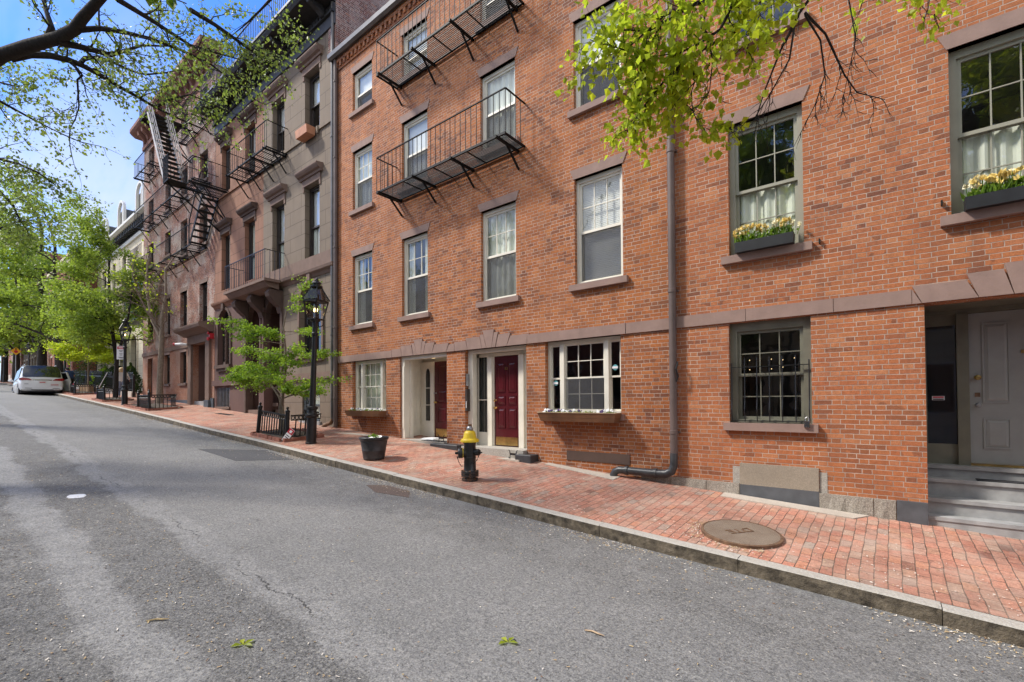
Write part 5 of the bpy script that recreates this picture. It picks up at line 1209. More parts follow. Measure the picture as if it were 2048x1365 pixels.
# gas lamps
def lamp_proto(loc,label,ry=0,rx=0):
    t=thing('street_lamp',loc,label,'street lamp','black gas lamps along the pavement');t.rotation_euler=(rx,ry,R(20))
    b=MB();b.lathe((0,0,0),[(.13,-.15),(.13,.02),(.115,.03),(.112,.62),(.125,.63),(.15,.66),(.15,.70),(.115,.72),(.105,.75),(.105,.82),(.125,.83),(.128,.88),(.10,.90)],16);b.build('base',M['iron'],t,smooth=True)
    b=MB();b.lathe((0,0,0),[(.074,.901),(.066,1.6),(.056,2.5),(.056,2.6),(.075,2.61),(.08,2.66),(.06,2.68),(.058,2.93),(.11,2.95),(.12,2.985)],16);b.build('post',M['iron'],t,smooth=True)
    h0,h1,z0,z1=.125,.195,3.0,3.43
    b=MB()
    for sx,sy in((-1,-1),(1,-1),(1,1),(-1,1)): b.bar((sx*h0,sy*h0,z0),(sx*h1,sy*h1,z1),.026)
    for (h,z,w) in((h0,z0,.03),(h1,z1,.055)):
        for a,c in(((-h,-h),(h,-h)),((h,-h),(h,h)),((h,h),(-h,h)),((-h,h),(-h,-h))): b.bar((a[0],a[1],z),(c[0],c[1],z),.03,w)
    for k in range(4):
        a=k*math.pi/2+.785;b.tube([(.05*math.cos(a),.05*math.sin(a),2.80),(.17*math.cos(a),.17*math.sin(a),2.86),(h0*1.41*math.cos(a),h0*1.41*math.sin(a),2.99)],.012,5)
    fr=b.build('lantern_frame',M['iron'],t)
    b=MB();H=h1+.03
    for sx,sy in((-1,-1),(1,-1),(1,1),(-1,1)): b.bar((sx*H,sy*H,z1+.03),(sx*.085,sy*.085,3.76),.022)
    b.lathe((0,0,0),[(.12,3.755),(.14,3.77),(.14,3.80),(.085,3.81),(.085,3.86),(.12,3.865),(.10,3.89),(.05,3.90),(.055,3.93),(.03,3.95),(.035,3.97),(.012,4.0)],12)
    b.build('lantern_top',M['iron'],t)
    b=MB()
    for k in range(4):
        c,s_=[(1,0),(0,1),(-1,0),(0,-1)][k];f=lambda u,v,z:(u*c-v*s_,u*s_+v*c,z)
        b.quad(f(h0,-h0,z0+.02),f(h0,h0,z0+.02),f(h1,h1,z1-.02),f(h1,-h1,z1-.02))
    b.build('glass',M['lampglass'],t,recalc=False)
    b=MB()
    for k in range(4):
        c,s_=[(1,0),(0,1),(-1,0),(0,-1)][k];f=lambda u,v,z:(u*c-v*s_,u*s_+v*c,z)
        b.quad(f(H,-H,z1+.03),f(H,H,z1+.03),f(.085,.085,3.755),f(.085,-.085,3.755))
    b.build('roof_pane',M['lamptop'],t,recalc=False)
    b=MB();b.lathe((0,0,0),[(.012,3.02),(.012,3.26),(.05,3.27),(.05,3.30),(.012,3.31)],8);mt=b.build('burner',M['steel'],t)
    b=MB()
    for k in range(2): b.ball((-.035+.07*k,0,3.22),.022,.022,.045,8,6)
    b.build('mantle',M['mantle'],mt);return t
L0=lamp_proto(at(-10.9,-1.84),'large black gas lamp with a lit lantern beside the green sapling',ry=R(2.9),rx=R(.6))
for (x,y,lb,ry) in((-27.41,-1.99,'black gas lamp carrying a red and white parking sign, near the walking woman',.6),(-43.6,-1.85,'gas lamp standing beside the parked van and the man in navy',0),(-62.5,-1.8,'small far gas lamp just right of the orange diamond sign',0),(-84,-1.9,'farthest gas lamp at the left edge of the scene',0)):
    c=copy_tree(L0);c.location=at(x,y);c.rotation_euler=(0,R(ry),R(20+x));c['label']=lb
# parking sign on the second lamp
t=thing('parking_sign',(-27.47,-2.12,2.33),'white parking sign with a red top strapped to a gas lamp','sign');t.rotation_euler=(0,0,R(62))
b=MB();b.box(-.16,.16,-.006,.006,-.31,.31);b.build('plate',M['signw'],t);b=MB();b.box(-.14,.14,-.011,-.0065,.16,.285);b.build('red_band',M['signr'],t)
b=MB()
for z,w in((.08,.08),(.03,.05),(-.06,.06),(-.12,.05),(-.22,.09),(-.26,.06)): b.box(-w,w,-.011,-.0065,z,z+.022)
b.build('text_lines',M['blackcl'],t);b=MB();b.box(-.09,.09,-.0155,-.0115,.205,.24);b.build('arrow_mark',M['signw'],t)
b=MB();b.box(-.03,.03,.006,.09,-.2,.2);b.build('strap',M['steel'],t)
# diamond warning sign
t=thing('warning_sign',at(-69.3,-2.1),'orange yellow diamond sign with a red octagon on a post by the far trees','sign');b=MB();b.tube([(0,0,0),(0,0,3.6)],.035,8);b.build('post',M['steel'],t)
b=MB();zc=3.35;b.add([(-.045,-.40,zc),(-.045,0,zc-.40),(-.045,.40,zc),(-.045,0,zc+.40),(-.04+.02,-.40,zc),(-.02,0,zc-.40),(-.02,.40,zc),(-.02,0,zc+.40)],[(0,1,2,3),(7,6,5,4),(0,4,5,1),(1,5,6,2),(2,6,7,3),(3,7,4,0)])
for i in range(len(b.v)): x_,y_,z_=b.v[i];b.v[i]=(x_+.09,y_,z_)
b.build('plate',M['signy'],t);b=MB();b.lathe((.072,0,zc-.05),[(.15,0),(.15,.012)],8,axis='x',a0=.39);b.build('stop_octagon',M['signr'],t);b=MB();b.box(.071,.083,-.04,.04,zc+.13,zc+.2);b.add([(.071,-.08,zc+.2),(.071,.08,zc+.2),(.071,0,zc+.3),(.083,-.08,zc+.2),(.083,.08,zc+.2),(.083,0,zc+.3)],[(0,1,2),(5,4,3),(0,3,4,1),(1,4,5,2),(2,5,3,0)]);b.build('arrow',M['blackcl'],t)
# tree pits with edging bricks
def pit(x0,x1,y0,y1,label,seed,h=.07):
    r=random.Random(seed);cx,cy=(x0+x1)/2,(y0+y1)/2;t=thing('tree_pit',at(cx,cy),label,'tree pit');z=lambda x,y:W(x,y)-W(cx,cy)
    b=MB();n=10
    for i in range(n):
        for j in range(n):
            P=[]
            for (u,v) in((i,j),(i+1,j),(i+1,j+1),(i,j+1)):
                x=x0+(x1-x0)*u/n;y=y0+(y1-y0)*v/n;e=min(u,n-u,v,n-v)/n*2;rr_=random.Random(u*31+v+seed);P.append((x-cx,y-cy,z(x,y)+.01+.10*math.sqrt(max(e,0))+rr_.uniform(0,.03)))
            b.add(P,[(0,1,2,3)])
    b.build('soil',M['soil'],t)
    b=MB()
    def br(x,y,ang,tilt):
        c=V((x-cx,y-cy,z(x,y)+.02));d=V((math.cos(ang),math.sin(ang),tilt));b.bar(c-d*.098,c+d*.098,.095,.07+h*.6)
    for i in range(int((x1-x0)/.21)):
        x=x0+.1+i*.21;br(x,y0,r.uniform(-.08,.08),r.uniform(-.12,.12));br(x,y1,r.uniform(-.08,.08),r.uniform(-.1,.1))
    for i in range(int((y1-y0)/.21)):
        y=y0+.1+i*.21;br(x0,y,1.57+r.uniform(-.08,.08),r.uniform(-.1,.1));br(x1,y,1.57+r.uniform(-.08,.08),r.uniform(-.1,.1))
    b.build('brick_edging',M['walkb'],t);return t
pit(-13.35,-11.55,-2.2,-1.15,'tree pit of dark soil edged with tumbled bricks at the nearest sapling',1)
pit(-26.6,-23.2,-2.15,-.95,'brick edged tree pit of the pale bare tree before the flaking building',2)
pit(-32.9,-30.3,-2.2,-1.05,'brick edged tree pit of the forked tree beside the parking sign lamp',3)
pit(-42.6,-38.6,-2.1,-.9,'farthest brick edged tree pit next to the parked van',4)
# iron tree guards
def guard_proto(loc,label,la=1.5,rz=0,lean=0):
    t=thing('tree_guard',loc,label,'tree guard','black iron tree guards around the pits');t.rotation_euler=(R(2),R(lean),rz)
    def post(x,y,tl=0):
        b=MB();dx=math.sin(tl)*.8
        b.tube([(x,y,-.1),(x+dx*.8,y,.70)],.05,10);b.lathe((x+dx*.8,y,.70),[(.05,0),(.06,.005),(.06,.035),(.028,.06),(.022,.075),(.035,.10),(.035,.12),(.012,.14)],10);b.build('post',M['iron'],t,smooth=True)
    post(0,0);post(-la,.0,R(11));
    def panel(p,q,shear):
        b=MB();p=V(p);q=V(q);d=q-p;L=d.length;u=d/L;s_=V((shear,0,0))
        b.bar(p+V((0,0,.08)),q+V((0,0,.08)),.025);b.bar(p+V((0,0,.50))+s_*.5,q+V((0,0,.50))+s_*.5,.02);b.bar(p+V((0,0,.62))+s_*.62,q+V((0,0,.62))+s_*.62,.03)
        n=int(L/.115)
        for i in range(1,n):
            o=p+u*L*i/n;b.bar(o+V((0,0,.08)),o+V((0,0,.50))+s_*.5,.022)
        m=int(L/.10)
        for i in range(m):
            o=p+u*L*(i+.5)/m+V((0,0,.56))+s_*.56;r=.042
            b.tube([o+u*r*math.cos(a*.7854)+V((0,0,r*math.sin(a*.7854)*1.2)) for a in range(9)],.012,4,cap=False)
        b.build('iron_panel',M['iron'],t)
    panel((-.05,0,0),(-la+.08,.0,0),.10);panel((.02,.05,0),(.06,.85,0),.10);panel((-.25,1.0,0),(-la*.7,1.02,0),.06)
    return t
g0=guard_proto((-11.78,-2.0,W(-11.78,-2.0)),'leaning black iron tree guard around the sapling by the near gas lamp',1.45,R(4),5)
for x,y,lb,rz,ln in((-23.25,-2.05,'black iron tree guard around the pale bare tree',R(2),0),(-30.7,-2.1,'black iron tree guard around the forked trunk by the parking sign',R(1),0),(-38.95,-2.0,'black iron tree guard nearest to the parked van',R(-1),0)):
    c=copy_tree(g0);c.location=at(x,y);c.rotation_euler=(R(2),R(ln),rz);c['label']=lb
# plant placard in the near pit
t=thing('placard',(-11.62,-2.16,W(-11.6,-2.1)),'small red and white placard leaning in the nearest tree pit','placard');t.rotation_euler=(R(-10),R(34),R(30))
b=MB();b.box(-.075,.075,-.004,.004,.0,.36);b.build('card',M['signw'],t);b=MB();b.box(-.072,.072,-.009,-.0045,.23,.355);rb=b.build('red_panel',M['signr'],t);b=MB();b.box(-.03,.035,-.013,-.0095,.26,.325);b.build('white_mark',M['signw'],rb);b=MB()
for z in(.05,.11,.16): b.box(-.05,.045,-.009,-.0045,z,z+.018)
b.build('text_lines',M['blackcl'],t)
# cone, carton, white pole
t=thing('traffic_cone',at(-41.2,-1.75),'small red and white traffic cone on the pavement beside the van','cone');b=MB();b.box(-.2,.2,-.2,.2,0,.05);b.lathe((0,0,.05),[(.15,0),(.10,.25)],12);b.lathe((0,0,.41),[(.072,0),(.03,.22)],12);b.build('cone_body',M['signr'],t);b=MB();b.lathe((0,0,.30),[(.101,0),(.073,.11)],12);b.build('white_band',M['signw'],t)
t=thing('cardboard_box',at(-41.3,-.95),'brown cardboard carton on the pavement between the man and the far tree pit','box');t.rotation_euler=(0,0,R(12));b=MB();b.box(-.62,.62,-.3,.3,0,.44);b.build('carton',M['card'],t);b=MB();b.box(-.64,.64,-.32,.32,.441,.47);b.build('lid',M['woodl'],t)
t=thing('white_pole',(-31.0,-1.95,W(-31,-1.95)),'white and violet pole sticking out of the pit by the forked tree','pole');b=MB();b.tube([(-2.3,.0,.55),(-.2,.03,1.45)],[.02,.018],8);b.build('shaft',M['signw'],t);b=MB();b.tube([(-2.7,-.005,.38),(-2.305,.0,.548)],[.026,.022],8);b.build('grip',M['pansyP'],t)
# garden railings with ironwork, hedge shrubs
def iron_fence(x0,x1,y,label,seed,h=1.05):
    t=thing('iron_fence',at((x0+x1)/2,y),label,'fence');cx=(x0+x1)/2;r=random.Random(seed);z=lambda x:W(x,y)-W(cx,y);b=MB()
    b.prism([(x0-cx,z(x0)-.2),(x1-cx,z(x1)-.2),(x1-cx,z(x1)+.28),(x0-cx,z(x0)+.28)],-.1,.1);b.build('stone_base',M['concrete'],t);b=MB()
    b.bar((x0-cx,0,z(x0)+.4),(x1-cx,0,z(x1)+.4),.03);b.bar((x0-cx,0,z(x0)+h),(x1-cx,0,z(x1)+h),.06,.08);x=x0
    while x<x1:
        b.bar((x-cx,0,z(x)+.3),(x-cx,0,z(x)+h),.022);x+=.16
    for k in range(int((x1-x0)/.4)):
        xx=x0+.2+.4*k-cx
        for q in range(3):
            c=V((xx+r.uniform(-.12,.12),0,z(xx+cx)+h+.1+r.uniform(-.02,.16)));b.tube([c+V((.11*math.cos(a*.8),.0,.11*math.sin(a*.8))) for a in range(8)],.022,5)
        b.lathe((xx,0,z(xx+cx)+h),[(.03,0),(.045,.12),(.02,.2),(.045,.26),(.004,.34)],6)
    b.build('ironwork',M['iron'],t)
    for xx in(x0,x1): b=MB();b.box(xx-cx-.05,xx-cx+.05,-.05,.05,z(xx)-.2,z(xx)+h+.12);b.ball((xx-cx,0,z(xx)+h+.17),.05,.05,.06,8,6);b.build('fence_post',M['iron'],t)
    return t
iron_fence(-37.2,-33.4,-.35,'ornate black iron garden fence right behind the walking woman',1)
iron_fence(-45.4,-38.2,-.30,'long black iron fence left of the woman, before the limestone house',2)
iron_fence(-52.0,-46.0,-.35,'black iron fence at the corner of the projecting red house',3)
def shrub(x,y,h,w,label,seed,mat='leafD',n=2600):
    t=thing('shrub',at(x,y),label,'shrub');r=random.Random(seed);b=MB()
    for _ in range(n):
        a=r.uniform(0,6.283);u=r.random()**.6;zz=r.random();zz=max(0,zz+.12*math.sin(a*4+seed));rad=w*max(0,1-zz**1.6)**.6*(.35+.65*u)*(1+.25*math.sin(a*3+zz*9));leaf(b,(rad*math.cos(a),rad*math.sin(a),.1+h*zz*.97),(math.cos(a)+r.gauss(0,.6),math.sin(a)+r.gauss(0,.6),r.gauss(.3,.6)),r.uniform(.06,.12),r,0,.4)
    b.build('foliage',M[mat],t,recalc=False);b=MB();b.tube([(0,0,-.1),(0,0,h*.7)],[.05,.02],6);b.build('stem',M['bark'],t)
shrub(-37.3,.35,1.7,.6,'rounded dark evergreen shrub right of the woman behind the fence',1)
shrub(-40.6,.30,1.7,1.0,'dark evergreen shrub left of the woman behind the fence',2)
shrub(-47.5,.45,3.6,1.5,'tall dark evergreen shrub before the shaded side wall',3,n=3600)
shrub(-44.2,.35,1.5,.9,'low green shrub behind the long iron fence',4,'leafG')
# ================= minivan
vx,vy=-41.75,-3.13
t=thing('minivan',(vx,vy,S(vx,vy)),'white minivan parked uphill with its side door open','van')
sl=math.atan2(G(vx)-G(vx-5),5.0);t.rotation_euler=(0,sl,0)     # nose points to -x, uphill
def sect(x):   # half width profile [(y,z)] bottom centre to top centre
    pass
HW=1.0
# rings: (x, roof z, waist z, half width at roof, half width body, bottom z)
ST=[(0.0, 1.019, 0.92, 0.8, 0.86, 0.42), (-0.03, 1.123, 0.95, 0.86, 0.93, 0.36), (-0.1, 1.227, 1.0, 0.88, 0.97, 0.3), (-0.22, 1.635, 1.05, 0.855, 0.99, 0.26), (-0.4, 1.875, 1.06, 0.785, 1.0, 0.24), (-0.75, 1.929, 1.06, 0.795, 1.0, 0.22), (-1.6, 1.951, 1.04, 0.805, 1.0, 0.2), (-2.5, 1.929, 1.02, 0.795, 1.0, 0.2), (-3.0, 1.853, 1.0, 0.755, 0.995, 0.2), (-3.6, 1.38, 0.99, 0.66, 0.99, 0.2), (-4.0, 1.1, 0.97, 0.74, 0.98, 0.21), (-4.5, 1.0, 0.9, 0.72, 0.94, 0.24), (-4.85, 0.86, 0.78, 0.62, 0.84, 0.28), (-5.05, 0.66, 0.6, 0.4, 0.62, 0.34)]
b=MB();rings=[]
for x,zr,zw,hr,hb,zb in ST:
    P=[(0,zb),(hb*.75,zb),(hb*.93,zb+.07),(hb,zb+.25),(hb,zw-.18),(hb*.985,zw),(hr+(hb*.985-hr)*.45,zw+(zr-zw)*.55),(hr,zr-.10*min(1,(zr-zw))),(hr*.86,zr-.02),(hr*.5,zr),(0,zr+.008)]
    L=[(x,y,z) for y,z in P]+[(x,-y,z) for y,z in P[-2:0:-1]];rings.append(L)
n=len(rings[0])
for L in rings:b.v+=L
for i in range(len(rings)-1):
    for k in range(n): b.f.append((i*n+k,i*n+(k+1)%n,(i+1)*n+(k+1)%n,(i+1)*n+k));b.m.append(0)
b.f.append(tuple(range(n)));b.m.append(0);e=(len(rings)-1)*n;b.f.append(tuple(e+k for k in range(n)));b.m.append(0)
# wheel arches are dark discs set proud of the sides
body=b.build('body',M['carw'],t,smooth=True)
def win(name,pts,mat='cargl',off=.012):
    q=MB();n=len(pts);q.add(pts+[(x+.02,y*.985,z) for x,y,z in pts],[tuple(range(n)),tuple(range(2*n-1,n-1,-1))]+[(i,(i+1)%n,(i+1)%n+n,i+n) for i in range(n)]);return q.build(name,M[mat],t)
def glassband(name,I,K,off):
    q=MB();ids={}
    for i in I:
        for k in K:
            f=[]
            for (a,c) in((i,k),(i,k+1),(i+1,k+1),(i+1,k)):
                key=(a,c%n)
                if key not in ids: ids[key]=len(q.v);p=V(rings[a][c%n])+V(off);q.v.append((p.x,p.y*.985,p.z))
                f.append(ids[key])
            q.f.append(tuple(f));q.m.append(0)
    return q.build(name,M['cargl'],t,smooth=True,recalc=False)
glassband('rear_window',(1,2,3),range(7,13),(.014,0,.010))
for s in(-1,1):
    for x0,x1 in((-.62,-1.45),(-1.52,-2.42),(-2.48,-3.15)):
        A=[(x0,s*.985,1.09),(x1,s*.985,1.09),(x1+(.25 if x1<-3 else 0),s*.85,1.72),(x0-(.05 if x0>-.7 else 0),s*.845,1.74)]
        q=MB();q.add([(x,y+s*.022,z) for x,y,z in A]+[(x,y-s*.03,z) for x,y,z in A],[(0,1,2,3),(7,6,5,4),(0,4,5,1),(1,5,6,2),(2,6,7,3),(3,7,4,0)]);q.build('side_window',M['cargl'],t)
win('windscreen',[(-3.05,-.68,1.66),(-3.05,.68,1.66),(-3.98,.76,1.10),(-3.98,-.76,1.10)]);
for s in(-1,1):
    q=MB();P=[(s*.46,.935),(s*.50,.915),(s*.92,.895),(s*.97,.95),(s*.955,1.06),(s*.88,1.075),(s*.60,1.03)];n=len(P)
    q.add([(.022-.10*max(0,(abs(y)-.75)),y,z) for y,z in P]+[(-.25,y,z) for y,z in P],[tuple(range(n)),tuple(range(2*n-1,n-1,-1))]+[(k,k+n,(k+1)%n+n,(k+1)%n) for k in range(n)])
    q.box(-.42,-.06,s*.985-.03,s*.985+.03,.93,1.05);q.build('tail_light',M['lens'],t)
q=MB();q.box(-.01,.012,-.44,.44,.905,.985);q.build('tailgate_trim',M['chrome'],t)
q=MB();q.box(-.0,.020,-.17,.17,.72,.87);pl=q.build('licence_plate',M['plate'],t);q=MB();q.box(.0205,.023,-.13,.13,.77,.82);q.build('plate_characters',M['signr'],pl)
q=MB();q.box(-.20,.055,-.90,.90,.34,.52);q.build('rear_bumper',M['carw'],t);q=MB()
for s in(-1,1): q.box(.05,.060,s*.62-.16,s*.62+.16,.40,.425)
q.box(.05,.057,-.5,.5,.30,.339);q.build('bumper_trim',M['blackcl'],t)
q=MB();q.box(-.0,.008,.38,.74,.66,.685);q.box(-.0,.008,.38,.74,.60,.612);q.build('rear_lettering',M['signr'],t);q=MB();q.box(0,.008,-.80,-.62,.66,.70);q.build('rear_badge',M['steel'],t)
for s in(-1,1):
    q=MB();q.tube([(-.7,s*.72,1.93),(-.8,s*.72,1.99),(-2.6,s*.72,1.99),(-2.75,s*.71,1.93)],.022,6);q.build('roof_rail',M['steel'],t)
    q=MB();q.ball((-3.25,s*1.14,1.13),.09,.13,.085,10,6);q.tube([(-3.3,s*.97,1.05),(-3.25,s*1.1,1.1)],.03,6);q.build('wing_mirror',M['carw'],t)
    for x in(-.95,-4.0):
        q=MB();q.lathe((x,s*.80 if s>0 else -.80,.34),[(.34,-.11),(.345,-.09),(.345,.17),(.33,.195),(.22,.20)] if s>0 else [(.22,-.20),(.33,-.195),(.345,-.17),(.345,.09),(.34,.11)],24,axis='y');w=q.build('wheel',M['tyre'],t,smooth=True)
        q=MB();q.lathe((x,s*1.005,.34),[(.21,-.004),(.205,.006),(.06,.01)] if s>0 else [(.06,-.01),(.205,-.006),(.21,.004)],20,axis='y');q.build('rim',M['chrome'],w)
        q=MB();q.lathe((x,s*.9,.36),[(.40,-.112),(.40,.105)] if s>0 else [(.40,-.105),(.40,.112)],24,axis='y');q.build('wheel_arch',M['blackcl'],t)
q=MB();q.box(-2.55,-1.5,1.08,1.13,.32,1.08);q.build('open_side_door',M['carw'],t)
q=MB();a=R(28)
D=[(-1.45,1.02,.30),(-.62,1.36,.34),(-.60,1.36,1.05),(-.72,1.22,1.55),(-1.35,.95,1.60),(-1.45,1.01,1.05)]
q.add([(x,y,z) for x,y,z in D]+[(x-.05,y+.06,z) for x,y,z in D],[(0,1,2,3,4,5),(11,10,9,8,7,6)]+[(i,(i+1)%6,(i+1)%6+6,i+6) for i in range(6)]);od=q.build('open_door',M['carw'],t)
q=MB();q.add([(-1.40,1.035,1.08),(-.66,1.31,1.08),(-.75,1.20,1.50),(-1.32,.97,1.54)],[(0,1,2,3)]);
for i in range(4): x,y,z=q.v[i];q.v[i]=(x+.012,y-.02,z)
q.build('door_pane',M['cargl'],od)
q=MB();q.box(-3.9,-.35,-.93,.93,.16,.24);q.build('underside',M['blackcl'],t)
# ================= people
def skin_body(nodes,edges,root):
    me=bpy.data.meshes.new('body');names=list(nodes);idx={n:i for i,n in enumerate(names)}
    me.from_pydata([nodes[n][0] for n in names],[(idx[a],idx[c]) for a,c in edges],[])
    o=bpy.data.objects.new('tmp',me);link(o);md=o.modifiers.new('skin','SKIN');md.use_smooth_shade=True
    for n in names:
        v=me.skin_vertices[0].data[idx[n]];r=nodes[n][1];v.radius=(r,r) if not isinstance(r,tuple) else r;v.use_root=(n==root)
    o.modifiers.new('sub','SUBSURF').levels=2
    dg=bpy.context.evaluated_depsgraph_get();out=bpy.data.meshes.new_from_object(o.evaluated_get(dg));bpy.data.objects.remove(o)
    return out
def person(loc,rz,label,N,E,dress,hair,face=True,headc=None):
    t=thing('person',loc,label,'person',rz=rz);me=skin_body(N,E,'pelvis');me.materials.clear();me.materials.append(M['skin'])
    for p in me.polygons:p.use_smooth=True
    o=bpy.data.objects.new('body',me);link(o,t)
    for name,mat,test,off in dress:
        b=MB();used={};ns=[v.normal for v in me.vertices]
        for p in me.polygons:
            if test(p.center):
                f=[]
                for i in p.vertices:
                    if i not in used: used[i]=len(b.v);b.v.append(tuple(me.vertices[i].co+ns[i]*off))
                    f.append(used[i])
                b.f.append(tuple(f));b.m.append(0)
        if b.f: b.build(name,M[mat],t,smooth=True)
    return t
def hand(N,E,w,p,d,s):   # five short finger chains rooted in the palm
    p=V(p);d=V(d).normalized();side=d.cross(V((0,1,0)));side.normalize()
    N[w+'palm']=(tuple(p+d*.05),.032);E.append((w,w+'palm'))
    for k,(o,l) in enumerate(((-.028,.06),(-.010,.072),(.010,.068),(.027,.055))):
        a=p+d*.09+side*o;N[f'{w}f{k}']=(tuple(a),.010);N[f'{w}g{k}']=(tuple(a+d*l+V((0,-.015,0))),.008);E+= [(w+'palm',f'{w}f{k}'),(f'{w}f{k}',f'{w}g{k}')]
    N[w+'t']=(tuple(p+d*.06+side*.045*s),.010);E.append((w+'palm',w+'t'))
# woman walking away (faces +y in local space = up the street after rotation)
N={'pelvis':((0,0,.92),.135),'waist':((0,0,1.07),.12),'chest':((0,.01,1.27),.145),'neck':((0,.01,1.44),.055),'head':((0,.02,1.54),.085),'crown':((0,.01,1.62),.075),
 'lsh':((-.18,0,1.37),.065),'lel':((-.25,-.04,1.12),.05),'lw':((-.24,.06,.90),.036),'rsh':((.18,0,1.37),.065),'rel':((.27,-.02,1.13),.05),'rw':((.33,.16,1.02),.036),
 'lhip':((-.095,0,.88),.10),'lkn':((-.10,.10,.50),.068),'lan':((-.10,.02,.09),.042),'lto':((-.10,.16,.04),.035),'rhip':((.095,0,.88),.10),'rkn':((.10,-.02,.49),.068),'ran':((.10,-.20,.13),.042),'rto':((.10,-.10,.05),.035)}
E=[('pelvis','waist'),('waist','chest'),('chest','neck'),('neck','head'),('head','crown'),('chest','lsh'),('lsh','lel'),('lel','lw'),('chest','rsh'),('rsh','rel'),('rel','rw'),('pelvis','lhip'),('lhip','lkn'),('lkn','lan'),('lan','lto'),('pelvis','rhip'),('rhip','rkn'),('rkn','ran'),('ran','rto')]
hand(N,E,'lw',(-.24,.06,.90),(0,.15,-1),1);hand(N,E,'rw',(.33,.16,1.02),(.1,.5,-.7),-1)
wm=person(at(-33.6,-.85),R(80),'person walking away in a white sweater and blue jeans with blond bobbed hair',N,E,
 [('sweater','wool',lambda c:.90<c.z<1.42 and not(c.z<.97 and abs(c.x)>.2) and not(c.y>.12 and c.z<1.06),.022),('jeans','jean',lambda c:c.z<.90 and c.z>.10 and abs(c.x)<.2,.016),('shoes','signw',lambda c:c.z<=.11,.008)],None)
b=MB();b.ball((0,-.0,1.56),.145,.14,.13,12,8);b.ball((-.09,-.02,1.48),.075,.09,.09,10,6);b.ball((.09,-.02,1.48),.075,.09,.09,10,6);b.ball((0,-.06,1.49),.12,.08,.10,10,6);b.build('hair',M['blond'],wm,smooth=True)
b=MB();b.ball((0,.115,1.55),.014,.02,.02,6,4);b.ball((-.03,.10,1.565),.01,.008,.008,6,4);b.ball((.03,.10,1.565),.01,.008,.008,6,4);b.box(-.025,.025,.095,.104,1.50,1.508);b.build('face_features',M['skin'],wm)
b=MB();b.tube([(.13,.12,1.40),(.21,-.03,1.39),(.27,-.10,1.1),(.27,-.1,.98)],.014,6);b.box(.20,.34,-.18,-.02,.72,.98);b.build('shoulder_bag',M['blackcl'],wm)
# man leaning at the open van door
N={'pelvis':((0,0,.92),.13),'waist':((0,.03,1.08),.13),'chest':((0,.12,1.27),.15),'neck':((0,.22,1.42),.06),'head':((0,.28,1.52),.085),'crown':((0,.30,1.60),.075),
 'lsh':((-.19,.13,1.37),.07),'lel':((-.25,.05,1.12),.05),'lw':((-.20,.26,1.02),.036),'rsh':((.19,.13,1.37),.07),'rel':((.26,.04,1.12),.05),'rw':((.26,.20,.95),.036),
 'lhip':((-.10,0,.88),.10),'lkn':((-.11,.04,.50),.07),'lan':((-.12,-.02,.09),.045),'lto':((-.13,.13,.04),.036),'rhip':((.10,0,.88),.10),'rkn':((.11,.02,.50),.07),'ran':((.12,-.06,.09),.045),'rto':((.13,.09,.04),.036)}
E=[('pelvis','waist'),('waist','chest'),('chest','neck'),('neck','head'),('head','crown'),('chest','lsh'),('lsh','lel'),('lel','lw'),('chest','rsh'),('rsh','rel'),('rel','rw'),('pelvis','lhip'),('lhip','lkn'),('lkn','lan'),('lan','lto'),('pelvis','rhip'),('rhip','rkn'),('rkn','ran'),('ran','rto')]
hand(N,E,'lw',(-.20,.26,1.02),(.1,.9,-.1),1);hand(N,E,'rw',(.26,.20,.95),(0,.5,-.8),-1)
mn=person(at(-43.1,-1.62),R(125),'person in a navy shirt, dark cap and black trousers leaning by the van door',N,E,
 [('shirt','navy',lambda c:.92<c.z<1.43 and not(abs(c.x)>.2 and c.z<1.17),.02),('trousers','blackcl',lambda c:.10<c.z<.93 and abs(c.x)<.21,.018),('shoes','blackcl',lambda c:c.z<=.10,.01)],None)
b=MB();b.ball((0,.27,1.58),.10,.11,.085,12,7);b.box(-.07,.07,.33,.46,1.575,1.59);b.build('cap',M['blackcl'],mn,smooth=True);b=MB();b.ball((0,.22,1.52),.085,.07,.08,10,6);b.build('hair',M['dkhair'],mn,smooth=True)
b=MB();b.ball((0,.385,1.52),.014,.02,.02,6,4);b.ball((-.03,.37,1.54),.01,.008,.008,6,4);b.ball((.03,.37,1.54),.01,.008,.008,6,4);b.box(-.025,.025,.355,.366,1.47,1.478);b.ball((-.09,.28,1.53),.012,.022,.03,6,4);b.ball((.09,.28,1.53),.012,.022,.03,6,4);b.build('face_features',M['skin'],mn)
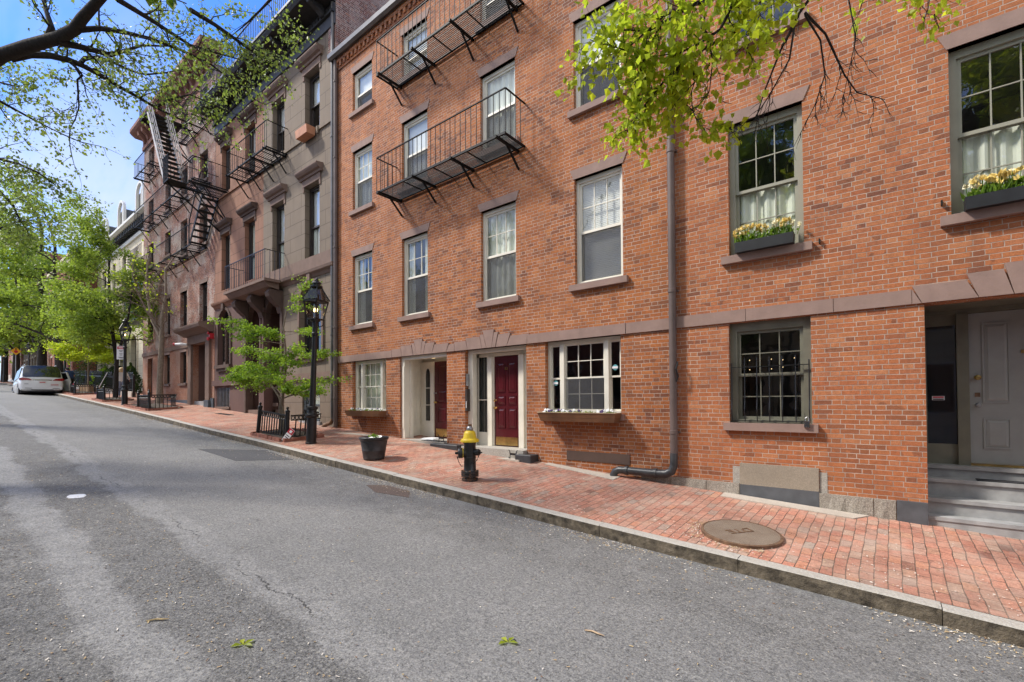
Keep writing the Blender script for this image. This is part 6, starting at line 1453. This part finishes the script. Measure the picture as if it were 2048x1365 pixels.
# ================= trees
ORG[0]=(0,0,0)
def rvec(r): return V((r.gauss(0,1),r.gauss(0,1),r.gauss(0,1)))
def grow(wd,lf,p,d,L,r0,lvl,c,r,start=.25):
    """one branch: wobbling tapered tube, side branches, leaves on the last level"""
    n=c.get('seg',5);p=V(p);d=V(d).normalized();pts=[p.copy()];rad=[r0];q=p.copy()
    for i in range(n):
        d=(d+rvec(r)*c.get('wig',.12)+V((0,0,c.get('up',.03))))
        if lvl<c['lv'] : d.z*=c.get('flat',1)
        d.normalize();q=q+d*L/n;pts.append(q.copy());rad.append(r0*(1-.72*(i+1)/n))
    wd.tube(pts,rad,7 if r0>.05 else 5 if r0>.015 else 4,cap=False)
    if lvl==0:
        for a,b in zip(pts,pts[1:]):
            for k in range(c['leaves']):
                if r.random()<c.get('bare',0): continue
                s=c['size']*r.choice((.55,.8,1,1.1,1.3))*r.uniform(.85,1.15);o=a.lerp(b,r.random())+rvec(r)*c.get('spread',.05);ld=(b-a).normalized()*.5+rvec(r)*.7+V((0,0,c.get('hang',-.25)));leaf(lf,o,ld,s,r,0,c.get('wd',.42))
        return
    k=c['kids'][lvl-1] if lvl-1<len(c['kids']) else 4
    for j in range(k):
        f=start+(1-start)*(j+r.random())/k;f=min(f,.999);i=int(f*n);o=pts[i].lerp(pts[i+1],f*n-i);t=(pts[i+1]-pts[i]).normalized()
        s=t.cross(rvec(r)).normalized();ang=r.uniform(*c.get('ang',(.6,1.15)));nd=t*math.cos(ang)+s*math.sin(ang);nd.z=nd.z*c.get('flat',1)+c.get('lift',.0)
        grow(wd,lf,o,nd,L*c.get('ratio',.55)*r.uniform(.7,1.2)*(1.1-.4*f),max(r0*(1-.72*f)*.55,.004),lvl-1,c,r,.15)
    # leader continues
    if c.get('lead',True): grow(wd,lf,pts[-1],d,L*.5,rad[-1],lvl-1,c,r,.1)
def tree(name,loc,label,stems,c,seed,bark='bark',leafm='leafL',cat='tree',group=None):
    t=thing(name,loc,label,cat,group);r=random.Random(seed);wd=MB();lf=MB();tr=MB()
    for pts,r0,r1,spec in stems:
        P=[V(p) for p in pts];n=len(P);R_=[r0+(r1-r0)*i/(n-1) for i in range(n)];tr.tube(P,R_,10)
        k,lo,L,lv=spec
        for j in range(k):
            f=lo+(1-lo)*(j+r.random()*.8)/k;f=min(f,.995);i=int(f*(n-1));u=f*(n-1)-i;o=P[i].lerp(P[i+1],u);tt=(P[i+1]-P[i]).normalized()
            a=r.uniform(0,6.283)+j*2.4;s=V((math.cos(a),math.sin(a),r.uniform(*c.get('rise',(.15,.6)))));grow(wd,lf,o,s,L*r.uniform(.75,1.15)*(1.15-.5*f),max((r0+(r1-r0)*f)*.5,.008),lv,c,r)
        if spec[0]: grow(wd,lf,P[-1],(P[-1]-P[-2]),L*.9,r1,lv,c,r)
    tr.build('trunk',M[bark],t,smooth=True)
    wd.build('limbs',M[bark],t,smooth=True,recalc=False)
    lf.build('crown',M[leafm],t,recalc=False);return t
# sapling by the near lamp: two slender stems, flat sprays
cs=dict(lv=2,kids=[5,5],leaves=4,size=.048,wig=.16,up=.0,flat=.55,lift=.12,ratio=.50,ang=(.5,1.1),spread=.045,hang=.0,seg=5,wd=.5,rise=(.0,.45))
tree('sapling_tree',at(-12.9,-1.62),'bright green two stemmed sapling in the iron guard by the near gas lamp',
 [([(0,0,-.1),(-.06,.0,.7),(-.02,.04,1.0),(.12,.05,1.7),(.16,.03,2.35),(.10,0,2.9)],.055,.022,(13,.36,1.45,2)),([(.1,.05,-.1),(.03,.03,.6),(-.12,.0,1.0),(-.5,-.05,1.35),(-.75,-.1,1.6)],.045,.018,(7,.5,1.0,2))],cs,4,'barkP','leafS')
# pale, almost bare tree
cb=dict(lv=3,kids=[3,4,5],leaves=2,size=.10,wig=.22,up=.05,ratio=.6,ang=(.5,1.0),spread=.06,seg=5,bare=.93,lift=.25)
tree('bare_tree',at(-26.06,-1.01),'pale barked almost leafless tree before the flaking brick building',
 [([(0,0,-.1),(.05,0,1.2),(.0,.05,2.3),(.12,.05,3.1)],.14,.10,(0,.5,1,1)),([(.10,.04,3.0),(-.35,-.2,3.9),(-.7,-.3,5.0),(-.9,-.3,6.0)],.09,.04,(5,.2,1.7,2)),([(.10,.04,3.0),(.35,.0,4.0),(.45,.1,5.0),(.35,.1,6.2)],.09,.04,(6,.2,1.7,2)),([(.05,.05,3.4),(-.1,-.5,4.3),(-.0,-.9,5.2)],.06,.03,(4,.2,1.5,2))],cb,8,'barkP','leafY')
# forked tree beside the parking sign
cf=dict(lv=2,kids=[6,7],leaves=5,size=.095,wig=.18,up=.03,flat=.75,ratio=.55,spread=.12,seg=5,lift=.1)
tree('forked_tree',at(-31.6,-1.5),'slender forked tree with light green leaves before the limestone house',
 [([(0,0,-.1),(.1,0,1.2),(.2,0,2.1)],.12,.09,(0,.5,1,1)),([(.2,0,2.0),(-.25,-.1,3.6),(-.5,-.2,5.6),(-.6,-.2,8.2)],.10,.04,(17,.15,2.3,2)),([(.2,0,2.0),(.55,.1,2.9),(1.0,.3,4.3),(1.2,.4,5.6)],.08,.03,(7,.3,1.7,2))],cf,12,'bark','leafL')
tree('young_tree',at(-41.65,-.98),'small young tree with layered pale leaves before the shaded brick wall',
 [([(0,0,-.1),(.05,0,1.5),(.0,.0,3.0),(.1,0,4.8)],.06,.025,(14,.42,1.9,2))],dict(cf,size=.10,flat=.4,leaves=5),15,'barkP','leafY')
# big street trees further up
cg=dict(lv=3,kids=[5,5,5],leaves=5,size=.19,wig=.16,up=.02,flat=.8,ratio=.58,spread=.2,seg=4,lift=.08,rise=(.1,.7))
tree('street_tree',at(-47.2,-1.6),'leaning dark trunked street tree just behind the man at the van',
 [([(0,0,-.2),(-.25,-.1,2.6),(-.45,-.2,4.6),(-.6,-.3,7.0),(-.5,-.3,10.5)],.27,.09,(11,.36,4.0,2))],cg,21,'bark','leafL',group='big street trees up the hill')
tree('street_tree',at(-53.5,-1.9),'thick dark street tree with a forked trunk behind the van roof',
 [([(0,0,-.2),(.05,0,2.5),(.0,.0,5.0),(.1,-.1,8.5),(.1,-.1,13)],.36,.10,(12,.33,4.6,2)),([(.0,0,2.2),(-.9,-.5,4.3),(-1.5,-.8,6.5)],.16,.08,(5,.4,3.2,2))],cg,22,'bark','leafL',group='big street trees up the hill')
tree('street_tree',at(-72.5,-1.8),'far street tree with a leaning trunk behind the orange diamond sign',
 [([(0,0,-.2),(-.1,0,3.2),(.3,.0,6.0),(.2,0,10)],.34,.1,(12,.3,5.4,2))],dict(cg,size=.34,spread=.35),23,'bark','leafL',group='big street trees up the hill')
tree('street_tree',at(-86.5,-1.7),'farthest street tree at the left edge with a tilted trunk',
 [([(0,0,-.2),(.7,0,3.5),(1.2,.0,7.0),(1.2,0,11)],.36,.1,(12,.3,6.0,2))],dict(cg,size=.42,spread=.45),24,'bark','leafP',group='big street trees up the hill')
# big tree on the near side pavement whose limbs cross the top left
lt=thing('overhanging_tree',(-13.2,-10.1,G(-13.2)+.05),'old tree reaching thick dark limbs across the sky at top left','tree');ORG[0]=tuple(lt.location)
r=random.Random(31);wd=MB();lf=MB();tr=MB()
trunk=[(-13.2,-10.1,G(-13.2)-.2),(-13.1,-9.9,1.2),(-12.7,-9.1,3.4),(-11.79,-7.96,4.46)]
main=[(-11.79,-7.96,4.46),(-10.79,-7.30,5.00),(-10.28,-7.02,5.21),(-9.79,-6.76,5.28),(-9.30,-6.50,5.32),(-9.00,-6.38,5.37),(-8.78,-6.34,5.43),(-8.54,-6.27,5.51),(-8.24,-6.16,5.66),(-7.75,-6.03,5.88),(-7.0,-5.6,6.6),(-6.4,-5.2,7.4)]
tr.tube(trunk,[.32,.25,.18,.12],12);tr.tube(main,[.115,.10,.092,.086,.08,.072,.066,.06,.054,.05,.04,.025],12)
tr.tube([(-12.7,-9.1,3.4),(-14.0,-9.6,5.5),(-15.4,-10.2,7.0),(-16.4,-10.6,8.6)],[.17,.13,.08,.04],10)
PATHS=[([(-9.59,-6.60,5.35),(-9.54,-6.56,5.55),(-9.74,-6.60,5.90),(-9.91,-6.62,6.28)],.055,5),
([(-8.94,-6.34,5.35),(-8.85,-6.14,5.45),(-8.85,-5.88,5.56),(-8.89,-5.53,5.69),(-8.88,-5.14,5.74),(-8.95,-4.69,5.80),(-9.1,-4.0,5.7)],.04,15),
([(-9.31,-6.50,5.25),(-9.24,-6.32,5.27),(-9.17,-6.13,5.28),(-9.12,-5.96,5.29),(-9.20,-5.78,5.50),(-9.36,-5.52,5.82),(-9.43,-5.20,6.03)],.05,12),
([(-10.17,-6.93,5.17),(-10.07,-6.73,5.30),(-10.11,-6.51,5.43),(-10.14,-6.28,5.50),(-10.12,-6.13,5.49),(-10.16,-5.91,5.48),(-10.32,-5.65,5.50),(-10.33,-5.40,5.46),(-10.42,-5.09,5.44),(-10.41,-4.82,5.40),(-10.45,-4.3,5.4)],.055,15),
([(-10.15,-6.16,5.52),(-10.22,-6.09,5.69),(-10.19,-5.93,5.78),(-10.22,-5.70,5.82),(-10.26,-5.48,5.83),(-10.30,-5.26,5.90),(-10.27,-4.98,6.07),(-10.14,-4.62,6.31),(-10.00,-4.25,6.41)],.03,12),
([(-10.13,-6.27,5.48),(-10.02,-6.17,5.31),(-10.12,-6.13,5.33),(-10.19,-6.18,5.26),(-10.31,-6.15,5.08),(-10.31,-6.14,4.88),(-10.50,-6.16,4.73),(-10.56,-6.21,4.58)],.022,9),
([(-8.26,-6.05,5.61),(-8.46,-5.70,5.71),(-8.59,-5.42,5.76),(-8.64,-5.07,5.74),(-8.55,-4.75,5.77),(-8.44,-4.41,5.79)],.038,13),
([(-8.28,-5.18,6.05),(-8.43,-4.79,6.14),(-8.40,-4.50,6.07),(-8.41,-4.26,6.03),(-8.35,-3.96,6.08),(-8.24,-3.61,6.33)],.036,13),
([(-7.70,-4.21,6.58),(-8.06,-4.25,6.53),(-8.37,-4.36,6.38),(-8.68,-4.48,6.25)],.022,6),
([(-10.42,-5.09,5.44),(-10.32,-4.89,5.64),(-10.15,-4.62,5.80),(-10.01,-4.25,5.73)],.03,9),
([(-11.2,-7.5,4.8),(-11.0,-7.0,4.85),(-10.95,-6.6,4.7),(-10.9,-6.3,4.6)],.03,6)]
cl=dict(lv=1,kids=[4],leaves=2,size=.052,wig=.2,up=-.03,ratio=.5,ang=(.5,1.2),spread=.05,seg=5,hang=-.35,wd=.4)
for P,r0,k in PATHS:
    P=[V(p) for p in P];n=len(P);wd.tube(P,[r0*(1-.75*i/(n-1)) for i in range(n)],8)
    for j in range(k):
        f=.12+.87*(j+r.random())/k;f=min(f,.99);i=int(f*(n-1));o=P[i].lerp(P[i+1],f*(n-1)-i);t_=(P[i+1]-P[i]).normalized();s=t_.cross(rvec(r)).normalized()
        grow(wd,lf,o,t_*.55+s*.8,r.uniform(.35,.85),max(r0*(1-.75*f)*.4,.006),1,cl,r,.1)
    grow(wd,lf,P[-1],P[-1]-P[-2],.7,.012,1,cl,r,.1)
for o in((-15.4,-10.2,7.0),(-16.4,-10.6,8.6)):
    for _ in range(2): grow(wd,lf,o,rvec(r)+V((.2,.2,.5)),r.uniform(1.6,2.6),.05,2,dict(cl,lv=2,kids=[6,6],size=.075,leaves=6,spread=.12),r)
tr.build('trunk',M['bark'],lt,smooth=True);wd.build('limbs',M['bark'],lt,smooth=True,recalc=False);lf.build('crown',M['leafP'],lt,recalc=False)
# sparser tree beyond it at the left edge
ot=thing('overhanging_tree',(-24.5,-10.2,G(-24.5)+.05),'thinly leafed tree whose fine branches droop in at the left edge','tree');ORG[0]=tuple(ot.location)
r=random.Random(37);wd=MB();lf=MB();tr=MB()
tr.tube([(-24.5,-10.2,G(-24.5)-.2),(-24.3,-9.9,2.4),(-23.6,-9.2,4.6),(-22.8,-8.6,6.4),(-22,-8.2,8.6)],[.26,.23,.19,.13,.05],10)
co=dict(cl,lv=2,kids=[5,5],size=.085,leaves=3,spread=.10,up=-.02,bare=.15)
for P,r0 in(([(-23.6,-9.2,4.7),(-20.5,-8.2,6.3),(-18.86,-7.52,6.53),(-18.07,-6.87,6.40),(-17.67,-6.55,6.29),(-17.41,-6.22,6.19),(-17.20,-5.92,6.04),(-17.27,-5.58,5.85)],.07),([(-23.2,-8.9,5.6),(-20.23,-7.33,6.52),(-19.15,-6.45,5.89),(-18.89,-6.23,5.54),(-19.02,-6.08,5.20),(-19.09,-5.87,4.84)],.06),([(-24,-9.5,3.6),(-22.05,-7.47,4.93),(-20.99,-6.63,5.07),(-20.29,-6.07,5.44),(-20.10,-5.67,5.59)],.055),([(-22.4,-8.4,7.6),(-19.6,-7.2,8.4),(-18.2,-6.6,8.5),(-17.6,-6.2,8.3)],.06)):
    P=[V(p) for p in P];n=len(P);wd.tube(P,[r0*(1-.8*i/(n-1)) for i in range(n)],7)
    for j in range(13):
        f=.2+.79*(j+r.random())/13;f=min(f,.99);i=int(f*(n-1));o=P[i].lerp(P[i+1],f*(n-1)-i);t_=(P[i+1]-P[i]).normalized();s=t_.cross(rvec(r)).normalized()
        grow(wd,lf,o,t_*.6+s*.7,r.uniform(.6,1.1),max(r0*(1-.8*f)*.4,.007),1,co,r,.1)
tr.build('trunk',M['bark'],ot,smooth=True);wd.build('limbs',M['bark'],ot,smooth=True,recalc=False);lf.build('crown',M['leafP'],ot,recalc=False)
# linden leaning in from the right: bright leaves and bare black twigs
rt=thing('overhanging_tree',(2.9,-10.1,G(2.9)+.05),'linden with bright yellow green leaves and bare black twigs hanging in at upper right','tree');ORG[0]=tuple(rt.location)
r=random.Random(41);wd=MB();lf=MB();tr=MB()
tr.tube([(2.9,-10.1,G(2.9)-.2),(2.8,-9.9,1.6),(2.3,-8.6,4.4),(1.5,-6.4,6.2)],[.3,.26,.2,.15],12);tr.tube([(2.3,-8.6,4.4),(2.9,-8.9,7),(2.6,-8.8,10)],[.17,.12,.05],10);tr.tube([(1.5,-6.4,6.2),(.7,-4.4,5.9),(.02,-2.60,4.95)],[.14,.07,.035],9);tr.tube([(1.5,-6.4,6.2),(.2,-5.0,5.6),(-.75,-3.2,4.5)],[.12,.06,.03],9)
cr_=dict(lv=1,kids=[3],leaves=2,size=.07,wig=.2,up=-.05,ratio=.5,ang=(.5,1.2),spread=.06,seg=4,hang=-.7,wd=.46)
LEAFY=[([(-.75,-3.2,4.5),(-.95,-2.85,4.04),(-1.20,-2.92,3.56),(-1.35,-3.04,3.43),(-1.58,-3.09,3.39)],.022,15),
([(-1.20,-2.92,3.46),(-1.46,-2.99,3.39),(-1.69,-3.05,3.22),(-1.89,-3.08,3.03),(-2.10,-3.11,2.78)],.016,17),
([(-.75,-3.2,4.5),(-.93,-2.96,3.86),(-1.27,-2.98,3.90),(-1.77,-3.24,3.64),(-2.20,-3.46,3.73)],.020,20),
([(-1.27,-2.98,3.85),(-1.65,-3.15,3.79),(-2.00,-3.30,3.52),(-2.28,-3.52,3.63)],.014,17),
([(-1.65,-3.15,3.79),(-1.85,-3.2,3.4),(-2.0,-3.2,3.1)],.012,12),
([(-.95,-2.85,4.04),(-.85,-2.8,3.8),(-.95,-2.8,3.5),(-1.0,-2.8,3.3)],.012,9),
([(-1.45,-3.0,3.4),(-1.42,-3.0,3.1),(-1.5,-3.0,2.9)],.009,5)]
BARE=[([(1.5,-6.4,6.2),(1.3,-4.2,5.6),(.8,-2.6,4.7),(.42,-1.82,3.95),(.36,-1.8,3.72)],.02),([(0.02,-2.60,4.95),(-.20,-2.51,4.26),(-.43,-2.56,3.81),(-.59,-2.55,3.64),(-.75,-2.55,3.36),(-.89,-2.53,3.05),(-.99,-2.48,2.81)],.020),
([(-.55,-2.52,3.64),(-.41,-2.29,3.51),(-.28,-2.04,3.19),(-.19,-1.84,3.08),(.03,-1.54,3.07)],.014),([(-.55,-2.52,3.62),(-.44,-2.43,3.38),(-.42,-2.28,3.12),(-.50,-2.34,2.83),(-.60,-2.41,2.59)],.010),
([(-.62,-2.58,3.57),(-.67,-2.61,3.20),(-.82,-2.72,2.87),(-.95,-2.70,2.72),(-1.12,-2.83,2.62)],.010),([(-1.33,-3.03,3.95),(-1.31,-3.01,3.56),(-1.26,-2.96,3.27),(-1.29,-2.97,2.98),(-1.36,-3.03,2.77)],.010),([(-.28,-2.5,4.1),(-.22,-2.3,3.7),(-.18,-2.2,3.4),(-.25,-2.15,3.1),(-.3,-2.2,2.8)],.008)]
for P,r0,k in LEAFY:
    P=[V(p) for p in P];n=len(P);wd.tube(P,[r0*(1-.7*i/(n-1)) for i in range(n)],7)
    for j in range(k):
        f=.1+.89*(j+r.random())/k;f=min(f,.99);i=int(f*(n-1));o=P[i].lerp(P[i+1],f*(n-1)-i);t_=(P[i+1]-P[i]).normalized();s=t_.cross(rvec(r)).normalized()
        grow(wd,lf,o,t_*.5+s*.7+V((0,0,-.2)),r.uniform(.22,.46),.006,1,cr_,r,.05)
cbare=dict(cr_,leaves=0,size=.06,wig=.22,up=-.12,kids=[3])
for P,r0 in BARE:
    P=[V(p) for p in P];n=len(P);wd.tube(P,[r0*(1-.75*i/(n-1)) for i in range(n)],6)
    for j in range(7):
        f=.25+.74*(j+r.random())/7;i=int(f*(n-1));o=P[i].lerp(P[i+1],f*(n-1)-i);t_=(P[i+1]-P[i]).normalized();s=t_.cross(rvec(r)).normalized()
        grow(wd,lf,o,t_*.7+s*.5+V((0,0,-.4)),r.uniform(.2,.42),.0045,1,cbare,r,.1)
# a few leaf tufts among the bare twigs and along the top edge
for o in((-1.12,-2.83,2.68),(-.62,-2.5,3.75),(-.95,-2.7,3.35),(.30,-1.85,3.72),(.40,-1.76,3.62),(.44,-1.73,3.8),(.36,-1.8,3.85),(-.13,-2.19,3.72),(-1.17,-2.74,2.65),(-1.54,-2.92,2.9)):
    for _ in range(3): grow(wd,lf,o,rvec(r)+V((0,0,-.6)),.18,.004,0,dict(cr_,leaves=2),r)
# crown above and behind the viewer
for o in((2.9,-8.9,7),(2.6,-8.8,10),(2.7,-8.9,8.5),(1.9,-7.4,5.6),(1.2,-5.6,6.1)):
    for _ in range(4): grow(wd,lf,o,rvec(r)+V((-.1,.0,.5)),r.uniform(1.4,2.4),.05,2,dict(cr_,lv=2,kids=[6,6],size=.12,leaves=7,spread=.16),r)
tr.build('trunk',M['bark'],rt,smooth=True);wd.build('limbs',M['barkB'],rt,smooth=True,recalc=False);lf.build('crown',M['leafY'],rt,recalc=False)
# a close spray of that old tree's leaves droops in at the top edge
ORG[0]=tuple(lt.location);wd=MB();lf=MB();r=random.Random(5)
SP=[(-3.3,-6.9,2.42),(-3.2,-6.9,2.29),(-3.1,-6.84,2.27),(-2.98,-6.78,2.20)]
wd.tube([(-6.4,-5.2,7.4),(-5.4,-5.9,5.6),(-4.2,-6.6,3.8),(-3.6,-6.88,2.75)]+SP,[.022,.018,.012,.008,.006,.005,.004,.003],6)
for a,b_ in zip(SP,SP[1:]):
    for k in range(6): leaf(lf,V(a).lerp(V(b_),r.random()),V((r.gauss(0,.5),r.gauss(0,.5),-1)),r.uniform(.05,.068),r,0,.5)
sp=wd.build('drooping_branch',M['barkB'],lt,recalc=False);lf.build('leaf_spray',M['leafS'],sp,recalc=False)
# trees across the street: reflected in the panes and throwing light shade on the road
ORG[0]=(0,0,0)
ca=dict(cg,size=.22,leaves=7,kids=[6,6,5],spread=.25)
for x,sd,lb in((-3.0,51,'leafy tree across the street facing the barred window'),):
    tree('street_tree',(x,-12.4,G(x)+.05),lb,[([(0,0,-.2),(.1,-.1,3),(.0,-.2,6.5),(.1,-.3,11.5)],.26,.08,(14,.36,3.7,2))],ca,sd,'bark','leafG')
# ================= light, sky, camera
ORG[0]=(0,0,0)
sd=V((.74,.55,-1)).normalized();el=math.asin(-sd.z);az=math.atan2(-sd.x,-sd.y)
w=bpy.data.worlds.new('World');SC.world=w;w.use_nodes=True;t=NT(w.node_tree);bg=t.n['Background']
sky=t.node('ShaderNodeTexSky',sky_type='NISHITA');sky.sun_disc=False;sky.sun_elevation=el;sky.sun_rotation=az;sky.air_density=1.0;sky.dust_density=.6;sky.ozone_density=3.5
tc=t.node('ShaderNodeTexCoord').outputs['Generated'];x,y,z=t.sep(tc)
zz=t.math('MAXIMUM',z,.03);u=t.math('DIVIDE',x,t.math('ADD',zz,.18));v=t.math('DIVIDE',y,t.math('ADD',zz,.18))
n1=t.noise(t.xyz(t.math('MULTIPLY',u,.35),t.math('MULTIPLY',v,1.2)),1.4,6,.6)
low=t.step(z,.62,.18)
c=t.math('MULTIPLY',t.step(n1,.47,.63),t.math('MULTIPLY_ADD',low,.7,.15))
c=t.math('MAXIMUM',c,t.math('MULTIPLY',t.step(z,.40,.05),.55))
# unseen broken cloud added behind the viewer: soft fill on facades, white in panes
fill_deck=t.math('MULTIPLY',t.step(t.math('MULTIPLY_ADD',y,-1.,t.math('MULTIPLY',x,.55)),-.15,.45),t.step(t.noise(t.xyz(u,v),.9,5,.6),.30,.55))
c=t.math('MAXIMUM',c,t.math('MULTIPLY',fill_deck,.85))
mixc=t.mix(c,t.mix(1.,sky.outputs[0],(.36,.65,1.12),blend='MULTIPLY'),t.mix(fill_deck,(3.6,3.8,4.1),(6.6,6.55,6.4)))
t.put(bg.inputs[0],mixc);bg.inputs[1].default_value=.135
L=bpy.data.lights.new('sun','SUN');L.energy=2.8;L.angle=R(7);L.color=(1,.93,.82);so=bpy.data.objects.new('sun',L);link(so);so.rotation_euler=sd.to_track_quat('-Z','Y').to_euler();so.location=(-20,-20,40)
cd=bpy.data.cameras.new('camera');cam=bpy.data.objects.new('camera',cd);link(cam);SC.camera=cam
yaw,pit_,rol=-.675483,.0157159,-.00574684
f=V((math.sin(yaw)*math.cos(pit_),math.cos(yaw)*math.cos(pit_),math.sin(pit_)));rt_=V((math.cos(yaw),-math.sin(yaw),0));up=rt_.cross(f)
r2=rt_*math.cos(rol)+up*math.sin(rol);u2=-rt_*math.sin(rol)+up*math.cos(rol)
cam.matrix_world=Matrix(((r2.x,u2.x,-f.x,0),(r2.y,u2.y,-f.y,-7.65),(r2.z,u2.z,-f.z,0),(0,0,0,1)))
cd.sensor_width=36;cd.lens=935.483/2048*36;cd.shift_y=(787.978-682.5)/2048;cd.clip_end=2000;cd.clip_start=.05
SC.render.engine='CYCLES';SC.cycles.transparent_max_bounces=16;SC.cycles.max_bounces=5;SC.cycles.diffuse_bounces=3;SC.cycles.glossy_bounces=3;SC.cycles.use_adaptive_sampling=True;SC.cycles.adaptive_threshold=.018
SC.view_settings.view_transform='Standard';SC.view_settings.look='None';SC.view_settings.exposure=.95;SC.view_settings.gamma=1;SC.view_settings.use_curve_mapping=False
